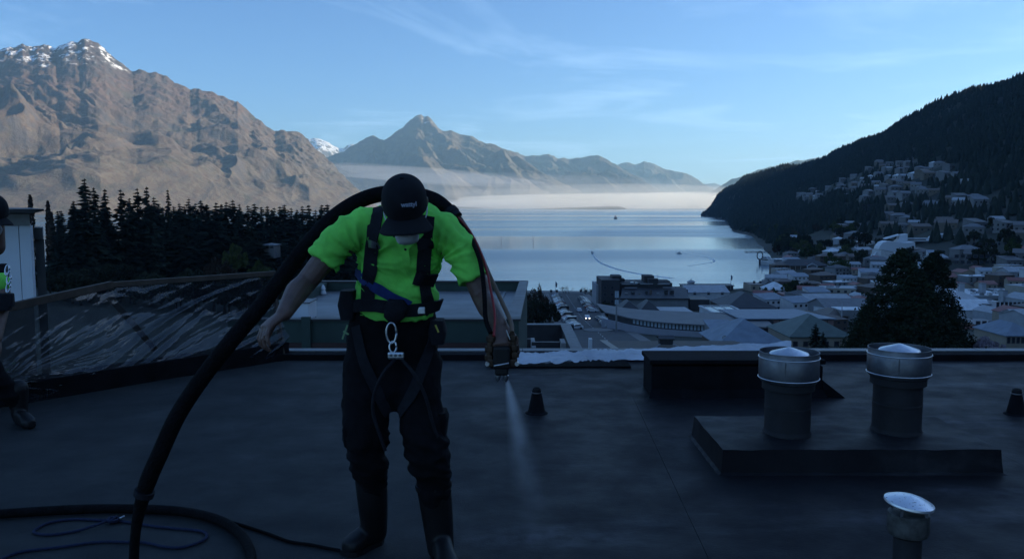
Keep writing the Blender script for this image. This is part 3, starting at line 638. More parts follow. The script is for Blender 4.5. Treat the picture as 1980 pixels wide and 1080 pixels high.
# ------------------------------------------------------------------ buildings just beyond the roof
M_GREEN = mat("green_render", (0.035, 0.060, 0.050), 0.8, var=0.2, scale=2.0, bump=0.1)
M_ROOFG = mat("grey_membrane", (0.16, 0.165, 0.17), 0.5, var=0.45, scale=0.9, bump=0.15, bscale=12, detail=8)
M_CONC = mat("pale_concrete", (0.22, 0.22, 0.21), 0.8, var=0.2, scale=3.0, bump=0.1)
M_WPANEL = mat("white_panel", (0.62, 0.64, 0.66), 0.55, var=0.06, scale=1.5)
M_CHAR = mat("charcoal_steel", (0.025, 0.025, 0.028), 0.5, var=0.3, scale=3)
def green_wing():
    Y0, Y1 = 11.0, 16.6; z = zat(616, Y0); xr0, xr1 = xat(1003, 616, Y0), xat(1019, 541, Y1); xl = xat(440, 616, Y0)
    t = thing("green_walled_wing", "lower green walled wing with flat grey roof and raised rim behind the worker", "building", ((xl + xr0) / 2, Y0, -14))
    o = Vector(t.location)
    def pr(poly, z0, z1, nm, m, par=t, bevel=0.0):
        return prism([(x - o.x, y - o.y) for x, y in poly], z0 - o.z, z1 - o.z, nm, m, par, bevel=bevel)
    w = 0.13
    pr([(xl, Y0), (xr0, Y0), (xr0, Y0 + w), (xl, Y0 + w)], -14, z - 0.03, "wall", M_GREEN)
    pr([(xl, Y1 - w), (xr1, Y1 - w), (xr1, Y1), (xl, Y1)], -14, z - 0.03, "wall", M_GREEN)
    pr([(xr0 - w, Y0 + w + .002), (xr0, Y0 + w + .002), (xr1, Y1 - w - .002), (xr1 - w, Y1 - w - .002)], -14, z - 0.03, "wall", M_GREEN)
    pr([(xl, Y0 + w + .002), (xl + w, Y0 + w + .002), (xl + w, Y1 - w - .002), (xl, Y1 - w - .002)], -14, z - 0.03, "wall", M_GREEN)
    pr([(xl + w, Y0 + w), (xr0 - w, Y0 + w), (xr1 - w, Y1 - w), (xl + w, Y1 - w)], -2, z - 0.20, "roof_deck", M_ROOFG)
    c = 0.025
    pr([(xl - c, Y0 - c), (xr0 + c, Y0 - c), (xr0 + c, Y0 + w + c), (xl - c, Y0 + w + c)], z - 0.028, z, "coping", M_CHAR)
    pr([(xl - c, Y1 - w - c), (xr1 + c, Y1 - w - c), (xr1 + c, Y1 + c), (xl - c, Y1 + c)], z - 0.028, z, "coping", M_CHAR)
    pr([(xr0 - w - c, Y0 + w + c + .002), (xr0 + c, Y0 + w + c + .002), (xr1 + c, Y1 - w - c - .002), (xr1 - w - c, Y1 - w - c - .002)], z - 0.028, z + 0.002, "coping", M_CONC)
    # pilaster and a darker band low on the front wall
    X = xat(593, 640, Y0); pr([(X - 0.06, Y0 - 0.05), (X + 0.06, Y0 - 0.05), (X + 0.06, Y0 - 0.001), (X - 0.06, Y0 - 0.001)], -14, z + 0.03, "pilaster", M_GREEN)
    pr([(xl, Y0 - 0.03), (xr0, Y0 - 0.03), (xr0, Y0 - 0.001), (xl, Y0 - 0.001)], -1.4, zat(662, Y0), "band", mat("rust_band", (0.05, 0.022, 0.018), 0.7))
    # gutter strip inside the right rim, seen as two fine ridges
    for k in (0.32, 0.42):
        pr([(xr0 - w - k, Y0 + 0.4), (xr0 - w - k + 0.03, Y0 + 0.4), (xr1 - w - k + 0.03, Y1 - 0.4), (xr1 - w - k, Y1 - 0.4)], z - 0.21, z - 0.175, "ridge_strip", M_ROOFG)
    return z
zg = green_wing()
p = P(625, 556, 15.8)
t = thing("roof_cowl", "small white finial shaped cowl on the grey roof of the green wing", "vent", (p.x, p.y, zg - 0.2))
MB().lathe([(0.06, -0.01), (0.05, 0.06), (0.035, 0.09), (0.045, 0.11), (0.03, 0.16), (0.012, 0.19)], n=16).build("cowl", M_WPANEL, t, smooth=True, angle=40)
MB().lathe([(0.10, -0.01), (0.09, 0.015), (0.062, 0.02)], n=16).build("flange", M_CAP, t)
p = P(583, 590, 12.4)
t = thing("roof_box_unit", "small pale equipment box on the green wing beside the plastic screen", "equipment", (p.x, p.y, zg - 0.2))
MB().box((0, 0, 0.14), (0.34, 0.5, 0.26)).build("housing", M_WPANEL, t, bevel=0.015)
MB().box((0, 0, 0.278), (0.37, 0.53, 0.018)).build("lid", M_CAP, t, bevel=0.005)
for x in (-0.14, 0.14): MB().box((x, 0, 0.004), (0.04, 0.46, 0.018)).build("foot", M_CHAR, t)

def terrace():
    Y0, Y1 = 24.0, 33.0; z = zat(690, Y0); zr = z + 0.0
    zt = zat(629, Y1); xl, xr = xat(960, 629, Y1), xat(1086, 629, Y1)
    t = thing("lower_terrace", "lower pale roof terrace with dark rim walls beside the green wing", "building", ((xl + xr) / 2, Y0, -18)); o = Vector(t.location)
    def pr(poly, z0, z1, nm, m): return prism([(x - o.x, y - o.y) for x, y in poly], z0 - o.z, z1 - o.z, nm, m, t)
    fl = zt - 0.9
    pr([(xl, Y0), (xr, Y0), (xr, Y1), (xl, Y1)], -18, fl, "block", M_ROOFG)
    pr([(xl, Y1 + .002), (xr + .5, Y1 + .002), (xr + .5, Y1 + 0.25), (xl, Y1 + 0.25)], -18, zt, "rim_wall", M_CHAR)
    pr([(xl, Y1 - 0.05), (xr + .5, Y1 - 0.05), (xr + .5, Y1 + 0.3), (xl, Y1 + 0.3)], zt + .002, zt + 0.05, "coping", M_CAP)
    pr([(xr + .002, Y0), (xr + 0.3, Y0), (xr + 0.3, Y1), (xr + .002, Y1)], -18, zt, "rim_wall", M_CHAR)
    pr([(xr - 0.04, Y0), (xr + 0.36, Y0), (xr + 0.36, Y1 - .06), (xr - 0.04, Y1 - .06)], zt + .002, zt + 0.05, "coping", M_CONC)
    a, b = xat(1028, 660, 28), xat(1083, 660, 28)
    pr([(a, 28), (b, 28), (b, 28.15), (a, 28.15)], fl + .002, zat(661, 28), "divider", M_CHAR)
    pr([(b + .003, 27.4), (b + 0.16, 27.4), (b + 0.16, 28.3), (b + .003, 28.3)], fl + .002, zat(660, 28) + 0.05, "divider_end", M_CONC)
    pr([(xl, 29.5), (a, 29.5), (a, 29.65), (xl, 29.65)], fl + .002, zat(655, 29.5), "divider", M_CHAR)
    pr([(a + .003, 27.6), (a + 0.14, 27.6), (a + 0.14, 29.66), (a + .003, 29.66)], fl + .002, zat(655, 29.5) + .02, "divider_end", M_CONC)
    pr([(xr + 0.45, 26), (xr + 0.55, 26), (xr + 0.55, 26.2), (xr + 0.45, 26.2)], -18, zat(655, 26), "post", M_WPANEL)
terrace()

def plant_room():
    Y0 = 14.0; xr = xat(62, 500, Y0); zt = zat(436, Y0); ztop = zat(404, Y0 - 0.7)
    t = thing("white_clad_block", "white panelled rooftop block with dark overhanging roof at the left edge", "building", (xr - 4, Y0, -14)); o = Vector(t.location)
    def pr(poly, z0, z1, nm, m, bevel=0.0): return prism([(x - o.x, y - o.y) for x, y in poly], z0 - o.z, z1 - o.z, nm, m, t, bevel=bevel)
    x0 = xr
    wds = [xr - xat(39, 500, Y0), 1.1, 1.1, 1.1, 1.1, 1.1, 1.1]
    for w in wds:
        pr([(x0 - w + 0.006, Y0), (x0 - 0.006, Y0), (x0 - 0.006, Y0 + 0.08), (x0 - w + 0.006, Y0 + 0.08)], zat(588, Y0), zt, "panel", M_WPANEL, 0.004); x0 -= w
    pr([(x0, Y0 + 0.085), (xr - 0.06, Y0 + 0.085), (xr - 2.6, Y0 + 4), (x0, Y0 + 4)], -14, zt - 0.01, "core_wall", M_CHAR)
    pr([(x0, Y0 - 0.06), (xr + 0.03, Y0 - 0.06), (xr - 2.6, Y0 + 4.1), (x0, Y0 + 4.1)], zt + 0.002, zat(414, Y0), "fascia", M_CONC)
    xo = xat(84, 404, Y0 - 0.7)
    MB().add([Vector(v) - o for v in ((x0, Y0 - 0.7, ztop), (xo, Y0 - 0.7, ztop), (xo - 3.3, Y0 + 4.6, ztop), (x0, Y0 + 4.6, ztop), (x0, Y0 - 0.62, ztop - 0.03), (xo - 0.03, Y0 - 0.62, ztop - 0.03), (xr + 0.04, Y0 - 0.07, zat(413.5, Y0)), (x0, Y0 - 0.07, zat(413.5, Y0)), (xo - 3.3, Y0 + 4.5, ztop - 0.03), (xr - 2.6, Y0 + 4.1, zat(413.5, Y0)))],
        [(0, 1, 2, 3), (1, 0, 4, 5), (4, 7, 6, 5), (2, 1, 5, 8), (5, 6, 9, 8)]).build("overhanging_roof", M_CHAR, t)
    xa, xb = xat(70, 500, Y0 + 1), xat(87, 500, Y0 + 1)
    pr([(xa, Y0 + 1), (xb, Y0 + 1), (xb - .35, Y0 + 1.6), (xa - .35, Y0 + 1.6)], -14, zat(462, Y0 + 1), "column", M_CONC)
    pr([(xr - .5, Y0 + 0.95), (xb + 0.01, Y0 + 0.95), (xb - .4, Y0 + 1.7), (xr - .9, Y0 + 1.7)], zat(462, Y0 + 1) + .002, zat(440, Y0 + 1), "beam", M_CONC)
plant_room()
# ------------------------------------------------------------------ people
from mathutils.bvhtree import BVHTree
M_SKIN = mat("skin", (0.13, 0.075, 0.058), 0.5, var=0.18, scale=22, bump=0.15, bscale=180)
M_HIVIS = mat("hi_vis_polo", (0.21, 0.82, 0.11), 0.85, var=0.24, scale=6, bump=0.25, bscale=700)
M_TROUSER = mat("black_work_cloth", (0.006, 0.006, 0.008), 0.9, var=0.4, scale=10, bump=0.3, bscale=400, spec=0.15)
M_BOOT = mat("black_rubber", (0.008, 0.008, 0.009), 0.5, var=0.3, scale=8, spec=0.3)
M_CAPB = mat("black_cotton", (0.010, 0.011, 0.014), 0.85, var=0.2, scale=20, bump=0.3, bscale=900, spec=0.2)
M_WEB = mat("black_webbing", (0.014, 0.015, 0.020), 0.8, var=0.25, scale=40, bump=0.3, bscale=500, spec=0.2)
M_WEBB = mat("blue_webbing", (0.012, 0.035, 0.16), 0.75, var=0.2, scale=40)
M_STEEL = mat("polished_steel", (0.5, 0.52, 0.55), 0.28, 0.95, var=0.15, scale=40)
M_BRASS = mat("brass_fitting", (0.055, 0.033, 0.020), 0.55, 0.5, var=0.35, scale=50)
M_MASK = mat("white_mask", (0.62, 0.64, 0.66), 0.8, var=0.05)
M_PRINT = mat("pale_print", (0.32, 0.36, 0.45), 0.8, var=0.05)
M_RUBHOSE = mat("hose_sleeve", (0.006, 0.006, 0.007), 0.85, var=0.4, scale=14, bump=0.5, bscale=90, spec=0.1)
M_RED = mat("red_hose", (0.22, 0.012, 0.012), 0.5, var=0.15)
M_TAN = mat("tan_hose", (0.13, 0.085, 0.055), 0.6, var=0.2)
def ball(b, c, r, n=12, m=8, ax=(1, 1, 1)):
    c = Vector(c); rings = []
    for j in range(1, m):
        ph = math.pi * j / m
        rings.append([(c.x + r * ax[0] * math.sin(ph) * math.cos(2 * math.pi * i / n), c.y + r * ax[1] * math.sin(ph) * math.sin(2 * math.pi * i / n), c.z - r * ax[2] * math.cos(ph)) for i in range(n)])
    o = len(b.v); b.loft(rings, cap=True); return b
def limb(b, pts, rad, n=12, sub=4):
    """tapering limb through joints, rounded at both ends"""
    q = spline([Vector(p) for p in pts], sub); t = np.linspace(0, len(pts) - 1, len(q))
    r = np.interp(t, range(len(pts)), rad)
    b.tube(q, list(r), n); ball(b, q[0], r[0] * 0.99, n); ball(b, q[-1], r[-1] * 0.99, n); return b
def ell_loft(b, secs, n=28, expo=2.3):
    """secs: (centre, half width along side, half depth along front, side vector, front vector)"""
    rings = []
    for c, rx, ry, sx_, fy in secs:
        c, sx_, fy = Vector(c), Vector(sx_), Vector(fy); ring = []
        for i in range(n):
            t = 2 * math.pi * i / n; ct, st = math.cos(t), math.sin(t)
            ring.append(c + sx_ * (rx * math.copysign(abs(ct) ** (2 / expo), ct)) + fy * (ry * math.copysign(abs(st) ** (2 / expo), st)))
        rings.append(ring)
    b.loft(rings); return b
def remesh(b, voxel, smooth=3, fac=0.5):
    me = b.mesh("tmp"); ob = bpy.data.objects.new("tmp", me); COL.objects.link(ob)
    bm = bmesh.new(); bm.from_mesh(me); bmesh.ops.recalc_face_normals(bm, faces=bm.faces); bm.to_mesh(me); bm.free()
    rm = ob.modifiers.new("r", 'REMESH'); rm.mode = 'VOXEL'; rm.voxel_size = voxel; rm.use_smooth_shade = True
    if smooth: sm = ob.modifiers.new("s", 'SMOOTH'); sm.iterations = smooth; sm.factor = fac
    dg = bpy.context.evaluated_depsgraph_get(); dg.update()
    out = bpy.data.meshes.new_from_object(ob.evaluated_get(dg))
    bpy.data.objects.remove(ob); bpy.data.meshes.remove(me)
    return out
def displace(me, fn):
    n = len(me.vertices); co = np.empty(n * 3, np.float32); no = np.empty(n * 3, np.float32)
    me.vertices.foreach_get("co", co); me.vertices.foreach_get("normal", no); co = co.reshape(-1, 3); no = no.reshape(-1, 3)
    co = co + no * fn(co, no)[:, None]; me.vertices.foreach_set("co", co.astype(np.float32).ravel()); me.update()
def solid(name, me, m, parent):
    me.materials.clear(); me.materials.append(m); me.polygons.foreach_set("use_smooth", [True] * len(me.polygons))
    o = link(name, me, parent); o.matrix_parent_inverse = parent.matrix_basis.inverted(); return o
def put(b, name, m, parent, smooth=True, angle=None, bevel=0.0):
    """a part given in world coordinates under a parent that sits elsewhere"""
    o = b.build(name, m, parent, smooth, bevel=bevel, angle=angle); o.matrix_parent_inverse = parent.matrix_basis.inverted(); return o
def hand(b, wrist, fwd, back, side, curl, spread=0.12, thumb=0.6, size=1.0):
    """palm and five fingers. fwd: wrist to knuckles, back: out of the back of the hand, side: +1/-1 puts the thumb along fwd x back"""
    fwd = Vector(fwd).normalized(); back = Vector(back); back = (back - fwd * back.dot(fwd)).normalized(); lat = fwd.cross(back) * side
    w = Vector(wrist); s = size
    def pt(f, l, k): return w + fwd * (f * s) + lat * (l * s) + back * (k * s)
    ell_loft(b, [(pt(-0.02, 0, 0), 0.027 * s, 0.02 * s, lat, back), (pt(0.02, 0.002, 0), 0.034 * s, 0.019 * s, lat, back), (pt(0.06, 0, 0.002), 0.043 * s, 0.017 * s, lat, back), (pt(0.092, -0.002, 0.0), 0.042 * s, 0.014 * s, lat, back)], 16)
    L = ((0.033, 0.044, 0.026, 0.022), (0.011, 0.049, 0.030, 0.024), (-0.012, 0.045, 0.028, 0.023), (-0.033, 0.035, 0.021, 0.019))
    for i, (l, a, c, d) in enumerate(L):
        base = pt(0.088 - 0.006 * abs(i - 1.3), l, 0.002); dirv = (fwd + lat * (spread * (l / 0.03))).normalized()
        cu = curl[i] if hasattr(curl, '__len__') else curl; pts = [base]; ang = 0
        for seg, k in ((a, 0.9), (c, 1.1), (d, 0.7)):
            ang += cu * k; dv = dirv * math.cos(ang) - back * math.sin(ang); pts.append(pts[-1] + dv * seg * s)
        b.tube(pts, [0.0098 * s, 0.0088 * s, 0.0080 * s, 0.0068 * s], 10)
        for p_, r_ in zip(pts, (0.0112, 0.0094, 0.0085, 0.0068)): ball(b, p_, r_ * s, 10, 6)
    t0 = pt(0.028, 0.030, -0.006); d1 = (fwd * 0.55 + lat * 0.7 - back * thumb).normalized(); d2 = (fwd * 0.9 + lat * 0.1 - back * thumb).normalized()
    tp = [t0, t0 + d1 * 0.040 * s, t0 + d1 * 0.040 * s + d2 * 0.032 * s, t0 + d1 * 0.04 * s + d2 * 0.055 * s]
    b.tube(tp, [0.016 * s, 0.0115 * s, 0.0100 * s, 0.008 * s], 10)
    for p_, r_ in zip(tp, (0.0165, 0.0118, 0.0102, 0.008)): ball(b, p_, r_ * s, 10, 6)
def ribbon(pts, nrm, w, th=0.004):
    b = MB(); rings = []
    for k, p_ in enumerate(pts):
        d = (pts[min(k + 1, len(pts) - 1)] - pts[max(k - 1, 0)]).normalized(); n_ = nrm[k]; n_ = (n_ - d * n_.dot(d)).normalized(); s = d.cross(n_)
        rings.append([p_ - s * w / 2, p_ + s * w / 2, p_ + s * w / 2 + n_ * th, p_ - s * w / 2 + n_ * th])
    return b.loft(rings)
def wrap(bvh, pix, w, off=0.004, n=6, th=0.005):
    """webbing laid on the clothes along a line seen from the front"""
    q = spline([Vector((x, y, 0)) for x, y in pix], n); pts, nr = [], []
    for v in q:
        d = ray(v.x, v.y).normalized(); h = bvh.ray_cast(Vector((0, 0, CAMZ)), d)
        if h[0] is not None and h[0].y < 4.2: pts.append(h[0]); nr.append(h[1] if h[1].dot(d) < 0 else -h[1])
    # ease out jumps so that the strap bridges hollows
    for _ in range(4):
        pts = [pts[0]] + [(pts[i - 1] + pts[i] * 2 + pts[i + 1]) / 4 for i in range(1, len(pts) - 1)] + [pts[-1]]
        nr = [nr[0]] + [(nr[i - 1] + nr[i] * 2 + nr[i + 1]).normalized() for i in range(1, len(nr) - 1)] + [nr[-1]]
    pts = [p_ + n_ * off for p_, n_ in zip(pts, nr)]
    return ribbon(pts, nr, w, th), pts
def bvh_of(mes):
    V, Fc = [], []
    for me in mes:
        o = len(V); V += [v.co.copy() for v in me.vertices]; Fc += [tuple(i + o for i in p.vertices) for p in me.polygons]
    return BVHTree.FromPolygons(V, Fc)
def cap_on(head_c, up, fwd, r, parent, brim=True):
    """baseball cap: up is the crown axis, fwd points along the brim"""
    up = Vector(up).normalized(); fwd = Vector(fwd); fwd = (fwd - up * fwd.dot(up)).normalized(); lat = fwd.cross(up).normalized(); c = Vector(head_c)
    def pt(a, l, u): return c + fwd * a + lat * l + up * u
    n, m = 48, 14; rings = []
    for j in range(m):
        t = j / (m - 1) * math.pi / 2 * 0.985; cr, sr = math.cos(t), math.sin(t)
        ring = []
        for i in range(n):
            a = 2 * math.pi * i / n; e = 1 + 0.006 * math.cos(6 * a) * sr
            fl = 1 + 0.03 * max(0, math.cos(a)) * (1 - sr)
            ring.append(pt(1.12 * r * cr * math.cos(a) * e * fl, 0.94 * r * cr * math.sin(a) * e, r * 0.98 * sr ** 0.92 + 0.0))
        rings.append(ring)
    rings.insert(0, [pt(1.12 * r * math.cos(2 * math.pi * i / n) * (1 + 0.03 * max(0, math.cos(2 * math.pi * i / n))), 0.94 * r * math.sin(2 * math.pi * i / n), -0.035) for i in range(n)])
    crown = MB().loft(rings, cap=True)
    co = put(crown, "cap", M_CAPB, parent, True, 60)
    bt = MB(); ball(bt, pt(0, 0, r * 0.99), 0.008, 10, 6, (1, 1, 0.6)); o = bt.build("button", M_CAPB, co, True)
    o.matrix_parent_inverse = (parent.matrix_basis.inverted() @ parent.matrix_basis).inverted()
    if brim:
        nu, nv = 25, 9; top = []; 
        for th in (0, -0.004):
            for j in range(nv):
                for i in range(nu):
                    a = (i / (nu - 1) - 0.5) * 2.0; q = j / (nv - 1)
                    rr = 1.1 * r * (1 + 0.0) + q * (0.078 * math.cos(a * 0.62))
                    aa, ll = rr * math.cos(a) * 1.0, rr * math.sin(a) * 0.74
                    top.append(pt(aa, ll, -0.030 - q * 0.010 - 0.030 * (ll / r) ** 2 * (0.6 + 0.5 * q) + th))
        f = grid_faces(nu, nv).tolist(); N = nu * nv
        fs = f + [[k + N for k in reversed(x)] for x in f]
        edge = [i for i in range(nu)] + [j * nu + nu - 1 for j in range(1, nv)] + [(nv - 1) * nu + i for i in range(nu - 2, -1, -1)] + [j * nu for j in range(nv - 2, 0, -1)]
        fs += [(edge[k], edge[k - 1], edge[k - 1] + N, edge[k] + N) for k in range(len(edge))]
        bo = MB().add(top, fs).build("brim", M_CAPB, co, True)
    return co, (c, fwd, lat, up)
def head_mesh(b, c, up, fwd, s=1.0):
    up = Vector(up).normalized(); fwd = Vector(fwd); fwd = (fwd - up * fwd.dot(up)).normalized(); lat = fwd.cross(up)
    def pt(a, l, u): return Vector(c) + fwd * (a * s) + lat * (l * s) + up * (u * s)
    ell_loft(b, [(pt(0.035, 0, -0.125), 0.022 * s, 0.022 * s, lat, fwd), (pt(0.030, 0, -0.112), 0.042 * s, 0.048 * s, lat, fwd), (pt(0.018, 0, -0.08), 0.060 * s, 0.072 * s, lat, fwd), (pt(0.004, 0, -0.03), 0.070 * s, 0.092 * s, lat, fwd), (pt(0, 0, 0.02), 0.075 * s, 0.096 * s, lat, fwd), (pt(-0.004, 0, 0.07), 0.069 * s, 0.086 * s, lat, fwd), (pt(-0.006, 0, 0.105), 0.04 * s, 0.05 * s, lat, fwd)], 24, 2.1)
    limb(b, [pt(0.094, 0, 0.0), pt(0.108, 0, -0.025), pt(0.112, 0, -0.045)], [0.009 * s, 0.012 * s, 0.015 * s])                    # nose
    for q in (-1, 1):
        ball(b, pt(0.092, q * 0.03, 0.012), 0.011 * s); ball(b, pt(0.100, q * 0.014, -0.047), 0.009 * s)
        limb(b, [pt(0.088, q * 0.012, 0.026), pt(0.086, q * 0.042, 0.028)], [0.010 * s, 0.008 * s])                                # brow
        limb(b, [pt(-0.002, q * 0.077, 0.028), pt(-0.012, q * 0.085, 0.005), pt(0.0, q * 0.077, -0.028)], [0.013 * s, 0.012 * s, 0.009 * s])  # ear
    limb(b, [pt(0.088, -0.022, -0.078), pt(0.098, 0, -0.074), pt(0.088, 0.022, -0.078)], [0.006 * s, 0.009 * s, 0.006 * s])       # lips
    limb(b, [pt(0.086, -0.02, -0.09), pt(0.095, 0, -0.089), pt(0.086, 0.02, -0.09)], [0.006 * s, 0.008 * s, 0.006 * s])
    return pt

def main_worker():
    base = Vector((P(775, 900, 3.42).x, 3.42, 0))
    W = thing("person", "worker in green polo, harness and black cap bending over a spray gun", "person", base)
    SX = Vector((1, 0, 0))
    lean = Vector((0, -0.30, 1)).normalized(); FR = Vector((0, -1, -0.30)).normalized()
    up_h = Vector((-0.02, -0.56, 0.83)); fw_h = Vector((0.10, -0.83, -0.56))
    HC = P(783, 396, 3.10)
    nb = P(784, 420, 3.34)
    sL, eL, wL = P(690, 426, 3.33), P(590, 548, 3.25), P(549, 606, 3.04)
    sR, eR, wR = P(872, 437, 3.33), P(934, 576, 3.27), P(966, 628, 3.05)
    # ---- body: head, neck, trunk, arms and hands in one skin
    b = MB()
    head_mesh(b, HC, up_h, fw_h, 0.93)
    limb(b, [nb + Vector((0, 0.02, -0.04)), HC + Vector((0, 0.03, -0.06))], [0.062, 0.056])
    ell_loft(b, [(P(765, 610, 3.46), 0.13, 0.08, SX, FR), (P(770, 530, 3.42), 0.135, 0.085, SX, FR), (P(778, 470, 3.37), 0.12, 0.08, SX, FR), (nb, 0.06, 0.055, SX, FR)], 24)
    limb(b, [sL + Vector((0.05, 0.01, -0.05)), (sL + eL) / 2 + Vector((0.004, 0, -0.004)), eL], [0.045, 0.050, 0.043]); limb(b, [sR + Vector((-0.05, 0.01, -0.05)), (sR + eR) / 2, eR], [0.045, 0.048, 0.043])
    fm = eL.lerp(wL, 0.35); limb(b, [eL, fm + Vector((-0.006, 0, 0.004)), wL], [0.043, 0.046, 0.030])
    fm = eR.lerp(wR, 0.35); limb(b, [eR, fm, wR], [0.043, 0.045, 0.031])
    hd = P(513, 634, 2.99) - wL
    hand(b, wL, hd, Vector((-0.55, -0.35, 0.55)), 1, [0.62, 0.72, 0.62, 0.5], 0.16, 0.55)
    hdR = P(974, 668, 2.985) - wR
    hand(b, wR, hdR, Vector((0.12, -0.85, 0.40)), -1, [0.78, 0.9, 0.92, 0.95], 0.05, 0.7)
    me = remesh(b, 0.0048, 3); body = solid("body", me, M_SKIN, W)
    # ---- polo shirt
    b = MB()
    ell_loft(b, [(P(764, 600, 3.44), 0.174, 0.114, SX, FR), (P(765, 575, 3.43), 0.170, 0.116, SX, FR), (P(768, 530, 3.41), 0.166, 0.120, SX, FR), (P(774, 480, 3.38), 0.174, 0.120, SX, FR), (P(780, 445, 3.35), 0.178, 0.110, SX, FR), (P(784, 412, 3.345), 0.145, 0.085, SX, FR), (P(786, 393, 3.33), 0.080, 0.07, SX, FR)], 32, 2.4)
    cL = sL.lerp(eL, 0.66); cR = sR.lerp(eR, 0.74)
    # wide short sleeves, cut square
    def sleeve(pts, rad):
        q = spline(pts, 5); r = np.interp(np.linspace(0, len(pts) - 1, len(q)), range(len(pts)), rad); b.tube(q, list(r), 20); ball(b, q[0], r[0], 16, 10)
    sleeve([sL + Vector((0.035, 0.01, -0.015)), sL.lerp(eL, 0.3), cL], [0.076, 0.073, 0.069]); sleeve([sR + Vector((-0.035, 0.01, -0.015)), sR.lerp(eR, 0.3), cR], [0.076, 0.072, 0.067])
    me = remesh(b, 0.0075, 2)
    aL, aR = P(700, 500, 3.3), P(848, 505, 3.3)
    def folds(co, no):
        x, y, z = co[:, 0], co[:, 1], co[:, 2]; d = 0
        for c, s in ((aL, 1), (aR, -1)):
            dx, dz = (x - c.x) * s, z - c.z; r = np.hypot(dx, dz); an = np.arctan2(dz, dx)
            d = d + 0.019 * (ridged(an * 2.3 + s, r * 3, 21, 3, 0.5) - 0.9) * np.exp(-(r / 0.15) ** 2) * np.clip(r * 22, 0, 1)
        belly = np.clip((P(770, 500, 3.4).z - z) * 9, 0, 1)
        d = d + 0.014 * belly * (ridged(z * 7 + x * 2.4, x * 2.5, 44, 3) - 0.9) + 0.006 * fbm(x * 12 + z * 4, z * 6, 3, 4)
        d = d + 0.008 * (ridged(x * 9 + z * 7 + y * 4, z * 6, 10, 3) - 0.8)
        return d
    displace(me, folds); shirt = solid("polo_shirt", me, M_HIVIS, W); shirt_me = me
    # collar and placket, open at the throat
    sb = bvh_of([me])
    for pix, w_ in (([(752, 440), (760, 452), (772, 462), (782, 474)], 0.036), ([(812, 448), (806, 456), (796, 464), (785, 473)], 0.036)):
        rb, _ = wrap(sb, pix, w_, 0.006, 5, 0.004); put(rb, "collar", M_HIVIS, W, True, 40)
    rb, pts = wrap(sb, [(784, 474), (785, 490), (785, 512)], 0.03, 0.003, 5, 0.003); put(rb, "placket", M_HIVIS, W, True, 40)
    for q in ((784, 482), (762, 458)):
        d = ray(*q).normalized(); h = sb.ray_cast(Vector((0, 0, CAMZ)), d)
        if h[0]: bb = MB(); ball(bb, h[0] - d * 0.008, 0.0055, 10, 6, (1, 0.4, 1)); put(bb, "button", M_WEB, W)
    # ---- trousers, baggy
    b = MB()
    ell_loft(b, [(P(763, 590, 3.46), 0.176, 0.120, SX, Vector((0, -1, 0))), (P(761, 640, 3.47), 0.190, 0.138, SX, Vector((0, -1, 0))), (P(758, 700, 3.47), 0.195, 0.140, SX, Vector((0, -1, 0))), (P(757, 745, 3.46), 0.180, 0.125, SX, Vector((0, -1, 0))), (P(758, 785, 3.45), 0.115, 0.09, SX, Vector((0, -1, 0)))], 28, 2.4)
    limb(b, [P(712, 700, 3.45), P(708, 780, 3.40), P(709, 858, 3.37), P(717, 925, 3.42), P(719, 960, 3.45)], [0.108, 0.098, 0.086, 0.066, 0.054], 16)
    limb(b, [P(806, 700, 3.45), P(812, 785, 3.38), P(826, 868, 3.33), P(838, 935, 3.37), P(842, 970, 3.38)], [0.106, 0.092, 0.088, 0.072, 0.056], 16)
    ball(b, P(680, 775, 3.40), 0.05, 12, 8, (0.6, 1, 1.5)); ball(b, P(846, 800, 3.37), 0.05, 12, 8, (0.6, 1, 1.5))
    me = remesh(b, 0.009, 2)
    def tf(co, no):
        x, y, z = co[:, 0], co[:, 1], co[:, 2]
        k = np.exp(-((z - 0.46) / 0.16) ** 2)
        return 0.012 * (ridged(z * 11 + x * 3, x * 5 + y * 4, 61, 3) - 0.85) * (0.35 + k) + 0.005 * fbm(x * 11, z * 9 + y * 7, 5, 3)
    displace(me, tf); trousers = solid("trousers", me, M_TROUSER, W); tr_me = me
    for px_, py_, s_ in ((676, 835, 1), (856, 815, -1)):     # thigh pocket flaps
        bb = MB(); ell_loft(bb, [(P(px_, py_ - 22, 3.37), 0.016, 0.055, SX, Vector((0, -1, 0))), (P(px_, py_ - 10, 3.37), 0.026, 0.06, SX, Vector((0, -1, 0))), (P(px_ + 2 * s_, py_ + 22, 3.37), 0.022, 0.055, SX, Vector((0, -1, 0)))], 16, 3.5); put(bb, "cargo_pocket", M_TROUSER, W, True, 50)
    # ---- rubber boots
    def boot(top, mid, ank, heel, toe, rs):
        b = MB(); limb(b, [top, mid, ank], rs, 18); b2 = MB()
        d = (toe - heel); L = d.length; d = d / L; s = Vector((-d.y, d.x, 0)); z = Vector((0, 0, 1))
        secs = [(heel + d * (L * a) + z * h, w, hh, s, z) for a, w, h, hh in ((-0.02, 0.020, 0.045, 0.030), (0.04, 0.036, 0.05, 0.048), (0.25, 0.042, 0.06, 0.058), (0.5, 0.043, 0.05, 0.048), (0.72, 0.050, 0.042, 0.040), (0.9, 0.046, 0.036, 0.034), (1.0, 0.026, 0.032, 0.026))]
        ell_loft(b, secs, 18, 2.6)
        me = remesh(b, 0.007, 3); o = solid("boot", me, M_BOOT, W)
        b = MB(); out = []
        for a, w in ((-0.03, 0.028), (0.1, 0.042), (0.3, 0.044), (0.5, 0.044), (0.72, 0.054), (0.9, 0.050), (1.02, 0.028)): out.append((heel + d * (L * a), w))
        poly = [p_ + s * w for p_, w in out] + [p_ - s * w for p_, w in reversed(out)]
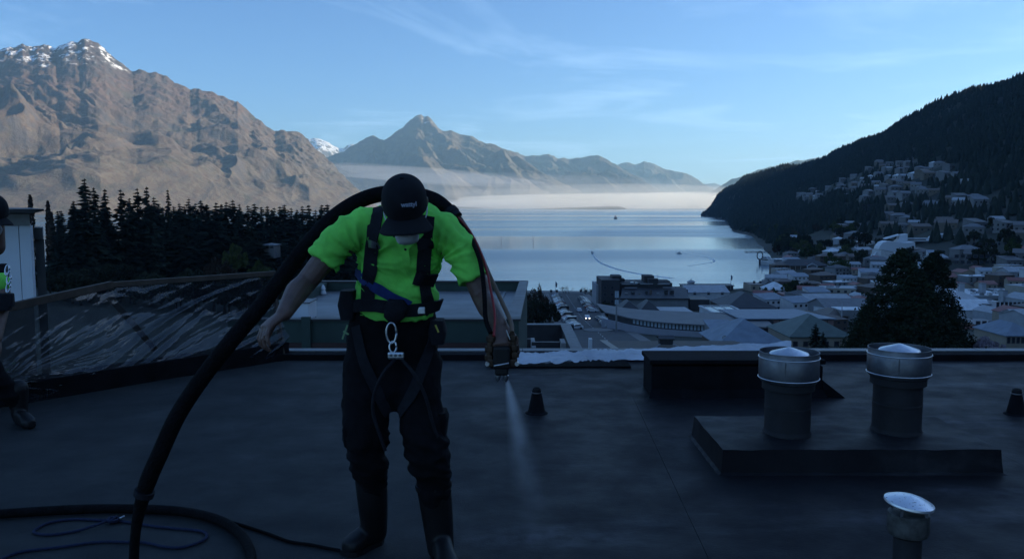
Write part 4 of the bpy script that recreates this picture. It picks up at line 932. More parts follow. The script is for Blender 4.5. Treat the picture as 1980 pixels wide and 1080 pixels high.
        n = len(poly); b.add([(v.x, v.y, 0.001) for v in poly] + [(v.x, v.y, 0.022) for v in poly], [tuple(range(n - 1, -1, -1)), tuple(range(n, 2 * n))] + [(i, (i + 1) % n, n + (i + 1) % n, n + i) for i in range(n)])
        so = b.build("sole", M_BOOT, o)
        cuff = MB(); ax = (mid - top).normalized(); cuff.tube([top - ax * 0.004, top + ax * 0.02], rs[0] * 1.05, 20); cuff.build("cuff", M_BOOT, o, True, angle=40)
        return o
    hl = G(733, 1046); hr = Vector((P(852, 1075, 3.42).x, 3.42, 0))
    boot(P(716, 905, 3.43), P(721, 975, 3.46), P(724, 1028, hl.y - 0.03), hl, G(668, 1074), [0.071, 0.064, 0.056])
    boot(P(838, 932, 3.38), P(846, 1000, 3.40), P(852, 1058, 3.41), hr, hr + Vector((0.06, -0.26, 0)), [0.074, 0.066, 0.058])
    # ---- cap with print
    cap, fr = cap_on(HC + up_h.normalized() * 0.030, up_h, fw_h, 0.089, W)
    cb = bvh_of([cap.data]); cu = bpy.data.curves.new("t", 'FONT'); cu.body = "wattyl"; cu.size = 0.0225; cu.align_x = 'CENTER'; cu.extrude = 0.0; cu.offset = 0.0009; cu.resolution_u = 3
    to = bpy.data.objects.new("t", cu); COL.objects.link(to); dg = bpy.context.evaluated_depsgraph_get(); dg.update()
    tm = bpy.data.meshes.new_from_object(to.evaluated_get(dg)); bpy.data.objects.remove(to)
    c0 = P(791, 399, 2.9); view = ray(791, 399).normalized()
    rt = Vector((1, 0.0, 0.07)).normalized(); ut = view.cross(rt) * -1
    if ut.z < 0: ut = -ut
    for v in tm.vertices:
        p_ = c0 + rt * v.co.x + ut * (v.co.y * 1.0)
        h = cb.ray_cast(p_ - view * 0.3, view)
        v.co = (h[0] + h[1].normalized() * (0.0015 if h[1].dot(view) < 0 else -0.0015)) if h[0] else p_
    tm.materials.append(M_PRINT); o = link("cap_print", tm, cap)
    # ---- dust mask under the brim
    c, f_, l_, u_ = fr; b = MB()
    ell_loft(b, [(HC + u_ * -0.035 + f_ * 0.085, 0.03, 0.025, l_, f_), (HC + u_ * -0.07 + f_ * 0.092, 0.045, 0.035, l_, f_), (HC + u_ * -0.105 + f_ * 0.075, 0.042, 0.035, l_, f_), (HC + u_ * -0.13 + f_ * 0.045, 0.024, 0.02, l_, f_)], 20); put(b, "dust_mask", M_MASK, W)
    for s in (-1, 1):
        put(MB().tube(spline([HC + u_ * -0.07 + f_ * 0.085 + l_ * (s * 0.04), HC + u_ * -0.035 + f_ * 0.03 + l_ * (s * 0.076), HC + u_ * -0.01 - f_ * 0.03 + l_ * (s * 0.082)], 5), 0.003, 6), "mask_strap", M_MASK, W)
    # ---- harness
    cl = bvh_of([shirt_me, tr_me])
    def strap(pix, w_, m, nm="harness_strap", off=0.005, th=0.005):
        rb, pts = wrap(cl, pix, w_, off, 8, th); put(rb, nm, m, W, True, 40); return pts
    strap([(735, 402), (727, 425), (721, 470), (716, 520), (712, 560), (712, 598)], 0.056, M_WEB)
    strap([(826, 418), (824, 450), (819, 500), (819, 550), (826, 585), (830, 602)], 0.056, M_WEB)
    strap([(684, 508), (698, 532), (724, 552), (752, 568), (774, 580), (790, 590)], 0.046, M_WEBB, "blue_strap", 0.007)
    strap([(674, 600), (700, 588), (735, 590), (765, 596), (800, 598), (835, 590), (848, 585)], 0.052, M_WEB, "waist_belt", 0.010, 0.008)
    strap([(684, 520), (692, 548), (702, 570), (716, 590)], 0.03, M_HIVIS, "shirt_tail", 0.003)
    strap([(718, 470), (735, 470)], 0.03, M_STEEL, "adjuster", 0.012, 0.004)
    strap([(806, 472), (834, 472)], 0.045, M_WEB, "adjuster_pad", 0.012, 0.006); strap([(803, 535), (838, 538)], 0.06, M_WEB, "adjuster_pad", 0.012, 0.008)
    strap([(690, 630), (705, 700), (730, 760), (748, 800)], 0.045, M_WEB, "leg_strap", 0.006); strap([(838, 640), (820, 700), (800, 755), (775, 800)], 0.045, M_WEB, "leg_strap", 0.006)
    def at_c(px_, py_, off):
        d = ray(px_, py_).normalized(); h = cl.ray_cast(Vector((0, 0, CAMZ)), d); return h[0] - d * off
    b = MB()                                                   # padded centre plate and pouches
    ell_loft(b, [(at_c(766, 578, 0.012), 0.03, 0.02, SX, FR), (at_c(766, 592, 0.016), 0.05, 0.028, SX, FR), (at_c(764, 610, 0.016), 0.045, 0.028, SX, FR), (at_c(762, 622, 0.01), 0.02, 0.016, SX, FR)], 18, 3); put(b, "chest_pad", M_WEB, W, True, 50)
    p0 = at_c(815, 600, 0.022); put(MB().box(p0, (0.03, 0.012, 0.03)), "buckle", M_STEEL, W, False, bevel=0.004)
    for q, sz in (((846, 640), 0.05), ((674, 588), 0.06)):
        p0 = P(q[0], q[1], 3.42); b = MB(); ell_loft(b, [(p0 + Vector((0, 0, sz)), 0.028, 0.05, SX, Vector((0, -1, 0))), (p0, 0.04, 0.06, SX, Vector((0, -1, 0))), (p0 - Vector((0, 0, sz)), 0.03, 0.05, SX, Vector((0, -1, 0)))], 16, 4); put(b, "tool_pouch", M_WEB, W, True, 50)
    # carabiner, ring and shackle hanging at the front
    ka = [at_c(758, 624, 0.02) + Vector((0, -0.02, 0)), None]
    c0 = ka[0]; lp = [c0 + Vector((0.020 * math.cos(a), 0, -0.038 + 0.042 * math.sin(a))) for a in [2 * math.pi * i / 24 for i in range(25)]]
    put(MB().tube(lp, 0.0052, 8), "carabiner", M_STEEL, W)
    c1 = c0 + Vector((0.006, -0.004, -0.094)); lp = [c1 + Vector((0.014 * math.cos(a), 0.004 * math.sin(a), 0.022 * math.sin(a))) for a in [2 * math.pi * i / 20 for i in range(21)]]
    put(MB().tube(lp, 0.0045, 8), "swivel_ring", M_STEEL, W)
    c2 = c1 + Vector((0.012, -0.002, -0.034))
    b = MB().box(c2, (0.066, 0.022, 0.030)); sh = put(b, "rope_grab", M_STEEL, W, False, bevel=0.008)
    for dx_ in (-0.018, 0.0, 0.018):
        b = MB(); b.tube([c2 + Vector((dx_, -0.010, 0.002)), c2 + Vector((dx_, -0.014, 0.002))], 0.006, 12); o = b.build("rivet", M_CAP, sh)
    lan = [c2 + Vector((0.0, 0.0, -0.012)), P(742, 720, 3.24), P(724, 760, 3.24), P(722, 800, 3.25), P(738, 850, 3.26), P(745, 870, 3.27)]
    put(MB().tube(spline(lan, 8), 0.007, 8), "lanyard", M_WEB, W)
    lan = [c2 + Vector((0.02, 0.0, -0.012)), P(800, 722, 3.24), P(822, 765, 3.24), P(836, 815, 3.26), P(848, 852, 3.28)]
    put(MB().tube(spline(lan, 8), 0.007, 8), "lanyard", M_WEB, W)
    M_LIME = mat("pale_green_clip", (0.20, 0.34, 0.16), 0.5)
    put(MB().bar(P(662, 655, 3.36), P(672, 628, 3.36), 0.008, 0.006), "side_clip", M_LIME, W, False); put(MB().bar(P(664, 640, 3.355), P(674, 646, 3.355), 0.008, 0.006), "side_clip", M_LIME, W, False)
    put(MB().bar(P(842, 628, 3.33), P(848, 642, 3.33), 0.009, 0.006), "side_clip", mat("yellow_clip", (0.45, 0.40, 0.05), 0.5), W, False)
    return W, (sL, sR, wR, hdR.normalized())
WORKER, (sL_, sR_, wR_, hd_) = main_worker()

# ------------------------------------------------------------------ spray gun, hoses, spray
def spray_gun():
    Yg = 2.985
    c = P(970, 688, Yg); t = thing("spray_gun", "black two-hose spray gun with brass fittings held in the worker's hand", "spray gun", c)
    L = lambda px_, py_, dy=0.0: P(px_, py_, Yg + dy) - c
    MB().box(L(970, 690), (0.064, 0.055, 0.085), 0).build("body", M_BOOT, t, bevel=0.01)
    MB().box(L(970, 716), (0.050, 0.048, 0.03), 0).build("nose_block", M_BOOT, t, bevel=0.008)
    MB().tube([L(970, 655, 0.03), L(970, 680, 0.01)], [0.015, 0.018], 14).build("handle", M_CHAR, t, True, angle=40)
    MB().tube([L(955, 707, -0.034), L(984, 702, -0.034)], 0.0035, 8).build("trigger_bar", M_STEEL, t, True)
    for px_ in (962.5, 978):
        n = MB().lathe([(0.0085, 0.012), (0.0085, -0.004), (0.0105, -0.006), (0.0105, -0.018), (0.006, -0.026), (0.004, -0.030)], L(px_, 722), 16).build("nozzle", M_STEEL, t, True, angle=35)
    for s, xs_, ys_ in ((-1, (951, 948, 946, 947), (646, 664, 684, 700)), (1, (989, 993, 995, 993), (644, 662, 680, 692))):
        pts = [L(x, y, 0.0) for x, y in zip(xs_, ys_)]
        f = MB().tube(spline(pts, 4), 0.0115, 12).build("hose_manifold", M_BRASS, t, True, angle=40)
        for k in (0.18, 0.5, 0.82):
            p_ = Vector(spline(pts, 10)[int(k * 30)]); MB().lathe([(0.0165, -0.010), (0.0175, -0.006), (0.0175, 0.006), (0.0165, 0.010)], p_, 6).build("hex_nut", M_BRASS, f)
        p_ = L(950 if s < 0 else 992, 700); MB().box(p_, (0.032, 0.036, 0.03)).build("valve_block", M_BRASS, t, bevel=0.005)
        MB().tube([p_ + Vector((s * 0.014, -0.02, 0)), p_ + Vector((s * 0.014, -0.034, 0))], 0.008, 10).build("valve_screw", M_STEEL, t, True, angle=40)
    MB().bar(L(979, 638, -0.02), L(986, 656, -0.02), 0.008, 0.004).build("hook", M_STEEL, t, bevel=0.001)
    return t
spray_gun()
def hose(name, label, pts, r, m, n=14, sub=10, parts=None):
    c = Vector(pts[0]); t = thing(name, label, "hose", c); q = [p_ - c for p_ in spline(pts, sub)]
    rr = r if not hasattr(r, '__len__') else list(np.interp(np.linspace(0, 1, len(q)), np.linspace(0, 1, len(r)), r))
    MB().tube(q, rr, n).build("tube", m, t, True, angle=60)
    return t, c, q
# the big sleeve comes off the roof, over both shoulders behind the neck and down to the gun
mainp = [P(262, 1150, 3.22), P(259, 1085, 3.30), P(262, 1030, 3.28), P(270, 985, 3.27), P(286, 930, 3.26), P(310, 875, 3.25), P(345, 800, 3.25), P(395, 725, 3.26), P(450, 655, 3.30), P(505, 590, 3.36), P(552, 527, 3.42), P(598, 468, 3.46), P(645, 420, 3.48), P(695, 388, 3.49), P(745, 374, 3.48), P(800, 376, 3.47), P(840, 387, 3.45), P(865, 405, 3.42), P(880, 420, 3.40)]
t, c, q = hose("hose_bundle", "thick black sleeved hose slung over the worker's shoulders and down to the roof", mainp, [0.020, 0.020, 0.020, 0.024, 0.034, 0.034, 0.034, 0.033, 0.034, 0.034, 0.034, 0.033, 0.033, 0.033, 0.033, 0.033, 0.032, 0.030, 0.028], M_RUBHOSE)
for k, s in ((0.20, 0.040), (0.968, 0.034), (0.998, 0.031)):
    i = int(k * (len(q) - 1)); d = (q[min(i + 1, len(q) - 1)] - q[i - 1]).normalized()
    MB().tube([q[i] - d * 0.012, q[i] + d * 0.012], s, 16).build("tape_band", M_WEB, t, True, angle=40)
e0 = P(880, 420, 3.40)
gl, gr = P(949, 644, 2.985), P(990, 642, 2.985)
for nm, lab, pts, r, m in (
    ("hose_line", "thin black hose from the sleeve to the left side of the gun", [e0, P(904, 450, 3.33), P(927, 500, 3.19), P(936, 560, 3.12), P(939, 615, 3.03), gl], 0.0088, M_RUBHOSE),
    ("hose_line", "thin red hose hanging beside the worker's forearm", [e0 + Vector((0.012, -0.01, 0)), P(912, 452, 3.32), P(937, 508, 3.19), P(950, 565, 3.11), P(957, 610, 3.02), P(955, 650, 2.95)], 0.0050, M_RED),
    ("hose_line", "thin tan hose curving to the right side of the gun", [e0 + Vector((0.015, 0.01, 0.005)), P(918, 466, 3.33), P(944, 526, 3.22), P(969, 580, 3.12), P(987, 620, 3.03), gr], 0.0085, M_TAN)):
    o = MB().tube(spline(pts, 10), r, 10).build(nm, m, None, True, angle=60); tag(o, lab, "hose", "hose lines to the gun")
# hose lying across the roof, with a thin cord and a blue rope
gp = lambda L_, z: [G(x, y, z) for x, y in L_]
zq = lambda L_: [(a / 3.375, 760 + b / 3.375) for a, b in L_]
pts = [G(-420, 1016, 0.025)] + gp(zq([(-500, 812), (0, 785), (300, 765), (600, 752), (900, 753), (1150, 765), (1350, 800), (1480, 850), (1570, 920), (1620, 1000), (1640, 1080), (1630, 1200)]), 0.025)
c0 = pts[0]; q = [v - c0 for v in spline(pts, 10)]
t = thing("ground_hose", "black hose lying across the roof at the lower left", "hose", c0); MB().tube(q, 0.0225, 14).build("tube", M_RUBHOSE, t, True, angle=60)
o = MB().tube(spline(gp(zq([(1380, 815), (1480, 832), (1600, 865), (1750, 915), (1890, 965)]) + [(600, 1052), (640, 1060), (676, 1066)], 0.008), 8), 0.0075, 8).build("cord", M_RUBHOSE, None, True); tag(o, "thin black cord running along the roof to the worker's boot", "cord")
rp_ = gp(zq([(-60, 1130), (20, 1075), (150, 1030), (400, 1000), (640, 968), (840, 968), (950, 972), (1080, 1000), (1200, 1000), (1320, 960), (1350, 920), (1300, 895), (1150, 880), (1000, 865), (880, 845), (760, 830), (640, 825), (480, 820), (330, 840), (240, 880), (230, 910), (330, 920), (480, 900), (600, 880), (700, 845), (760, 822)]), 0.007)
for k in range(len(rp_) - 3, len(rp_)): rp_[k].z += 0.010
M_ROPE = mat("blue_rope", (0.006, 0.014, 0.05), 0.85, var=0.35, scale=120, bump=0.5, bscale=260)
t = thing("safety_rope", "blue rope lying in loops on the roof", "rope", rp_[0])
q = spline(rp_, 14); bb = MB()
bb.tube([v - rp_[0] for v in q], [0.0068 + 0.0010 * math.sin(i * 1.9) for i in range(len(q))], 8); bb.build("strand", M_ROPE, t, True)
kn = G(219, 1006, 0.012) - rp_[0]; bb = MB()
for a in (0.2, 1.3, 2.4): bb.tube([kn + Vector((0.026 * math.cos(x) * math.cos(a), 0.022 * math.sin(x), 0.006 + 0.018 * math.cos(x) * math.sin(a) * 0.6)) for x in [2 * math.pi * i / 14 for i in range(15)]], 0.0068, 8)
bb.build("knot", M_ROPE, t, True)
MB().tube([kn + Vector((0.03, 0, 0.012)), kn + Vector((0.05, 0.01, 0.02))], 0.004, 8).build("eyelet", M_STEEL, t, True)
def second_worker():
    Yw = 5.45; X0 = xat(-84, 800, Yw)
    W = thing("person", "second worker in green shirt, harness and black cap cut by the left edge", "person", (X0, Yw, 0))
    SX = Vector((1, 0, 0)); FR = Vector((0.25, -0.97, 0)); LT = Vector((0.97, 0.25, 0))
    o = Vector((X0, Yw, 0))
    def q(x, y, z): return o + LT * x - FR * y + Vector((0, 0, z))
    hc = Vector((xat(-15, 400, Yw - 0.1), Yw - 0.10, zat(412, Yw - 0.1)))
    zs = hc.z - 0.20
    up = Vector((0.15, -0.3, 0.93)); fw = Vector((0.55, -0.8, -0.25))
    b = MB(); head_mesh(b, hc, up, fw); limb(b, [hc + Vector((-0.02, 0.04, -0.22)), hc + Vector((0, 0.02, -0.06))], [0.06, 0.055])
    ell_loft(b, [(q(0, 0, 0.95), 0.13, 0.09, LT, FR), (q(0, 0, zs - 0.2), 0.14, 0.09, LT, FR), (q(0, 0.0, zs), 0.12, 0.08, LT, FR)], 20)
    sR, eR, wR = q(0.20, 0.0, zs - 0.05), q(0.235, 0.04, zs - 0.34), q(0.235, -0.18, zs - 0.52)
    wR = Vector((xat(-6, 655, Yw - 0.2), Yw - 0.2, zat(655, Yw - 0.2)))
    eR = sR.lerp(wR, 0.52) + Vector((0.05, 0.08, 0))
    limb(b, [sR, eR], [0.05, 0.043]); limb(b, [eR, eR.lerp(wR, 0.4), wR], [0.043, 0.044, 0.03]); hand(b, wR, Vector((0.1, -0.5, -0.8)), Vector((0.8, -0.4, 0.2)), 1, 0.45)
    sL, eL, wL = q(-0.20, 0, zs - 0.05), q(-0.28, 0.05, zs - 0.34), q(-0.25, -0.16, zs - 0.52)
    limb(b, [sL, eL], [0.05, 0.043]); limb(b, [eL, wL], [0.043, 0.03]); hand(b, wL, Vector((0, -0.5, -0.8)), Vector((-0.8, -0.4, 0.2)), -1, 0.45)
    solid("body", remesh(b, 0.006, 3), M_SKIN, W)
    b = MB(); ell_loft(b, [(q(0, 0, 0.86), 0.175, 0.12, LT, FR), (q(0, 0, 1.0), 0.17, 0.12, LT, FR), (q(0, 0, zs - 0.16), 0.19, 0.125, LT, FR), (q(0, 0, zs - 0.03), 0.18, 0.10, LT, FR), (q(0, 0.01, zs + 0.04), 0.09, 0.075, LT, FR)], 26, 2.4)
    limb(b, [sR, sR.lerp(eR, 0.4), sR.lerp(eR, 0.8)], [0.075, 0.074, 0.07]); limb(b, [sL, sL.lerp(eL, 0.8)], [0.075, 0.07])
    me = remesh(b, 0.009, 2); displace(me, lambda co, no: 0.010 * (ridged(co[:, 0] * 8 + co[:, 2] * 6, co[:, 2] * 5, 5, 3) - 0.85)); solid("polo_shirt", me, M_HIVIS, W); sm = me
    b = MB(); ell_loft(b, [(q(0, 0, 0.93), 0.18, 0.125, LT, FR), (q(0, 0, 0.82), 0.19, 0.13, LT, FR), (q(0, 0, 0.72), 0.17, 0.12, LT, FR)], 24)
    f1 = G(24, 826); f1 = Vector((f1.x - 0.02, f1.y + 0.06, 0))
    for s, ft in ((1, f1), (-1, q(-0.16, 0.05, 0))):
        limb(b, [q(s * 0.085, 0, 0.82), q(s * 0.09, 0, 0.80).lerp(ft, 0.5) + Vector((0, -0.03, 0.02)), ft + Vector((0, 0.06, 0.14))], [0.10, 0.078, 0.062], 14)
    me = remesh(b, 0.010, 2); displace(me, lambda co, no: 0.009 * (ridged(co[:, 2] * 10, co[:, 0] * 5, 8, 3) - 0.85)); solid("trousers", me, M_TROUSER, W)
    for ft, d in ((f1, Vector((0.75, -0.66, 0))), (q(-0.16, 0.05, 0), Vector((-0.1, -1, 0)))):
        b = MB(); limb(b, [ft + Vector((0, 0.06, 0.24)), ft + Vector((0, 0.06, 0.06))], [0.066, 0.052]); s = Vector((-d.y, d.x, 0)); z = Vector((0, 0, 1)); h = ft - d * 0.03 + Vector((0, 0.05, 0))
        ell_loft(b, [(h + d * (0.27 * a) + z * hh, w, e, s, z) for a, w, hh, e in ((-0.05, 0.025, 0.04, 0.035), (0.1, 0.04, 0.05, 0.048), (0.5, 0.043, 0.05, 0.048), (0.8, 0.048, 0.04, 0.038), (1.0, 0.028, 0.034, 0.03))], 16, 2.6)
        bo = solid("boot", remesh(b, 0.008, 2), M_BOOT, W)
    cap_on(hc + up.normalized() * 0.03, up, fw, 0.098, W)
    b = MB(); u_ = up.normalized(); f_ = (fw - u_ * fw.dot(u_)).normalized(); l_ = f_.cross(u_)
    ell_loft(b, [(hc - u_ * 0.04 + f_ * 0.085, 0.03, 0.025, l_, f_), (hc - u_ * 0.08 + f_ * 0.09, 0.045, 0.035, l_, f_), (hc - u_ * 0.12 + f_ * 0.06, 0.035, 0.03, l_, f_)], 16); put(b, "dust_mask", M_MASK, W)
    bv = bvh_of([sm])
    def st(pts, w, m, nm):
        P_, N_ = [], []
        for p_ in spline(pts, 6):
            h = bv.find_nearest(p_); P_.append(h[0] + h[1] * 0.005); N_.append(h[1])
        put(ribbon(P_, N_, w, 0.005), nm, m, W, True, 40)
    st([q(0.10, -0.2, zs + 0.02), q(0.11, -0.25, zs - 0.2), q(0.12, -0.25, 1.0), q(0.12, -0.25, 0.9)], 0.05, M_WEB, "harness_strap")
    st([q(-0.10, -0.2, zs + 0.02), q(-0.11, -0.25, zs - 0.2), q(-0.12, -0.25, 0.9)], 0.05, M_WEB, "harness_strap")
    st([q(-0.2, -0.1, 0.95), q(0, -0.25, 0.94), q(0.16, -0.2, 0.95), q(0.25, 0, 0.96)], 0.06, M_WEB, "waist_belt")
    Yc = Yw - 0.16
    for px_, py_, r_ in ((14, 522, 0.022), (17, 540, 0.02), (16, 556, 0.02)):
        c = P(px_, py_, Yc); put(MB().tube([c + Vector((r_ * 0.6 * math.cos(a), 0.01 * math.sin(a), r_ * 1.5 * math.sin(a))) for a in [2 * math.pi * i / 18 for i in range(19)]], 0.0055, 8), "carabiner", M_STEEL, W)
    for px_, py_, s in ((6, 518, (0.05, 0.04, 0.06)), (12, 580, (0.09, 0.06, 0.09)), (4, 590, (0.10, 0.08, 0.07))):
        put(MB().box(P(px_, py_, Yc + 0.04), s, 0.3), "tool_pouch", M_WEB, W, False, bevel=0.012)
second_worker()

# fine spray leaving the gun
def spray():
    a = P(979, 727, 2.985); bt = Vector((a.x + 0.16, a.y + 0.42, 0.02)); d = bt - a; L = d.length
    n, m = 24, 12; rings = []
    dn = d.normalized(); s = dn.cross(Vector((0, 1, 0))).normalized(); w = dn.cross(s)
    for j in range(m):
        t = j / (m - 1); r = 0.004 + 0.125 * t ** 0.85
        rings.append([a + d * t + (s * math.cos(2 * math.pi * i / n) + w * math.sin(2 * math.pi * i / n)) * r - a for i in range(n)])
    me_b = MB().loft(rings)
    mt = bpy.data.materials.new("spray_mist"); mt.use_nodes = True; nn, l = mt.node_tree.nodes, mt.node_tree.links; nn.remove(nn["Principled BSDF"])
    v = nn.new("ShaderNodeVolumePrincipled"); v.inputs["Color"].default_value = (0.9, 0.92, 0.95, 1); v.inputs["Anisotropy"].default_value = 0.2
    tc = nn.new("ShaderNodeTexCoord")
    dot = nn.new("ShaderNodeVectorMath"); dot.operation = 'DOT_PRODUCT'; l.new(tc.outputs["Object"], dot.inputs[0]); dot.inputs[1].default_value = dn
    ax = nn.new("ShaderNodeVectorMath"); ax.operation = 'SCALE'; ax.inputs[0].default_value = dn; l.new(dot.outputs["Value"], ax.inputs["Scale"])
    sb = nn.new("ShaderNodeVectorMath"); sb.operation = 'SUBTRACT'; l.new(tc.outputs["Object"], sb.inputs[0]); l.new(ax.outputs[0], sb.inputs[1])
    ln = nn.new("ShaderNodeVectorMath"); ln.operation = 'LENGTH'; l.new(sb.outputs[0], ln.inputs[0])
    def mth(op, a_, b_=None):
        z = nn.new("ShaderNodeMath"); z.operation = op
        for i, q in ((0, a_), (1, b_)):
            if q is None: continue
            if isinstance(q, (int, float)): z.inputs[i].default_value = q
            else: l.new(q, z.inputs[i])
        return z.outputs[0]
    t = mth('MAXIMUM', mth('DIVIDE', dot.outputs["Value"], L), 0.01)
    rad = mth('ADD', mth('MULTIPLY', mth('POWER', t, 0.8), 0.095), 0.004)
    q = mth('DIVIDE', ln.outputs["Value"], rad)
    core = mth('POWER', 2.718, mth('MULTIPLY', mth('MULTIPLY', q, q), -2.2))
    fall = mth('DIVIDE', 0.65, mth('ADD', mth('POWER', t, 1.7), 0.012))
    fade = mth('MAXIMUM', 0.0, mth('MINIMUM', mth('MULTIPLY', mth('SUBTRACT', 0.95, t), 1.5), 1.0))
    nz = nn.new("ShaderNodeTexNoise"); l.new(tc.outputs["Object"], nz.inputs["Vector"]); nz.inputs["Scale"].default_value = 9; nz.inputs["Detail"].default_value = 4
    mr = nn.new("ShaderNodeMapRange"); l.new(nz.outputs[0], mr.inputs[0]); mr.inputs[1].default_value = 0.35; mr.inputs[2].default_value = 0.65; mr.inputs[3].default_value = 0.25; mr.inputs[4].default_value = 1.6
    l.new(mth('MULTIPLY', mth('MULTIPLY', mth('MULTIPLY', core, fall), mr.outputs[0]), fade), v.inputs["Density"])
    l.new(v.outputs[0], nn["Material Output"].inputs["Volume"])
    o = me_b.build("spray_mist", mt, kind="stuff"); o.location = a
    o["label"] = "pale fan of spray leaving the gun"; o["category"] = "spray"
spray()
# ------------------------------------------------------------------ town
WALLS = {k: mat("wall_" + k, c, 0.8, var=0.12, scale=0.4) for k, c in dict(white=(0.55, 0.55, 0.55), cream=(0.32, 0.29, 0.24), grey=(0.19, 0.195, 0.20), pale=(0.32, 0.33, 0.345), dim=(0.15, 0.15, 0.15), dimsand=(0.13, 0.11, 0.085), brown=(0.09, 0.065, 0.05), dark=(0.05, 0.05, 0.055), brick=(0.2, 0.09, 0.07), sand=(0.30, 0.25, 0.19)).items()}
ROOFS = {k: mat("roof_" + k, c, 0.55, var=0.2, scale=0.5) for k, c in dict(grey=(0.13, 0.135, 0.145), dark=(0.035, 0.037, 0.042), pale=(0.32, 0.335, 0.355), white=(0.62, 0.64, 0.66), red=(0.22, 0.07, 0.055), brown=(0.11, 0.085, 0.07), green=(0.07, 0.10, 0.085), blue=(0.16, 0.20, 0.25)).items()}
M_GLASS = mat("window_glass", (0.03, 0.035, 0.045), 0.12, var=0.2, scale=0.3, spec=0.8)
M_GLASSP = mat("pale_window_glass", (0.38, 0.45, 0.5), 0.15, var=0.25, scale=0.3, spec=0.8)
M_FRAME = mat("window_frame", (0.05, 0.05, 0.055), 0.6)
M_FRAMEW = mat("white_frame", (0.6, 0.6, 0.6), 0.6)
def win(parent, x, y, z, w, h, rz=0.0, m=None, fm=None, pane=True):
    """window on a face looking to -y of its own frame: frame ring and recessed pane"""
    fm = fm or M_FRAME; m = m or M_GLASS; t = min(w, h) * 0.12; b = MB()
    for cx, cz, sx_, sz_ in ((0, h / 2 - t / 2, w, t), (0, -h / 2 + t / 2, w, t), (-w / 2 + t / 2, 0, t, h - 2 * t), (w / 2 - t / 2, 0, t, h - 2 * t)): b.box((cx, -0.04, cz), (sx_, 0.10, sz_))
    o = b.build("window", fm, parent); o.location = (x, y, z); o.rotation_euler = (0, 0, rz)
    if pane:
        p_ = MB().box((0, -0.012, 0), (w - 2 * t, 0.03, h - 2 * t)).build("pane", m, o)
    return o
def roof_mesh(kind, w, d, h, rise, ov=0.4, along='x'):
    a, c = w / 2 + ov, d / 2 + ov; b = MB(); t = 0.18
    if kind == 'flat':
        b.box((0, 0, h + 0.12), (w + 0.1, d + 0.1, 0.24)); return b
    if kind == 'gable':
        if along == 'x':
            for s in (-1, 1): b.add([(-a, s * c, h - 0.02), (a, s * c, h - 0.02), (a, 0, h + rise), (-a, 0, h + rise), (-a, s * c, h + t), (a, s * c, h + t), (a, 0, h + rise + t), (-a, 0, h + rise + t)], [(0, 1, 2, 3), (4, 5, 6, 7), (0, 1, 5, 4), (0, 3, 7, 4), (1, 2, 6, 5)])
        else:
            for s in (-1, 1): b.add([(s * a, -c, h - 0.02), (s * a, c, h - 0.02), (0, c, h + rise), (0, -c, h + rise), (s * a, -c, h + t), (s * a, c, h + t), (0, c, h + rise + t), (0, -c, h + rise + t)], [(0, 1, 2, 3), (4, 5, 6, 7), (0, 1, 5, 4), (0, 3, 7, 4), (1, 2, 6, 5)])
        return b
    if kind == 'hip':
        k = max(0, (w - d) / 2) if w >= d else 0; j = max(0, (d - w) / 2)
        b.add([(-a, -c, h), (a, -c, h), (a, c, h), (-a, c, h), (-k, -j, h + rise), (k, -j, h + rise), (k, j, h + rise), (-k, j, h + rise), (-a, -c, h + t), (a, -c, h + t), (a, c, h + t), (-a, c, h + t)],
              [(3, 2, 1, 0), (0, 1, 9, 8), (1, 2, 10, 9), (2, 3, 11, 10), (3, 0, 8, 11), (8, 9, 5, 4), (9, 10, 6, 5), (10, 11, 7, 6), (11, 8, 4, 7), (4, 5, 6, 7)]); return b
    if kind == 'mono':
        b.add([(-a, -c, h), (a, -c, h), (a, c, h + rise), (-a, c, h + rise), (-a, -c, h + t), (a, -c, h + t), (a, c, h + rise + t), (-a, c, h + rise + t)], [(3, 2, 1, 0), (4, 5, 6, 7), (0, 1, 5, 4), (1, 2, 6, 5), (2, 3, 7, 6), (3, 0, 4, 7)]); return b
FOOT = []
def building(name, label, cat, c, w, d, h, roof='hip', rise=2.0, rz=0.0, wall='pale', rf='grey', win_rows=(), group=None, along='x', ov=0.4, base=3.0, glass=None, fm=None, ww=1.2, wh=1.3, side=False):
    """c: centre of the footprint at ground; win_rows: (height, count)"""
    t = thing(name, label, cat, c, rz, group); FOOT.append((c[0], c[1], math.hypot(w, d) / 2))
    wb = MB().box((0, 0, (h - base) / 2), (w, d, h + base))
    if roof == 'gable':
        if along == 'x':
            for s in (-1, 1): wb.add([(s * w / 2, -d / 2, h), (s * w / 2, d / 2, h), (s * w / 2, 0, h + rise)], [(0, 1, 2)])
        else:
            for s in (-1, 1): wb.add([(-w / 2, s * d / 2, h), (w / 2, s * d / 2, h), (0, s * d / 2, h + rise)], [(0, 1, 2)])
    if roof == 'mono':
        wb.add([(-w / 2, d / 2, h), (w / 2, d / 2, h), (w / 2, d / 2, h + rise), (-w / 2, d / 2, h + rise), (-w / 2, -d / 2, h), (w / 2, -d / 2, h)], [(0, 1, 2, 3), (4, 0, 3), (5, 2, 1)])
    wb.build("wall", WALLS[wall], t)
    roof_mesh(roof, w, d, h + 0.005, rise, ov, along).build("roof", ROOFS[rf], t)
    for z, n in win_rows:
        for i in range(n): win(t, -w / 2 + w * (i + 0.5) / n, -d / 2, z, min(ww, w / n * 0.7), wh, 0, glass, fm)
    if side:
        for z, n in win_rows:
            k = max(1, int(n * d / w))
            for i in range(k): win(t, -w / 2, -d / 2 + d * (i + 0.5) / k, z, min(ww, d / k * 0.7), wh, -math.pi / 2, glass, fm)
    return t
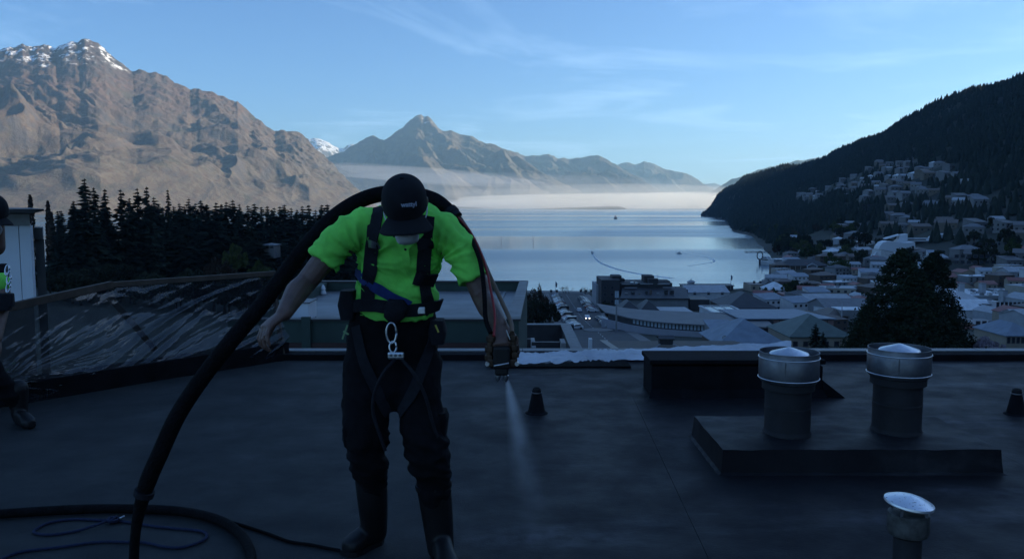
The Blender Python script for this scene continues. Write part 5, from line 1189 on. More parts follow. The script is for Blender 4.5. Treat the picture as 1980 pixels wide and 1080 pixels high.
def px_building(name, label, cat, px0, px1, ytop, Y, depth, ybase=None, **k):
    x0, x1 = xat(px0, ytop, Y), xat(px1, ytop, Y); zt = zat(ytop, Y); cy = Y + depth / 2; cx = (x0 + x1) / 2
    g = terr1(cx, cy) if ybase is None else zat(ybase, Y)
    return building(name, label, cat, (cx, cy, g), x1 - x0, depth, zt - g, **k)

# --- street with its kerbs and cars
road_m = mat("asphalt", (0.055, 0.056, 0.06), 0.85, var=0.25, scale=0.3, bump=0.2, bscale=4)
pave_m = mat("paving", (0.16, 0.155, 0.15), 0.85, var=0.2, scale=0.8)
def strip(name, xs_l, xs_r, ys, lift, m, kind="structure"):
    V = []; 
    for a, b_, y in zip(xs_l, xs_r, ys):
        for t_ in np.linspace(0, 1, 5): x = a + (b_ - a) * t_; V.append((x, y, terr1(x, y) + lift))
    return MB().add(V, grid_faces(5, len(ys)).tolist()).build(name, m, kind=kind)
ysr = np.linspace(150, 412, 40)
cxr = lambda y: xat(1128, 620, 290) * 0 + (25.2 + (y - 290) * 0.012)
strip("pavement", [cxr(y) - 11 for y in ysr], [cxr(y) + 11.5 for y in ysr], ysr, 0.25, pave_m)
strip("road", [cxr(y) - 8.3 for y in ysr], [cxr(y) + 8.3 for y in ysr], ysr, 0.40, road_m)
strip("promenade", [-60] * 6, [95] * 6, np.linspace(413, 436, 6), 0.3, pave_m)
mk = MB()
for y in np.arange(200, 400, 6.0): x = cxr(y); z = terr1(x, y) + 0.42; mk.add([(x - .08, y, z), (x + .08, y, z), (x + .08, y + 2.5, terr1(x, y + 2.5) + 0.42), (x - .08, y + 2.5, terr1(x, y + 2.5) + 0.42)], [(0, 1, 2, 3)])
mk.build("road_marking", mat("road_paint", (0.6, 0.6, 0.58), 0.7), kind="structure")
isl = [(cxr(238) + 0.5 + 4.3 * math.cos(a), 238 + 3.2 * math.sin(a)) for a in [2 * math.pi * i / 24 for i in range(24)]]
prism(isl, terr1(cxr(238), 238) - 1, terr1(cxr(238), 238) + 0.75, "traffic_island", pave_m, kind="structure")
CARC = {k: mat("car_paint_" + k, c, 0.3, 0.2, var=0.05, spec=0.7) for k, c in dict(white=(0.6, 0.61, 0.62), silver=(0.36, 0.37, 0.39), black=(0.012, 0.012, 0.014), blue=(0.03, 0.06, 0.14), red=(0.2, 0.02, 0.02), grey=(0.12, 0.125, 0.13)).items()}
M_TYRE = mat("tyre", (0.012, 0.012, 0.012), 0.8); M_LAMP = mat("lamp_glass", (0.7, 0.72, 0.75), 0.2, spec=0.8); M_LIT = mat("lit_headlight", (1.0, 0.93, 0.8), 0.3, emit=6.0)
_carmesh = {}
def car_meshes(kind):
    if kind in _carmesh: return _carmesh[kind]
    if kind == 'van': prof = [(-2.3, 0.35), (-2.35, 0.9), (-2.3, 1.9), (-2.1, 2.05), (1.0, 2.05), (1.7, 1.25), (2.3, 1.0), (2.4, 0.5), (2.35, 0.35)]; cab = [(-1.9, 1.25), (-1.9, 1.85), (0.95, 1.88), (1.55, 1.25)]
    else: prof = [(-2.15, 0.35), (-2.2, 0.75), (-2.05, 1.0), (-1.75, 1.05), (-1.2, 1.45), (0.35, 1.47), (1.05, 1.02), (1.9, 0.9), (2.15, 0.7), (2.15, 0.35)]; cab = [(-1.55, 1.04), (-1.12, 1.40), (0.30, 1.42), (0.9, 1.03)]
    def ext(p, hw, taper):
        b = MB(); n = len(p)
        for s in (-1, 1): b.v += [(s * hw * (1 - taper * max(0, (z - 0.9)) ) , x, z) for x, z in p]
        b.f += [tuple(range(n)), tuple(range(2 * n - 1, n - 1, -1))] + [(i, n + i, n + (i + 1) % n, (i + 1) % n) for i in range(n)]; return b
    body = ext(prof, 0.88, 0.18 if kind != 'van' else 0.06).mesh("car_body"); glass = ext(cab, 0.89, 0.17 if kind != 'van' else 0.05).mesh("car_glass", M_GLASS)
    scr_ = MB(); (xa, za), (xb, zb) = cab[2], cab[3]; hw = 0.72
    scr_.add([(-hw * .93, xa + .06, za), (hw * .93, xa + .06, za), (hw, xb + .06, zb), (-hw, xb + .06, zb)], [(0, 1, 2, 3)]); 
    wh = MB().lathe([(0.2, -0.11), (0.32, -0.11), (0.33, -0.08), (0.33, 0.08), (0.32, 0.11), (0.2, 0.11)], n=14).mesh("wheel", M_TYRE)
    lamp = MB().box((0, 0, 0), (0.34, 0.06, 0.14)).mesh("headlight", M_LAMP)
    _carmesh[kind] = (body, glass, scr_.mesh("windscreen", M_GLASS), wh, lamp); return _carmesh[kind]
def car(x, y, rz, col, label, group, kind='car', lit=False):
    z = terr1(x, y) + 0.42; t = thing("parked_car" if not lit else "car", label, "car" if kind == 'car' else "van", (x, y, z), rz, group)
    bd, gl, sc_, wh, lp = car_meshes(kind); b = link("body", bd.copy(), t); b.data.materials.append(CARC[col]); link("side_windows", gl, t); link("windscreen", sc_, t)
    for wx in (-0.8, 0.8):
        for wy in (-1.35, 1.35): o = link("wheel", wh, t); o.location = (wx, wy, 0.33); o.rotation_euler = (0, math.pi / 2, 0)
    for s in (-1, 1):
        o = link("headlight", lp, t); o.location = (s * 0.62, 2.16 if kind == 'car' else 2.37, 0.72)
        if lit: o.data = lp.copy(); o.data.materials.clear(); o.data.materials.append(M_LIT)
    return t
rc_ = random.Random(3); cols = ['white', 'silver', 'white', 'grey', 'black', 'silver', 'blue', 'white', 'red', 'grey']
for i, y in enumerate(np.arange(244, 392, 5.6)):
    x = cxr(y) - 5.6; kind = 'van' if i in (5, 9, 14) else 'car'; c_ = cols[i % 10]
    car(x, y, math.pi / 2 + 0.25 + rc_.uniform(-.05, .05), c_, ("%s %s angle parked along the left kerb, number %d from the near end" % (c_, kind, i + 1)), "cars parked along the left kerb", kind)
for i, y in enumerate(list(np.arange(250, 290, 5.8)) + list(np.arange(318, 380, 6.2))):
    x = cxr(y) + 5.8; c_ = cols[(i * 3 + 1) % 10]; car(x, y, -math.pi / 2 - 0.25 + rc_.uniform(-.05, .05), c_, "%s car angle parked along the right kerb, number %d from the near end" % (c_, i + 1), "cars parked along the right kerb", 'van' if i == 3 and False else 'car')
car(cxr(287) + 1.2, 287, math.pi, 'white', "white car driving up the street with its headlights on", None, lit=True)
car(cxr(318) + 0.6, 318, math.pi, 'silver', "silver car farther down the middle of the street", None)

# --- dark hotel block with stepped roof
def hotel():
    Y = 322.0; g = -41.0; X0, X1 = xat(1200, 578, Y), xat(1332, 578, Y)
    t = thing("hotel_block", "big dark stepped hotel block on the lake front", "building", ((X0 + X1) / 2, Y, g)); o = Vector(t.location)
    def bx(px0, px1, ytop, Yf, dep, nm, m, ybot=None):
        x0, x1, z1 = xat(px0, ytop, Yf), xat(px1, ytop, Yf), zat(ytop, Yf); z0 = g - 2 if ybot is None else zat(ybot, Yf)
        return MB().box(Vector(((x0 + x1) / 2, Yf + dep / 2, (z0 + z1) / 2)) - o, (x1 - x0, dep, z1 - z0)).build(nm, m, t)
    M_HD = mat("hotel_dark_cladding", (0.030, 0.030, 0.034), 0.7, var=0.3, scale=0.3)
    bx(1202, 1331, 579, Y, 10, "front_wing", WALLS['grey'])
    bx(1199, 1334, 576.5, Y - 0.6, 11.5, "front_eave", M_HD, 579)
    bx(1163, 1199, 541, 334, 20, "tower", M_HD); bx(1153, 1166, 551, 345, 18, "tower", WALLS['pale'])
    bx(1199.2, 1300, 547, 337, 16, "main_block", M_HD); bx(1300.3, 1330, 560, 337, 14, "main_block", M_HD)
    bx(1184, 1202, 533, 340, 8, "plant_room", M_HD); bx(1200, 1208, 539, 344, 6, "plant_room", M_HD); bx(1246, 1265, 533, 340, 8, "plant_room", M_HD); bx(1254, 1273, 539, 336, 4, "plant_room", M_HD); bx(1274, 1296, 543, 342, 8, "plant_room", M_HD)
    Yr0, Yr1 = Y - 0.4, 336.5; z0, z1 = zat(577, Yr0), zat(556, Yr1)
    MB().add([Vector(v) - o for v in ((xat(1200, 577, Yr0), Yr0, z0 + .02), (xat(1333, 577, Yr0), Yr0, z0 + .02), (xat(1326, 556, Yr1), Yr1, z1), (xat(1203, 556, Yr1), Yr1, z1))] , [(0, 1, 2, 3)]).build("mansard_roof", ROOFS['dark'], t)
    for px0, px1, y, Yf in ((1202, 1232, 548.5, 335.5), (1238, 1263, 548, 335.5), (1272, 1295, 548.5, 335.5), (1208, 1232, 555.5, 333.5), (1282, 1305, 555, 333.5)): bx(px0, px1, y, Yf, 0.6, "parapet_cap", WALLS['pale'], y + 1.2)
    for px0, px1, y in ((1219, 1226, 545), (1229, 1233, 546)): bx(px0, px1, y, 335, 1.5, "skylight", M_GLASSP, y + 2.6)
    for k in range(6): win(t, xat(1170 + (k % 2) * 14, 560, 334) - o.x, 334 - Y, zat(556 + (k // 2) * 13, 334) - g, 1.2, 1.4)
    rr = random.Random(5)
    for k in range(9):
        px_, py_ = 1208 + k * 13 + rr.uniform(-3, 3), 563 + rr.uniform(-4, 6); Yd = 327
        bx(px_, px_ + rr.uniform(3, 6), py_, Yd, 2, "dormer", rr.choice([M_HD, WALLS['brown'], WALLS['grey']]), 577)
    MB().tube([Vector((xat(1272, 533, 342), 342, zat(543, 342))) - o, Vector((xat(1272, 533, 342), 342, zat(530, 342))) - o], 0.08, 6).build("aerial", M_CAP, t)
hotel()
# --- curved grey building with a strip of high windows
def curved():
    px_ = [1163, 1190, 1215, 1255, 1300, 1350, 1400, 1450, 1500]; Ys = [252, 245, 238.5, 232, 228, 225, 222.5, 221, 220]; zt = -33.4
    front = [Vector((xat(a, 630, b_), b_, 0)) for a, b_ in zip(px_, Ys)]; q = spline(front, 6)
    t = thing("curved_grey_building", "curved grey building with a strip of pale high windows near the street", "building", (q[0].x, q[0].y, -40)); o = Vector(t.location)
    def wall_strip(pts, z0, z1, th, nm, m):
        b = MB(); L = []
        nr = [Vector((-(pts[min(i + 1, len(pts) - 1)] - pts[max(i - 1, 0)]).y, (pts[min(i + 1, len(pts) - 1)] - pts[max(i - 1, 0)]).x, 0)).normalized() for i in range(len(pts))]
        rings = [[p_ - o + Vector((0, 0, z0)), p_ - o + Vector((0, 0, z1)), p_ + n_ * th - o + Vector((0, 0, z1)), p_ + n_ * th - o + Vector((0, 0, z0))] for p_, n_ in zip(pts, nr)]
        return b.loft(rings).build(nm, m, t), nr
    M_CG = mat("grey_lilac_render", (0.27, 0.27, 0.30), 0.85, var=0.08, scale=0.3)
    _, nr = wall_strip(q, -42.0, zt, 0.5, "wall", M_CG)
    q2 = [p_ + n_ * 2.4 for p_, n_ in zip(q, nr)]
    wall_strip(q2, -41, -31.95, 0.4, "upper_wall", WALLS['dark'])
    qa = [p_ - n_ * 0.1 for p_, n_ in zip(q, nr)]; b = MB()
    fr_ = [p_ + n_ * 1.2 for p_, n_ in zip(q, nr)]; bk = [Vector((p_.x * 1.0 + 3 * (k / len(q)), p_.y + 25 - 10 * abs(k / len(q) - 0.6), 0)) for k, p_ in enumerate(q)]
    rings = [[a - o + Vector((0, 0, -31.9)), a - o + Vector((0, 0, -31.55)), c_ - o + Vector((0, 0, -31.0)), c_ - o + Vector((0, 0, -31.4))] for a, c_ in zip(fr_, bk)]
    b.loft(rings).build("roof", mat("standing_seam_roof", (0.12, 0.12, 0.125), 0.6, var=0.15, scale=0.3), t)
    # back wall under the roof
    # square windows
    for x_, y_ in ((1172, 640), (1184, 642), (1197, 645), (1213, 648), (1230, 651.5), (1249, 653.5), (1268, 655)):
        k = min(range(len(q)), key=lambda i: abs(990 + q[i].x / q[i].y * F - x_)); p_ = q[k]; a = math.atan2((q[k + 1] - q[k - 1]).y, (q[k + 1] - q[k - 1]).x)
        z = zat(y_, p_.y); win(t, p_.x - o.x - nr[k].x * 0.03, p_.y - o.y - nr[k].y * 0.03, z - o.z, 1.25, 1.35, a)
    # high windows, pane by pane
    s0 = [990 + p_.x / p_.y * F for p_ in q2]; xs_ = np.arange(1225, 1381, 7.0)
    for i, x_ in enumerate(xs_[:-1]):
        if i % 4 == 3 and i < 8 and False: continue
        a = np.interp(x_ + 0.5, s0, range(len(q2))); c_ = np.interp(x_ + 6.6, s0, range(len(q2)))
        def at(f): k = int(f); return q2[k].lerp(q2[min(k + 1, len(q2) - 1)], f - k)
        A, B = at(a), at(c_); d = B - A; m_ = (A + B) / 2; ang = math.atan2(d.y, d.x); n_ = Vector((-d.y, d.x, 0)).normalized()
        win(t, m_.x - o.x - n_.x * 0.03, m_.y - o.y - n_.y * 0.03, -32.72 - o.z, d.length, 1.5, ang, M_GLASSP)
    MB().bar(Vector((xat(1222, 640, 237.5), 237.3, -42)) - o, Vector((xat(1222, 640, 237.5), 237.3, zt)) - o, 0.15).build("drainpipe", M_CHAR, t)
curved()
# --- banner pole in front of it
p = Vector((xat(1192, 600, 236), 236, -41)); t = thing("banner_pole", "tall pole with pale double banner by the curved building", "pole", p)
MB().tube([(0, 0, 0), (0, 0, zat(563, 236) + 41)], [0.35, 0.22], 10).build("mast", WALLS['grey'], t, True)
for a, b_ in ((562, 575), (579, 588)):
    for s in (-0.3, 0.3): MB().box((s, -0.32, (zat(a, 236) + zat(b_, 236)) / 2 + 41), (0.5, 0.06, (b_ - a) / F * 236)).build("banner", M_GLASSP, t)
MB().box((0, -0.3, zat(577, 236) + 41), (1.2, 0.1, 0.25)).build("bracket", M_CHAR, t)
# --- near low roofs below the kerb
def low_roof():
    Y0, Y1 = 132, 152; z0, z1 = zat(676, Y0), zat(658.5, Y1)
    t = thing("low_brown_roof", "broad low brown roof with a dark cowl below the curved building", "building", (xat(1280, 660, Y1), Y0, -34)); o = Vector(t.location)
    x0, x1 = xat(1172, 660, Y1), xat(1420, 660, Y1)
    V = [(x0, Y0, z0), (x1, Y0, z0), (x1, Y1, z1), (x0, Y1, z1)]
    MB().add([Vector(v) - o for v in V] + [Vector(v) - o - Vector((0, 0, 0.4)) for v in V], [(0, 1, 2, 3), (7, 6, 5, 4), (0, 4, 5, 1), (1, 5, 6, 2), (2, 6, 7, 3), (3, 7, 4, 0)]).build("roof", mat("brown_shingle_roof", (0.085, 0.075, 0.065), 0.85, var=0.25, scale=1.2), t)
    MB().box(Vector(((x0 + x1) / 2, (Y0 + Y1) / 2, (z1 - 0.6 - 36) / 2)) - o, (x1 - x0 - 1, Y1 - Y0 - 1, z1 - 1.1 + 36)).build("wall", WALLS['sand'], t)
    MB().add([Vector(v) - o for v in ((x0 - 1.2, Y0, z0 + .1), (x0 - .002, Y0, z0 + .1), (x0 - .002, Y1 + .3, z1 + .1), (x0 - 1.2, Y1 + .3, z1 + .1))], [(0, 1, 2, 3)]).build("barge_board", WALLS['cream'], t)
    c = P(1287, 662, 140) - o
    MB().box(c + Vector((0, 0, 0.2)), (2.2, 1.8, 0.9)).build("cowl_body", M_CHAR, t)
    roof_mesh('gable', 2.5, 2.2, 0, 0.45, 0.1).build("cowl_cap", M_CHAR, t).location = c + Vector((0, 0, 0.66))
    for s in (-1, 1): MB().bar(c + Vector((s * 1.1, -0.9, -0.1)), c + Vector((s * 4.6, -6, -1.25)), 0.25, 0.1).build("flashing", WALLS['grey'], t)
low_roof()
px_building("hip_roof_house", "pyramid hipped blue grey roof just beyond the kerb film", "house", 1392, 1519, 668, 158, 15, roof='hip', rise=4.4, wall='brown', rf='blue', ov=0.6)
for i, (px_, py_) in enumerate(((1414, 655), (1423, 657), (1418, 661), (1401, 652))):
    p = P(px_, py_, 160); t = thing("roof_unit", "small pale equipment unit on the blue grey hipped roof", "equipment", p - Vector((0, 0, 0.3)), 0.3 * i, "units on the hipped roof"); MB().box((0, 0, 0.25), (0.9, 0.7, 0.7)).build("casing", WALLS['pale'], t, bevel=0.05); MB().lathe([(0.25, 0.6), (0.25, 0.66), (0.05, 0.67)], n=12).build("fan_grille", M_CHAR, t)
px_building("dark_mono_roof_building", "blue steel lean-to roof between the curved wall and the hipped roof", "building", 1388, 1434, 652, 196, 14, roof='mono', rise=2.2, wall='grey', rf='blue')
# white glass topped box
def lantern():
    Y = 258; x0, x1 = xat(1378, 600, Y), xat(1441, 600, Y); zt = zat(604, Y); d = 13; ztb = zat(591, Y + d)
    t = thing("roof_lantern_building", "white box with a slanted glass top behind the curved building", "building", ((x0 + x1) / 2, Y + d / 2, -41)); o = Vector(t.location)
    V = [(x0, Y, zt), (x1, Y, zt), (x1 - 1.2, Y + d, ztb), (x0 - 1.2, Y + d, ztb)]
    MB().add([Vector(v) - o for v in V] + [Vector((v[0], v[1], -42)) - o for v in V], [(0, 4, 5, 1), (1, 5, 6, 2), (2, 6, 7, 3), (3, 7, 4, 0)]).build("wall", WALLS['white'], t)
    c = [Vector(v) - o for v in V]; m_ = sum(c, Vector()) / 4
    MB().add([v.lerp(m_, 0.06) - Vector((0, 0, .05)) for v in c], [(0, 1, 2, 3)]).build("glass_top", mat("dark_green_glass", (0.03, 0.06, 0.06), 0.1, spec=0.8), t)
    for i in range(4): MB().bar(c[i], c[(i + 1) % 4], 0.7, 0.35).build("frame_bar", WALLS['white'], t)
    for k in (0.33, 0.66): MB().bar(c[0].lerp(c[1], k), c[3].lerp(c[2], k), 0.2, 0.15).build("glazing_bar", WALLS['white'], t)
lantern()
# pink brown hall with metal roof and dark framed bays
def hall():
    Y = 232; x0, x1 = xat(1494, 616, Y), xat(1613, 616, Y); zt = zat(617, Y); g = -38.5; d = 20; zr = zat(599, Y + d)
    t = thing("framed_hall", "long pinkish brown hall with dark framed bays under a blue grey metal roof", "building", ((x0 + x1) / 2, Y, g)); o = Vector(t.location); w = x1 - x0
    MB().box((0, d / 2, (zt - g - 2) / 2), (w, d, zt - g + 2)).build("wall", WALLS['brown'], t)
    a0, a1 = xat(1430, 617, Y) - o.x, w / 2 + 0.5
    MB().add([(a0, -0.6, zt - g), (a1, -0.6, zt - g), (a1 - 4.5, d, zr - g), (a0 - 1, d, zr - g), (a0, -0.6, zt - g + .3), (a1, -0.6, zt - g + .3), (a1 - 4.5, d, zr - g + .3), (a0 - 1, d, zr - g + .3)], [(3, 2, 1, 0), (4, 5, 6, 7), (0, 1, 5, 4), (1, 2, 6, 5), (3, 0, 4, 7)]).build("roof", ROOFS['blue'], t)
    M_PK = mat("pinkish_panel", (0.24, 0.15, 0.13), 0.8, var=0.12, scale=0.6)
    for r in range(2):
        for i in range(9):
            ww_ = w / 9; MB().box((-w / 2 + ww_ * (i + 0.5), -0.06, zt - g - 1.0 - r * 1.9), (ww_ - 0.35, 0.1, 1.45)).build("panel", M_PK if (i + r) % 3 or r == 0 else M_GLASS, t)
    MB().box((a0 + (-w / 2 - a0) / 2 + 0.6, 1.2, (zt - g - 3) / 2), (-w / 2 - a0 - 1.4, 5, zt - g + 2.2)).build("dark_annexe", WALLS['dark'], t)
hall()
px_building("hipped_hall", "dark hipped roof building in front of the framed hall", "building", 1528, 1648, 652, 196, 17, roof='hip', rise=4.6, wall='sand', rf='green', win_rows=((1.6, 6),))
px_building("white_gable_shed", "long white walled shed with grey roof in mid town", "building", 1566, 1652, 583, 322, 18, roof='gable', rise=2.0, wall='white', rf='pale')
px_building("grey_gable_hall", "broad grey gabled hall in front of the white shed", "building", 1598, 1690, 597, 286, 18, roof='gable', rise=2.6, wall='grey', rf='grey')
px_building("flat_canopy_building", "low building with a long pale canopy beside the big tree", "building", 1626, 1676, 600, 262, 8, roof='flat', wall='grey', rf='white', win_rows=((1.6, 4),))
px_building("long_white_warehouse", "pale blue roofed warehouse by the pier", "building", 1330, 1410, 566, 368, 20, roof='gable', rise=2.4, wall='white', rf='pale', win_rows=((4.0, 3),))
px_building("dark_hip_block", "dark hipped roof block behind the white glass topped box", "building", 1404, 1502, 596, 302, 24, roof='hip', rise=5.0, wall='brown', rf='dark', win_rows=((1.8, 6),))
px_building("dark_low_block", "low dark flat roofed block beside the hotel", "building", 1334, 1372, 580, 330, 12, roof='flat', wall='dark', rf='dark')
px_building("low_grey_annexe", "low grey flat roof beside the hotel's front wing", "building", 1262, 1340, 604, 285, 14, roof='flat', wall='grey', rf='pale')
px_building("hipped_cottage", "small dark hipped cottage in front of the hotel", "house", 1200, 1236, 600, 285, 12, roof='hip', rise=3.0, wall='cream', rf='dark', win_rows=((1.4, 3),))
px_building("hipped_cottage", "larger dark hipped cottage right of the small one before the hotel", "house", 1238, 1276, 603, 282, 12, roof='hip', rise=3.6, wall='brown', rf='dark')
# pier pavilion with cupola and balustrade
def pier():
    Y = 428; x0, x1 = xat(1322, 556, Y), xat(1418, 556, Y); zt = zat(553, Y)
    t = thing("pier_pavilion", "long lakeside pavilion with a small cupola and rail", "building", ((x0 + x1) / 2, Y, -45)); w = x1 - x0; h = zt + 45
    MB().box((0, 5, h / 2), (w, 10, h)).build("wall", WALLS['dark'], t); MB().box((0, 5, h + .15), (w + 1, 11, 0.3)).build("roof", ROOFS['dark'], t)
    cx = xat(1340, 550, Y) - t.location.x
    MB().lathe([(1.9, h + .3), (1.9, h + 1.6), (2.5, h + 1.7), (1.0, h + 2.6), (0.25, h + 2.7), (0.06, h + 4.2)], (cx, 5, 0), 8).build("cupola", WALLS['pale'], t)
    for k in range(17): MB().box((-w / 2 + w * k / 16, 0.2, h + 0.8), (0.14, 0.14, 1.0)).build("rail_post", WALLS['pale'], t)
    MB().box((0, 0.2, h + 1.3), (w, 0.1, 0.1)).build("handrail", WALLS['pale'], t)
pier()
for px_, yt, yb_, Y, lab in ((1074, 543, 582, 405, "tall flagpole with furled flag at the street's end"), (1413, 530, 552, 425, "flagpole with flag on the pier pavilion")):
    p = P(px_, yb_, Y); t = thing("flagpole", lab, "flagpole", p); hh = zat(yt, Y) - p.z
    MB().tube([(0, 0, -2), (0, 0, hh)], [0.16, 0.08], 8).build("mast", WALLS['pale'], t, True); MB().add([(0, 0, hh - .2), (0.9, 0.1, hh - 1.2), (0.7, 0.15, hh - 3.4), (0, 0, hh - 2.6)], [(0, 1, 2, 3), (3, 2, 1, 0)]).build("flag", CARC['blue'], t)
p = Vector((xat(1628, 600, 250), 250, -39)); t = thing("light_mast", "slim pale light mast left of the big dark tree", "pole", p); MB().tube([(0, 0, 0), (0, 0, zat(582, 250) + 39)], [0.22, 0.12], 8).build("mast", WALLS['pale'], t, True); MB().box((0.3, 0, zat(582, 250) + 39), (1.4, 0.3, 0.15)).build("lamp_head", WALLS['pale'], t)
p = Vector((xat(1502, 584, 330), 330, terr1(xat(1502, 584, 330), 330))); t = thing("street_lamp", "small lit street lamp among the dark roofs near the waterfront", "lamp", p); hh = zat(584, 330) - p.z
MB().tube([(0, 0, -1), (0, 0, hh)], [0.14, 0.09], 8).build("post", WALLS['dark'], t, True); bb = MB(); bb.lathe([(0.05, hh), (0.4, hh + 0.15), (0.42, hh + 0.5), (0.1, hh + 0.75)], n=10); bb.build("lamp_globe", mat("lit_globe", (1.0, 0.85, 0.6), 0.4, emit=5.0), t, True)
# lakefront wall with small kiosks
px_building("lakefront_kiosk", "small pale kiosk at the foot of the flagpole", "kiosk", 1060, 1082, 581, 408, 6, roof='flat', wall='white', rf='grey', win_rows=((1.6, 2),))
px_building("lakefront_shelter", "low grey shelter at the end of the street", "building", 1118, 1158, 577, 415, 6, roof='flat', wall='pale', rf='dark', win_rows=((1.3, 4),))
# waterfront and centre
T = dict
fill = [
 ("waterfront_block", "brown waterfront block at the water's edge by the docked boats", 1452, 1476, 551, 420, 14, T(roof='flat', wall='sand', rf='brown', win_rows=((2, 2), (5, 2)))),
 ("waterfront_block", "dark hipped waterfront block behind the brown one", 1476, 1506, 554, 430, 14, T(roof='hip', rise=3, wall='brown', rf='dark')),
 ("domed_roof_building", "white roofed pavilion among the waterfront blocks", 1488, 1527, 561, 395, 14, T(roof='hip', rise=3.4, wall='white', rf='white', win_rows=((2.2, 4),))),
 ("long_arcade", "long brown arcaded block with dark openings", 1532, 1604, 556, 425, 12, T(roof='flat', wall='sand', rf='brown', win_rows=((2.4, 7),), ww=3.2, wh=2.4)),
 ("brick_block", "brick red flat roofed block near the waterfront", 1518, 1560, 571, 372, 12, T(roof='flat', wall='brick', rf='red')),
 ("brick_block", "low brick block with grey roof behind the dark hipped block", 1470, 1512, 575, 352, 12, T(roof='flat', wall='brick', rf='grey')),
 ("white_dark_block", "white and dark two-part block left of the big tree", 1668, 1694, 524, 492, 14, T(roof='flat', wall='white', rf='white')),
 ("dark_glazed_block", "dark glazed block beside the white one", 1694.5, 1722, 526, 492, 14, T(roof='flat', wall='dark', rf='white', win_rows=((3, 4),))),
 ("small_white_block", "small white block above the dark glazed one", 1701, 1720, 512, 540, 12, T(roof='flat', wall='white', rf='pale')),
 ("red_awning_block", "low block with red awning roof left of the big tree", 1655, 1698, 584, 318, 12, T(roof='hip', rise=2, wall='grey', rf='red')),
 ("grey_shop", "grey shop roof behind the red awning block", 1640, 1700, 566, 380, 16, T(roof='gable', rise=2.5, wall='grey', rf='pale')),
 ("terrace_row", "two storey grey terrace near the lakefront trees", 1600, 1650, 548, 455, 14, T(roof='hip', rise=3, wall='grey', rf='dark', win_rows=((2, 4), (4.6, 4)))),
 ("office_block", "long glazed office block behind the shopping roofs on the right", 1842, 2010, 532, 418, 16, T(roof='flat', wall='grey', rf='dark', win_rows=((2.2, 14), (5.2, 14)), ww=2.2, wh=1.8, glass=None)),
 ("office_wing", "upper grey wing behind the glazed office block", 1862, 1960, 521, 440, 12, T(roof='flat', wall='pale', rf='grey', win_rows=((9, 8),))),
 ("mall_hall", "large white flat roof of the shopping mall on the right", 1868, 1960, 572, 318, 26, T(roof='flat', wall='pale', rf='white')),
 ("mall_hall", "grey lower mall roof in front of the white one", 1836, 1905, 584, 300, 16, T(roof='mono', rise=2.0, wall='white', rf='pale')),
 ("mall_hall", "pale curved front hall of the mall above the parked cars", 1840, 1925, 600, 268, 14, T(roof='gable', rise=2.6, wall='white', rf='white')),
 ("mall_wing", "darker mall wing with glass front at the right edge", 1925, 1990, 596, 262, 18, T(roof='flat', wall='grey', rf='grey', win_rows=((2, 8), (4.8, 8)), ww=1.2, wh=2.0)),
 ("mall_wing", "grey flat wing behind the mall at the right edge", 1950, 2020, 566, 330, 16, T(roof='flat', wall='grey', rf='pale')),
 ("shopfront", "low shop with dark red front at lower right", 1885, 1945, 628, 232, 12, T(roof='flat', wall='brick', rf='grey', win_rows=((1.8, 5),), ww=2.0, wh=2.2)),
 ("yellow_house", "yellowish house with blue grey roof at the right edge", 1946, 2010, 650, 170, 12, T(roof='hip', rise=2.4, wall='sand', rf='blue', win_rows=((2.4, 7),), fm=None)),
 ("brown_block", "low brown block behind the light mast", 1600, 1640, 612, 262, 12, T(roof='hip', rise=2, wall='brown', rf='brown')),
 ("hillside_lodge", "pale two storey lodge at the right edge above the offices", 1912, 1972, 487, 520, 14, T(roof='mono', rise=2.0, wall='pale', rf='grey', win_rows=((2.2, 6), (5, 6)))),
 ("white_house", "white house with grey gable above the dark bushes on the right", 1896, 1938, 461, 640, 14, T(roof='gable', rise=3, wall='white', rf='pale', win_rows=((2.2, 4),))),
 ("white_house", "white two storey house at the right edge above the lodge", 1944, 1990, 452, 640, 14, T(roof='gable', rise=3, wall='white', rf='white', win_rows=((2.2, 4), (5, 4)))),
 ("long_white_villa", "long white villa with small gables high on the right", 1868, 1950, 418, 800, 14, T(roof='hip', rise=4.5, wall='white', rf='pale', win_rows=((2.4, 7),))),
 ("pale_villa", "pale villa left of the long white one", 1828, 1866, 418, 815, 14, T(roof='hip', rise=3.5, wall='pale', rf='pale', win_rows=((2.4, 3),))),
 ("framed_white_house", "white framed flat roofed house standing alone below the wooded slope", 1664, 1706, 428, 905, 14, T(roof='flat', wall='white', rf='white', win_rows=((2.2, 4), (6.0, 4)), ww=4, wh=2.6)),
 ("white_apartment", "white stepped apartment block with square windows", 1650, 1698, 468, 640, 14, T(roof='flat', wall='white', rf='pale', win_rows=((3, 5), (6.2, 5)))),
 ("white_apartment", "lower white apartment wing with balconies on its left", 1632, 1650, 478, 628, 12, T(roof='flat', wall='white', rf='pale', win_rows=((2, 2), (5, 2)))),
 ("brown_villa", "brown two storey villa left of the dark bushes", 1826, 1858, 440, 730, 12, T(roof='hip', rise=3, wall='sand', rf='brown', win_rows=((2, 4), (4.8, 4)))),
 ("boat_shed", "red brown roofed shed below the apartment block", 1652, 1690, 497, 590, 12, T(roof='hip', rise=3, wall='brick', rf='brown')),
]
for nm, lab, a, b_, yt, Y, dep, kw in fill: px_building(nm, lab, "building", a, b_, yt, Y, dep, **kw)
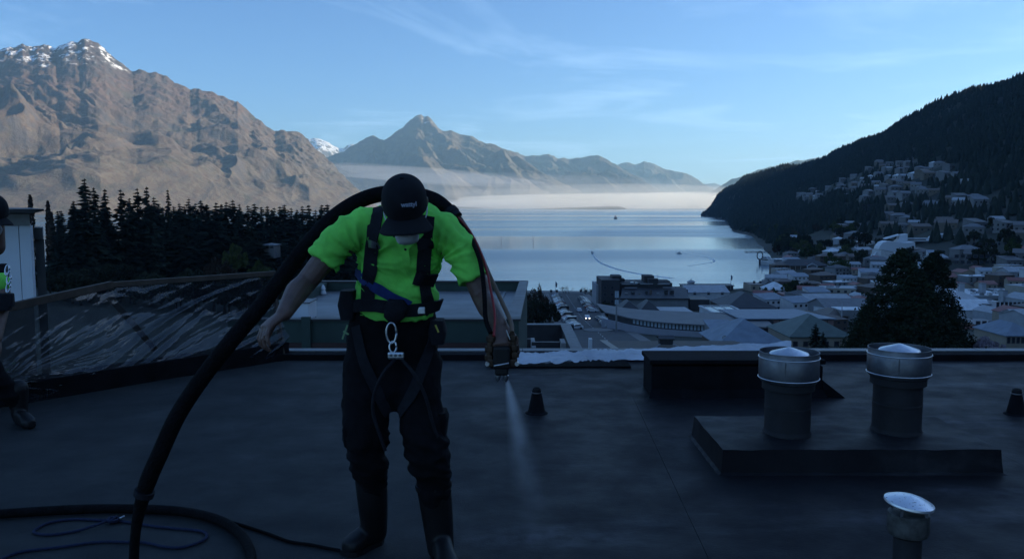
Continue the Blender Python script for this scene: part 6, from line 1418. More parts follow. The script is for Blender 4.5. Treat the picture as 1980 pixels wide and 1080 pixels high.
# duct towers on the mall
for i, (px_, yt, yb_, Y) in enumerate(((1858, 548, 562, 330), (1899, 548, 560, 326), (1911, 532, 552, 412), (1938, 562, 600, 285), (1907, 588, 606, 268))):
    p = P(px_, yb_, Y); t = thing("roof_tower", "pale square roof tower standing over the mall and offices", "tower", p - Vector((0, 0, 6)), 0.1 * i, "roof towers over the mall"); hh = zat(yt, Y) - p.z + 6
    MB().box((0, 0, hh / 2), (1.9, 1.9, hh)).build("shaft", WALLS['pale'], t); MB().box((0, 0, hh + .1), (2.1, 2.1, 0.2)).build("cap", WALLS['grey'], t)
rr = random.Random(17)
for i in range(26):
    px_, py_ = rr.uniform(1870, 1950), rr.uniform(574, 590); Yq = 318 + (590 - py_) * 1.2
    p = Vector((xat(px_, 572, Yq), Yq, zat(572, 318) + 0.25)); t = thing("roof_unit", "small ventilation unit on the white mall roof", "equipment", p, rr.uniform(0, 1), "units on the mall roof")
    s = rr.uniform(0.7, 1.6); MB().box((0, 0, s * 0.3), (s, s * 0.8, s * 0.6)).build("casing", rr.choice([WALLS['pale'], WALLS['grey'], WALLS['white']]), t, bevel=0.05); MB().lathe([(s * .25, s * .6), (s * .25, s * .66), (0.02, s * .67)], n=8).build("fan_grille", M_CHAR, t)
# white shell roofed hotel, two curved slabs and a bridge
def shells():
    M_SH = mat("white_shell_roof", (0.58, 0.60, 0.63), 0.5, var=0.05, scale=0.2)
    t = thing("shell_hotel", "white hotel of curved shell blocks joined by a bridge above the big tree", "building", P(1760, 500, 560)); o = Vector(t.location)
    def shell(pts, Y, dep, nm):
        V = [P(x, y, Y) - o for x, y in pts]; n = len(V); back = [v + Vector((2, dep, 0)) for v in V]
        return MB().add(V + back, [tuple(range(n)), tuple(range(2 * n - 1, n - 1, -1))] + [(i, n + i, n + (i + 1) % n, (i + 1) % n) for i in range(n)]).build(nm, M_SH, t)
    shell([(1795, 481), (1799, 470), (1806, 459), (1816, 453), (1835, 452), (1855, 454), (1869.5, 457), (1870, 464), (1858, 470), (1845, 478), (1836, 484), (1826, 486), (1810, 484)], 560, 12, "shell")
    shell([(1698, 485), (1701, 476), (1707, 469), (1716, 466), (1730, 467), (1750, 470), (1769, 468), (1770, 478), (1766, 490), (1750, 500), (1720, 496)], 545, 12, "shell")
    shell([(1690, 497), (1694, 488), (1700, 485), (1725, 488), (1722, 500), (1712, 510)], 530, 10, "shell")
    shell([(1740, 454), (1755, 452), (1755, 470), (1730, 469), (1738, 462)], 556, 8, "tower_block")
    shell([(1711, 461), (1740, 453), (1740, 455), (1712, 463)], 556, 8, "roof_blade")
    for a, b_, y0, y1 in ((1755, 1802, 460, 462), (1755, 1802, 464.5, 466.5)): shell([(a, y0), (b_, y0), (b_, y1), (a, y1)], 562, 3, "bridge_deck")
    x0, x1 = 1770, 1797; MB().add([P(x, y, 566) - o for x, y in ((x0, 466), (x1, 466), (x1, 486), (x0, 486))], [(0, 1, 2, 3)]).build("dark_recess_wall", WALLS['dark'], t)
    for x, y, Y in ((1865, 461, 559.8), (1860, 469, 559.8), (1765, 477, 544.8), (1760, 485, 544.8)):
        c = P(x, y, Y) - o; win(t, c.x, c.y, c.z, 1.6, 1.2)
shells()
# wharf with white pedimented front, jetties and docked boats
def wharf():
    Y = 556; x0, x1 = xat(1508, 512, Y), xat(1602, 512, Y); zt = zat(514, Y)
    t = thing("wharf_building", "dark roofed wharf building with a white pediment on the water", "building", ((x0 + x1) / 2, Y, -45)); w = x1 - x0; h = zt + 45; o = Vector(t.location)
    MB().box((0, 8, h / 2 - 1), (w, 16, h + 2)).build("wall", WALLS['brown'], t); roof_mesh('hip', w, 16, h, 4.5, 0.8).build("roof", ROOFS['dark'], t) if False else None
    b = roof_mesh('hip', w, 16, h + .01, 4.2, 0.8); r_ = b.build("roof", ROOFS['dark'], t); r_.location = (0, 8, 0)
    cx = xat(1568, 512, Y) - o.x
    MB().box((cx, -1.2, h / 2 - 0.3), (6.4, 2.3, h + 0.6)).build("entrance_bay", WALLS['dark'], t)
    for s in (-1, 1):
        MB().box((cx + s * 3.2, -2.4, h / 2), (0.5, 0.5, h)).build("white_column", WALLS['white'], t); MB().bar((cx + s * 3.6, -2.45, h + 0.1), (cx, -2.45, h + 2.0), 0.4, 0.3).build("pediment_board", WALLS['white'], t)
    for k in range(8): win(t, -w / 2 + w * (k + .5) / 8, 0, h - 1.6, 1.6, 1.6)
    for k in range(4): MB().box((-w / 2 + w * (0.1 + 0.11 * k), -0.06, h / 2), (0.5, 0.1, h)).build("white_column", WALLS['cream'], t)
    for i, (px0, px1, y, Yj) in enumerate(((1478, 1600, 538, 500), (1484, 1512, 505, 640), (1440, 1500, 482, 800))):
        p0, p1 = P(px0, y, Yj), P(px1, y, Yj); j = thing("jetty", ("long dark jetty in front of the wharf building", "short jetty behind the docked boats", "thin jetty reaching into the bay below the point")[i], "jetty", (p0 + p1) / 2 * 1); q = Vector(j.location)
        j.location.z = LAKE + 1.0; L = (p1 - p0).length
        MB().box((0, 0, 0), (L, 4, 0.4)).build("deck", WALLS['brown'], j)
        for k in range(7):
            for s in (-1.7, 1.7): MB().box((-L / 2 + L * (k + .5) / 7, s, -1.5), (0.35, 0.35, 2.6)).build("pile", WALLS['dark'], j)
wharf()
def boat(px_, py_, Y, L, lab, rz=0.0, funnel=False, group=None, cat="boat"):
    x = xat(px_, py_, Y); t = thing("boat", lab, cat, (x, Y, LAKE), rz, group); w = L * 0.28; st = []
    for a, ww_, h in ((-0.5, 0.8, 0.10), (-0.3, 1.0, 0.09), (0.1, 1.0, 0.10), (0.35, 0.6, 0.12), (0.5, 0.06, 0.145)):
        st.append([(L * a, -w / 2 * ww_, L * h), (L * a, -w / 2 * ww_ * 0.6, -0.3), (L * a, w / 2 * ww_ * 0.6, -0.3), (L * a, w / 2 * ww_, L * h)])
    MB().loft(st).build("hull", WALLS['white'] if not funnel else WALLS['dark'], t)
    MB().box((-L * .05, 0, L * .165), (L * .55, w * .72, L * .13)).build("cabin", WALLS['white'], t, bevel=0.1)
    MB().box((0, 0, L * .27), (L * .3, w * .6, L * .07)).build("bridge", WALLS['white'], t, bevel=0.1)
    MB().box((-L * .05, 0, L * .185), (L * .45, w * .735, L * .045)).build("cabin_window", M_GLASS, t); MB().box((0.02 * L, 0, L * .275), (L * .28, w * .61, L * .035)).build("bridge_window", M_GLASS, t)
    MB().tube([(-L * .05, 0, L * .3), (-L * .05, 0, L * .5)], 0.08, 6).build("mast", WALLS['pale'], t)
    if funnel: MB().tube([(0.0, 0, L * .28), (-0.02 * L, 0, L * .46)], L * .035, 12).build("funnel", WALLS['brick'], t, True)
    return t
boat(1482, 507, 640, 20, "white cruise boat moored at the end of the wharf", math.pi / 2 + 0.3)
boat(1478, 541, 470, 12, "small white boat moored below the brown waterfront block", math.pi / 2)
boat(1497, 533, 520, 11, "small launch tied up in front of the wharf", 0.6)
boat(1190, 423, 2700, 26, "small steamship far out on the lake", math.pi / 2 + 0.2, True)
boat(1145, 488, 790, 6, "motor boat heading away and trailing a long wake", math.pi / 2 + 0.25)
boat(1313, 489, 780, 5.5, "small speedboat curving to the right of the motor boat", 2.6)
for px_, py0, py1, lab in ((1031, 454, 470, "dark channel marker pole standing in the lake"), (969, 456, 470, "fainter channel marker pole near the worker's arm")):
    Y = 46.5 * F / (py1 - 395); p = P(px_, py1, Y); t = thing("marker_pole", lab, "marker", (p.x, Y, LAKE)); MB().tube([(0, 0, -1), (0, 0, zat(py0, Y) - LAKE)], [0.22, 0.16], 8).build("pile", WALLS['dark'], t, True); MB().box((0, 0, zat(py0, Y) - LAKE - 0.4), (0.6, 0.1, 0.6)).build("board", WALLS['brick'], t)
# ring shaped ride on the jetty
p = P(1469, 507, 640); t = thing("jetty_hoop", "round dark hoop at the end of the jetty beside the cruise boat", "wheel", (p.x, 640, LAKE)); MB().tube([(0, 2.6 * math.cos(a), 6 + 2.6 * math.sin(a) * 1.4) if False else (2.2 * math.cos(a), 0, 7 + 3.2 * math.sin(a)) for a in [2 * math.pi * i / 24 for i in range(25)]], 0.4, 8).build("hoop", WALLS['dark'], t, True); MB().box((0, 0, 2), (1.2, 1.0, 5)).build("post", WALLS['dark'], t)
# wakes: low swells spreading behind the boats
M_WAKE = None
def wake(name, lab, pts, w0, w1, hgt=0.10, m=None):
    c = [G(x, y, LAKE) for x, y in pts]; q = spline(c, 8); b = MB(); rings = []
    for k, p_ in enumerate(q):
        d = (q[min(k + 1, len(q) - 1)] - q[max(k - 1, 0)]).normalized(); s = Vector((-d.y, d.x, 0)); w = w0 + (w1 - w0) * k / len(q)
        rings.append([p_ + s * (w * a) + Vector((0, 0, z)) for a, z in ((-0.5, -0.05), (-0.25, hgt * .6), (0, hgt), (0.25, hgt * .6), (0.5, -0.05))])
    o = b.loft(rings, closed=False, cap=False).build(name, m, None, True); o["kind"] = "stuff"; return o
mw = bpy.data.materials["lake_water"]; mf = mat("wake_foam", (0.34, 0.40, 0.46), 0.5, var=0.4, scale=0.1)
wake("boat_wake", "", [(1148, 490), (1170, 494), (1200, 505), (1240, 514), (1290, 519), (1330, 521), (1362, 525)], 0.7, 1.6, 0.05, mw)
wake("boat_wake", "", [(1141, 490), (1130, 494), (1115, 500), (1100, 508)], 1.5, 4, 0.05, mw)
wake("boat_wake", "", [(1146, 492), (1150, 498), (1158, 506), (1175, 514), (1200, 522), (1240, 530), (1300, 538)], 1.5, 7, 0.06, mf)
wake("boat_wake", "", [(1316, 490), (1335, 492), (1352, 495), (1375, 500), (1380, 506), (1360, 510), (1330, 514)], 1, 3, 0.06, mf)
wake("boat_wake", "", [(1316, 488), (1340, 488.5), (1370, 492), (1400, 496)], 0.6, 1.4, 0.05, mw)
wake("boat_wake", "", [(1305, 492), (1290, 497), (1260, 504)], 1, 3, 0.05, mw)
# --- ordinary shops and houses packed between the landmarks
def town_fill():
    rr = random.Random(50); base = []
    for i, (w, d, h, rf, wl, kind, n) in enumerate(((16, 11, 5.5, 'pale', 'pale', 'gable', 4), (14, 12, 6.5, 'dark', 'grey', 'hip', 4), (18, 12, 6.0, 'pale', 'cream', 'flat', 5), (13, 10, 5.0, 'red', 'sand', 'gable', 3), (15, 11, 7.0, 'brown', 'brown', 'hip', 4), (17, 12, 5.0, 'white', 'grey', 'flat', 4), (14, 11, 6.5, 'blue', 'white', 'mono', 4))):
        t = building("town_building", "town building", "building", (0, -900 - 40 * i, -60), w, d, h, kind, 2.4, 0, wl, rf, ((1.8, n), (h - 1.6, n)), "ordinary buildings between the landmarks", ww=1.5, wh=1.3)
        if kind == 'flat':
            for k in range(3): MB().box((rr.uniform(-w / 3, w / 3), rr.uniform(-d / 3, d / 3), h + 0.6), (rr.uniform(1, 2.4), 1.4, 0.8)).build("roof_unit", WALLS['pale'], t)
        base.append(t)
    kinds = ("grey roofed gabled shop", "dark hipped block", "cream flat roofed block", "red roofed shop", "brown hipped block", "pale flat roofed block", "blue roofed white shop")
    used = set(); nfoot = list(FOOT)
    for k in range(2200):
        px_, py_ = rr.uniform(1470, 2000), rr.uniform(492, 640); Hh = hit(px_, py_, 200, 900)
        if Hh is None or Hh.z < -44.3 or Hh.length > 720: continue
        i = rr.randrange(7); s = rr.uniform(0.5, 0.82); R_ = 8.5 * s
        if any(math.hypot(Hh.x - a, Hh.y - b_) < R_ + r_ * 0.78 for a, b_, r_ in nfoot) or abs(Hh.x - cxr(Hh.y)) < 20: continue
        if math.hypot(Hh.x - 71, Hh.y - 148) < 26: continue
        nfoot.append((Hh.x, Hh.y, R_)); o = base[i] if i not in used else copy_tree(base[i]); used.add(i)
        o["label"] = kinds[i] + " " + ("by the wharf and waterfront" if px_ < 1600 and py_ < 560 else "left of the big cypress" if px_ < 1740 else "among the mall roofs" if py_ > 555 else "below the shell hotel" if px_ < 1860 else "near the glazed offices") + (", farther back" if Hh.y > 420 else ", nearer")
        o.location = (Hh.x, Hh.y, Hh.z); o.rotation_euler = (0, 0, rr.choice((0.1, -0.25, 0.35, math.pi / 2 + 0.1))); o.scale = (s, s, s * rr.uniform(0.8, 1.1))
        if len(nfoot) - len(FOOT) > 120: break
    for i in range(7):
        if i not in used:
            for c in list(base[i].children_recursive): bpy.data.objects.remove(c)
            bpy.data.objects.remove(base[i])
    FOOT[:] = nfoot
# --- houses on the hillside
HOUSES = []
def hillside():
    rr = random.Random(12)
    base = []
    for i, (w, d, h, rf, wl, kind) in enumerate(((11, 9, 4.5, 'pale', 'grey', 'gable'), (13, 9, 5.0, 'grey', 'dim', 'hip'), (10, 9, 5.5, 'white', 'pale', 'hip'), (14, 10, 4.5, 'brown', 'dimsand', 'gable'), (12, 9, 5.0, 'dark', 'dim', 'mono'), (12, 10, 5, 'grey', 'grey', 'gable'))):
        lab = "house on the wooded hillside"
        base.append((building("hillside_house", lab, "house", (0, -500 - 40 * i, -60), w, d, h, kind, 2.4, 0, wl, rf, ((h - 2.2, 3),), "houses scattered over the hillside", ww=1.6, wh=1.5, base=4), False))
    spots = []
    for (a, b_, c, d, n) in ((1545, 1600, 372, 390, 7), (1560, 1640, 365, 385, 10), (1620, 1700, 345, 378, 24), (1680, 1760, 320, 362, 30), (1730, 1800, 318, 352, 18), (1780, 1860, 318, 350, 24), (1690, 1790, 362, 385, 12), (1720, 1810, 380, 412, 12), (1800, 1905, 372, 412, 18), (1700, 1770, 420, 445, 9), (1755, 1830, 425, 452, 8), (1870, 1985, 428, 462, 9), (1585, 1650, 455, 482, 8), (1610, 1660, 436, 460, 7), (1540, 1600, 505, 512, 0), (1600, 1655, 492, 515, 8), (1655, 1720, 508, 520, 4), (1850, 1905, 500, 515, 4), (1930, 1985, 505, 520, 3), (1500, 1560, 355, 372, 0)):
        for _ in range(n): spots.append((rr.uniform(a, b_), rr.uniform(c, d)))
    spots += [(1576, 385), (1672, 387), (1720, 330), (1700, 318), (1740, 370), (1540, 470)]
    k = 0; done = []
    for px_, py_ in spots:
        h = hit(px_, py_)
        if h is None or h.z < -42 or any((h.x - q.x) ** 2 + (h.y - q.y) ** 2 < 230 for q in done): continue
        done.append(h); i = rr.choice((0, 1, 1, 2, 3, 3, 4, 4, 5)); src, used = base[i]
        o = src if not used else copy_tree(src); base[i] = (src, True)
        s = rr.uniform(0.7, 1.05); zone = ("at the top of the housing" if py_ < 340 else "in the middle rows" if py_ < 365 else "in the lower rows" if py_ < 400 else "at the foot of the slope" if py_ < 470 else "down in the town") + (", left part" if px_ < 1690 else ", central part" if px_ < 1790 else ", right part")
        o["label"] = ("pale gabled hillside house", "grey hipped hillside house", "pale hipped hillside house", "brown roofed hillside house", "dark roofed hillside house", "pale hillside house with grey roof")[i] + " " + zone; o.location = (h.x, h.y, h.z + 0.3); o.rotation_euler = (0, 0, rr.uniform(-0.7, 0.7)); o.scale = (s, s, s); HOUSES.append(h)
    for src, used in base:
        if not used:
            for c in list(src.children_recursive): bpy.data.objects.remove(c)
            bpy.data.objects.remove(src)
hillside()
town_fill()
# ------------------------------------------------------------------ trees
def leaf_mat(name, a, b_):
    m, n, l, b = nodes_of(name); g = n.new("ShaderNodeNewGeometry"); oi = n.new("ShaderNodeObjectInfo")
    nz = n.new("ShaderNodeTexNoise"); l.new(g.outputs["Position"], nz.inputs["Vector"]); nz.inputs["Scale"].default_value = 0.35; nz.inputs["Detail"].default_value = 4
    ad = n.new("ShaderNodeMath"); ad.operation = 'ADD'; l.new(nz.outputs[0], ad.inputs[0]); ml = n.new("ShaderNodeMath"); ml.operation = 'MULTIPLY_ADD'; l.new(oi.outputs["Random"], ml.inputs[0]); ml.inputs[1].default_value = 0.35; ml.inputs[2].default_value = -0.17; l.new(ml.outputs[0], ad.inputs[1])
    mx = n.new("ShaderNodeMix"); mx.data_type = 'RGBA'; mr = n.new("ShaderNodeMapRange"); l.new(ad.outputs[0], mr.inputs[0]); mr.inputs[1].default_value = 0.3; mr.inputs[2].default_value = 0.7; l.new(mr.outputs[0], mx.inputs[0])
    mx.inputs[6].default_value = (*a, 1); mx.inputs[7].default_value = (*b_, 1); l.new(mx.outputs[2], b.inputs["Base Color"]); b.inputs["Roughness"].default_value = 0.9; b.inputs["Specular IOR Level"].default_value = 0.1
    return m
L_FIR = leaf_mat("fir_needles", (0.010, 0.016, 0.012), (0.024, 0.032, 0.022)); L_SEQ = leaf_mat("cypress_needles", (0.012, 0.020, 0.012), (0.028, 0.040, 0.022))
L_GREEN = leaf_mat("spring_leaves", (0.03, 0.045, 0.015), (0.07, 0.085, 0.03)); L_DARK = leaf_mat("dark_leaves", (0.018, 0.022, 0.014), (0.035, 0.04, 0.024)); L_BLOS = leaf_mat("blossom", (0.25, 0.2, 0.23), (0.4, 0.34, 0.38)); L_TWIG = leaf_mat("bare_twigs", (0.05, 0.035, 0.028), (0.08, 0.06, 0.045)); L_RUST = leaf_mat("rusty_leaves", (0.035, 0.025, 0.018), (0.06, 0.042, 0.03))
M_BARK = mat("bark", (0.05, 0.038, 0.03), 0.9, var=0.3, scale=2)
def tri_leaves(C, size, g, up=0.0):
    """one bent triangle-pair leaf cluster at every point"""
    n = len(C); a = g.normal(size=(n, 3)); a[:, 2] *= (1 - up); a /= np.linalg.norm(a, axis=1)[:, None]; b = g.normal(size=(n, 3)); b -= (b * a).sum(1)[:, None] * a; b /= np.linalg.norm(b, axis=1)[:, None]
    s = (size * g.uniform(0.6, 1.4, n))[:, None]
    V = np.stack([C - a * s, C + b * s * 0.55, C + a * s, C - b * s * 0.5], 1).reshape(-1, 3); i = np.arange(n)[:, None] * 4
    return V, np.concatenate([i, i + 1, i + 2, i + 3], 1)
def conifer_mesh(seed, R, n_lv, dense=1.0, droop=0.25, lop=0.15, spray=1.0):
    """unit-height fir: whorls of branches made of flat needle sprays; base at z 0, top at 1"""
    g = np.random.default_rng(seed); pts = []; dirs = []; wid = []
    for k in range(n_lv):
        t = (k + 0.3) / n_lv; z = 0.10 + 0.89 * t; r = R * (1 - t) ** 0.85 * g.uniform(0.78, 1.15) + 0.006
        nb = max(4, int((9 - 4 * t) * dense))
        for j in range(nb):
            a = g.uniform(0, 2 * math.pi); rr = r * g.uniform(1 - lop * 2.5, 1 + lop); ns = max(2, int(rr / R * 7 * dense) + 1)
            for q in range(ns):
                f = (q + 0.6) / ns; dz = -droop * rr * f ** 1.3 + 0.12 * rr * f * f; off = g.normal(size=3) * 0.05 * rr
                pts.append((rr * f * math.cos(a) + off[0], rr * f * math.sin(a) + off[1], z + dz + off[2] * 0.5 + g.normal() * 0.004)); dirs.append((math.cos(a), math.sin(a), -droop * f)); wid.append(rr / ns * 1.25 * spray + 0.004)
    Pn = np.array(pts); D = np.array(dirs); D /= np.linalg.norm(D, axis=1)[:, None]; Wd = np.array(wid); n = len(Pn)
    S = np.cross(D, np.array([0, 0, 1.0])); S /= np.linalg.norm(S, axis=1)[:, None]; S = S + g.normal(size=(n, 3)) * 0.35; U = np.cross(S, D); w = Wd[:, None] * g.uniform(0.7, 1.3, (n, 1))
    V = np.stack([Pn - D * w * 0.8, Pn + S * w * 0.75 - U * w * 0.35, Pn + D * w * 1.1 - U * w * 0.15, Pn - S * w * 0.75 - U * w * 0.35], 1).reshape(-1, 3)
    i = np.arange(n)[:, None] * 4; return V, np.concatenate([i, i + 1, i + 2, i + 3], 1)
TRUNK = MB().tube([(0, 0, -0.06), (0, 0, 0.3), (0.002, 0, 0.7), (0, 0, 0.985)], [0.018, 0.014, 0.008, 0.002], 7).mesh("trunk", M_BARK, True)
FIRS = [np_mesh("fir_crown", *conifer_mesh(100 + i, (0.17, 0.14, 0.20, 0.12, 0.16, 0.19)[i], (34, 36, 30, 34, 40, 32)[i], 1.4, (0.3, 0.35, 0.2, 0.4, 0.25, 0.3)[i], (0.18, 0.25, 0.3, 0.2, 0.15, 0.35)[i], 1.35), L_FIR, False) for i in range(6)]
def fir(px_, ytop, Y, k, label, group=None, wide=1.0, name="fir_tree", crown=None, zb=None):
    x = xat(px_, ytop, Y); zt = zat(ytop, Y); zb = terr1(x, Y) if zb is None else zb; h = zt - zb
    t = thing(name, label, "tree", (x, Y, zb), rng.uniform(0, 6), group)
    for nm, me in (("trunk", TRUNK), ("crown", crown or FIRS[k % 6])): o = link(nm, me, t); o.scale = (h * wide, h * wide, h)
    return t
special = ((163, 341, 262, 0, "tallest dark fir of the wood, at its left end", 1.05), (142, 385, 255, 4, "shorter full fir left of the tallest fir", 1.1), (181, 358, 270, 1, "fir standing close right of the tallest fir", 1.0), (202, 362, 276, 3, "slim fir between the tallest fir and the broad pair", 1.2), (233, 362, 280, 5, "broad dark fir third from the left gap in the wood", 1.0), (265, 359, 286, 2, "left one of the broad pair of firs in the wood", 0.9), (283, 357, 288, 5, "right one of the broad pair of firs in the wood", 0.9), (324, 363, 330, 3, "lone slim spire of a fir above the even wood", 0.8))
for px_, yt, Y, k, lab, w in special: fir(px_, yt, Y, k, lab, wide=w)
sky_t = [(118, 405), (250, 380), (297, 378), (306, 393), (314, 398), (335, 396), (346, 390), (356, 396), (365, 381), (377, 390), (388, 384), (400, 392), (417, 388), (428, 392), (437, 387), (450, 383), (463, 392), (479, 394), (492, 391), (505, 397), (517, 396), (530, 398), (541, 396), (550, 393), (563, 399), (574, 402), (584, 395), (597, 393), (610, 403), (622, 393), (633, 392), (646, 403), (658, 404), (672, 405)]
rr = random.Random(4)
NTH = lambda i: "%d%s" % (i, "th" if 10 < i % 100 < 20 else {1: "st", 2: "nd", 3: "rd"}.get(i % 10, "th"))
for i, (px_, yt) in enumerate(sky_t): fir(px_, yt, 335 + rr.uniform(-15, 60), rr.randrange(6), "dark fir " + NTH(i + 1) + " from left on the wood's skyline, " + ("just right of the broad pair" if px_ < 345 else "above the screen's timber rail" if px_ < 430 else "above the olive green tree" if px_ < 500 else "left of the worker's hose" if px_ < 580 else "touching the worker's hose"), "firs along the wood's skyline", rr.uniform(1.15, 1.6))
for i in range(62):
    px_ = rr.uniform(108, 690); yt = rr.uniform(400, 455) if px_ > 300 else rr.uniform(385, 450); fir(px_, yt, rr.uniform(290, 400) if px_ > 200 else rr.uniform(262, 320), rr.randrange(6), "dark fir inside the wood " + ("below the tallest firs" if px_ < 220 else "below the broad pair of firs" if px_ < 330 else "above the screen's rail" if px_ < 430 else "behind the olive green tree" if px_ < 520 else "beside the worker's arm and hose"), "firs inside the wood", rr.uniform(1.2, 1.7))
def crown_mesh(seed, n, clumps, shape, leaf, m, up=0.0, hollow=0.55):
    """broadleaf crown: leaf clusters gathered in uneven clumps through an ellipsoid of unit height"""
    g = np.random.default_rng(seed); d = g.normal(size=(clumps, 3)); d /= np.linalg.norm(d, axis=1)[:, None]; d[:, 2] = np.abs(d[:, 2]) * 1.0 - 0.25
    c = d * (hollow + (1 - hollow) * g.uniform(0, 1, clumps))[:, None] * np.array(shape); k = g.integers(0, clumps, n); rad = g.uniform(0.12, 0.28, clumps)
    p_ = g.normal(size=(n, 3)); p_ /= np.linalg.norm(p_, axis=1)[:, None]; C = c[k] + p_ * (rad[k] * g.uniform(0.5, 1.0, n))[:, None] * np.array(shape) * 1.1
    V, Fc = tri_leaves(C, leaf, g, up); V[:, 2] = (V[:, 2] - V[:, 2].min()) / (V[:, 2].max() - V[:, 2].min()) * 0.86 + 0.14; return np_mesh("crown", V, Fc, m, False)
def branches_mesh(seed, n, spread, m):
    g = random.Random(seed); b = MB(); b.tube([(0, 0, -0.08), (0.01, 0, 0.2), (0, 0.01, 0.38)], [0.035, 0.026, 0.02], 7)
    for i in range(n):
        a = g.uniform(0, 6.28); z0 = g.uniform(0.18, 0.4); r = spread * g.uniform(0.5, 0.95); z1 = z0 + g.uniform(0.25, 0.5)
        p1 = Vector((r * .45 * math.cos(a), r * .45 * math.sin(a), z0 + (z1 - z0) * .55)); p2 = Vector((r * math.cos(a + g.uniform(-.3, .3)), r * math.sin(a + g.uniform(-.3, .3)), z1)); b.tube([(0, 0, z0), p1, p2], [0.016, 0.010, 0.003], 5)
    return b.mesh("limbs", m, True)
LIMBS = branches_mesh(2, 9, 0.36, M_BARK)
BR = dict(green=crown_mesh(1, 2600, 26, (0.42, 0.42, 0.36), 0.028, L_GREEN), dark=crown_mesh(2, 2600, 24, (0.42, 0.42, 0.36), 0.03, L_DARK), rust=crown_mesh(3, 2000, 22, (0.42, 0.42, 0.36), 0.026, L_RUST), willow=crown_mesh(4, 3400, 30, (0.5, 0.5, 0.36), 0.026, L_GREEN, hollow=0.4), blossom=crown_mesh(5, 2600, 26, (0.62, 0.5, 0.32), 0.026, L_BLOS))
def broad(px_, ytop, ybase, Y, kind, label, group=None, wide=1.0, name="broadleaf_tree", cat="tree"):
    x = xat(px_, ytop, Y); zb = terr1(x, Y) if ybase is None else zat(ybase, Y); h = zat(ytop, Y) - zb
    t = thing(name, label, cat, (x, Y, zb), rng.uniform(0, 6), group); o = link("trunk", LIMBS, t); o.scale = (h * wide, h * wide, h); o = link("crown", BR[kind], t); o.scale = (h * wide, h * wide, h); return t
broad(1622, 500, 548, 500, 'willow', "rounded yellow green willow by the wharf", wide=1.5)
broad(455, 468, 532, 225, 'green', "olive green rounded tree in front of the dark wood", wide=1.0)
broad(425, 492, 545, 215, 'rust', "brownish low tree left of the olive green one", wide=1.2); broad(505, 500, 548, 222, 'green', "small olive shrub tree right of the olive green tree", wide=1.3)
for px_, yt, yb_, Y, k, w, lab in ((1018, 552, 640, 300, 'rust', 0.7, "tall russet tree at the left of the street"), (1042, 546, 630, 290, 'rust', 0.55, "taller russet tree beside the street's parked cars"), (1030, 575, 650, 262, 'dark', 1.0, "dark bushy tree in front of the russet trees"), (1062, 580, 640, 280, 'dark', 0.8, "dark tree right of the russet trees by the kerb"), (1005, 585, 660, 255, 'dark', 1.0, "dark shrub tree behind the green wing's corner"), (1112, 655, 690, 205, 'rust', 1.0, "russet shrub at the near end of the parked cars"), (1170, 580, 620, 318, 'dark', 0.8, "dark tree at the hotel's left foot"), (1183, 590, 622, 300, 'rust', 0.9, "russet tree before the hotel tower")):
    broad(px_, yt, yb_, Y, k, lab, wide=w)
# bare street trees on the lake front: forking twigs
def bare_mesh(seed):
    g = random.Random(seed); b = MB()
    def grow(p_, d, L, r, lv):
        e = p_ + d * L; b.tube([p_, (p_ + e) / 2 + Vector((g.uniform(-1, 1), g.uniform(-1, 1), 0)) * L * .05, e], [r, r * .8, r * .6], 5 if lv < 3 else 3, cap=False)
        if lv == 5: return
        for _ in range(3 if lv < 4 else 2):
            nd = (d + Vector((g.uniform(-1, 1), g.uniform(-1, 1), g.uniform(-.25, .6))) * 0.75).normalized(); grow(e, nd, L * g.uniform(.62, .8), r * .6, lv + 1)
    grow(Vector((0, 0, -.05)), Vector((0, 0, 1)), 0.3, 0.022, 0); zm = max(v[2] for v in b.v); b.v = [(x / zm, y / zm, z / zm) for x, y, z in b.v]; return b
for px_, yt, yb_, Y, lab, sd in ((1096, 552, 584, 408, "bare round street tree left of the pair on the lake front", 3), (1137, 553, 584, 404, "bare street tree next to the hotel on the lake front", 8)):
    p = P(px_, yb_, Y); t = thing("bare_tree", lab, "tree", p); h = zat(yt, Y) - p.z; o = bare_mesh(sd).build("branches", L_TWIG, t); o.scale = (h * 1.15, h * 1.15, h)
for px_, yt, Y, lab in ((58, 377, 300, "tall bare poplar behind the white panelled block"), (92, 389, 305, "slimmer bare poplar right of the first poplar"), (99, 410, 300, "short bare poplar at the edge of the wood")):
    x = xat(px_, yt, Y); zb = terr1(x, Y); h = zat(yt, Y) - zb; t = thing("poplar_tree", lab, "tree", (x, Y, zb)); g = np.random.default_rng(px_); z = g.uniform(0.15, 1, 1500); r = 0.055 * (1 - z) ** .5 * (z > 0.1) + 0.004; a = g.uniform(0, 6.28, 1500)
    V, Fc = tri_leaves(np.stack([r * np.cos(a) * g.uniform(.3, 1, 1500), r * np.sin(a), z], 1), 0.016, g); o = link("crown", np_mesh("crown", V, Fc, L_TWIG, False), t); o.scale = (h, h, h); o = link("trunk", TRUNK, t); o.scale = (h * .6, h * .6, h)
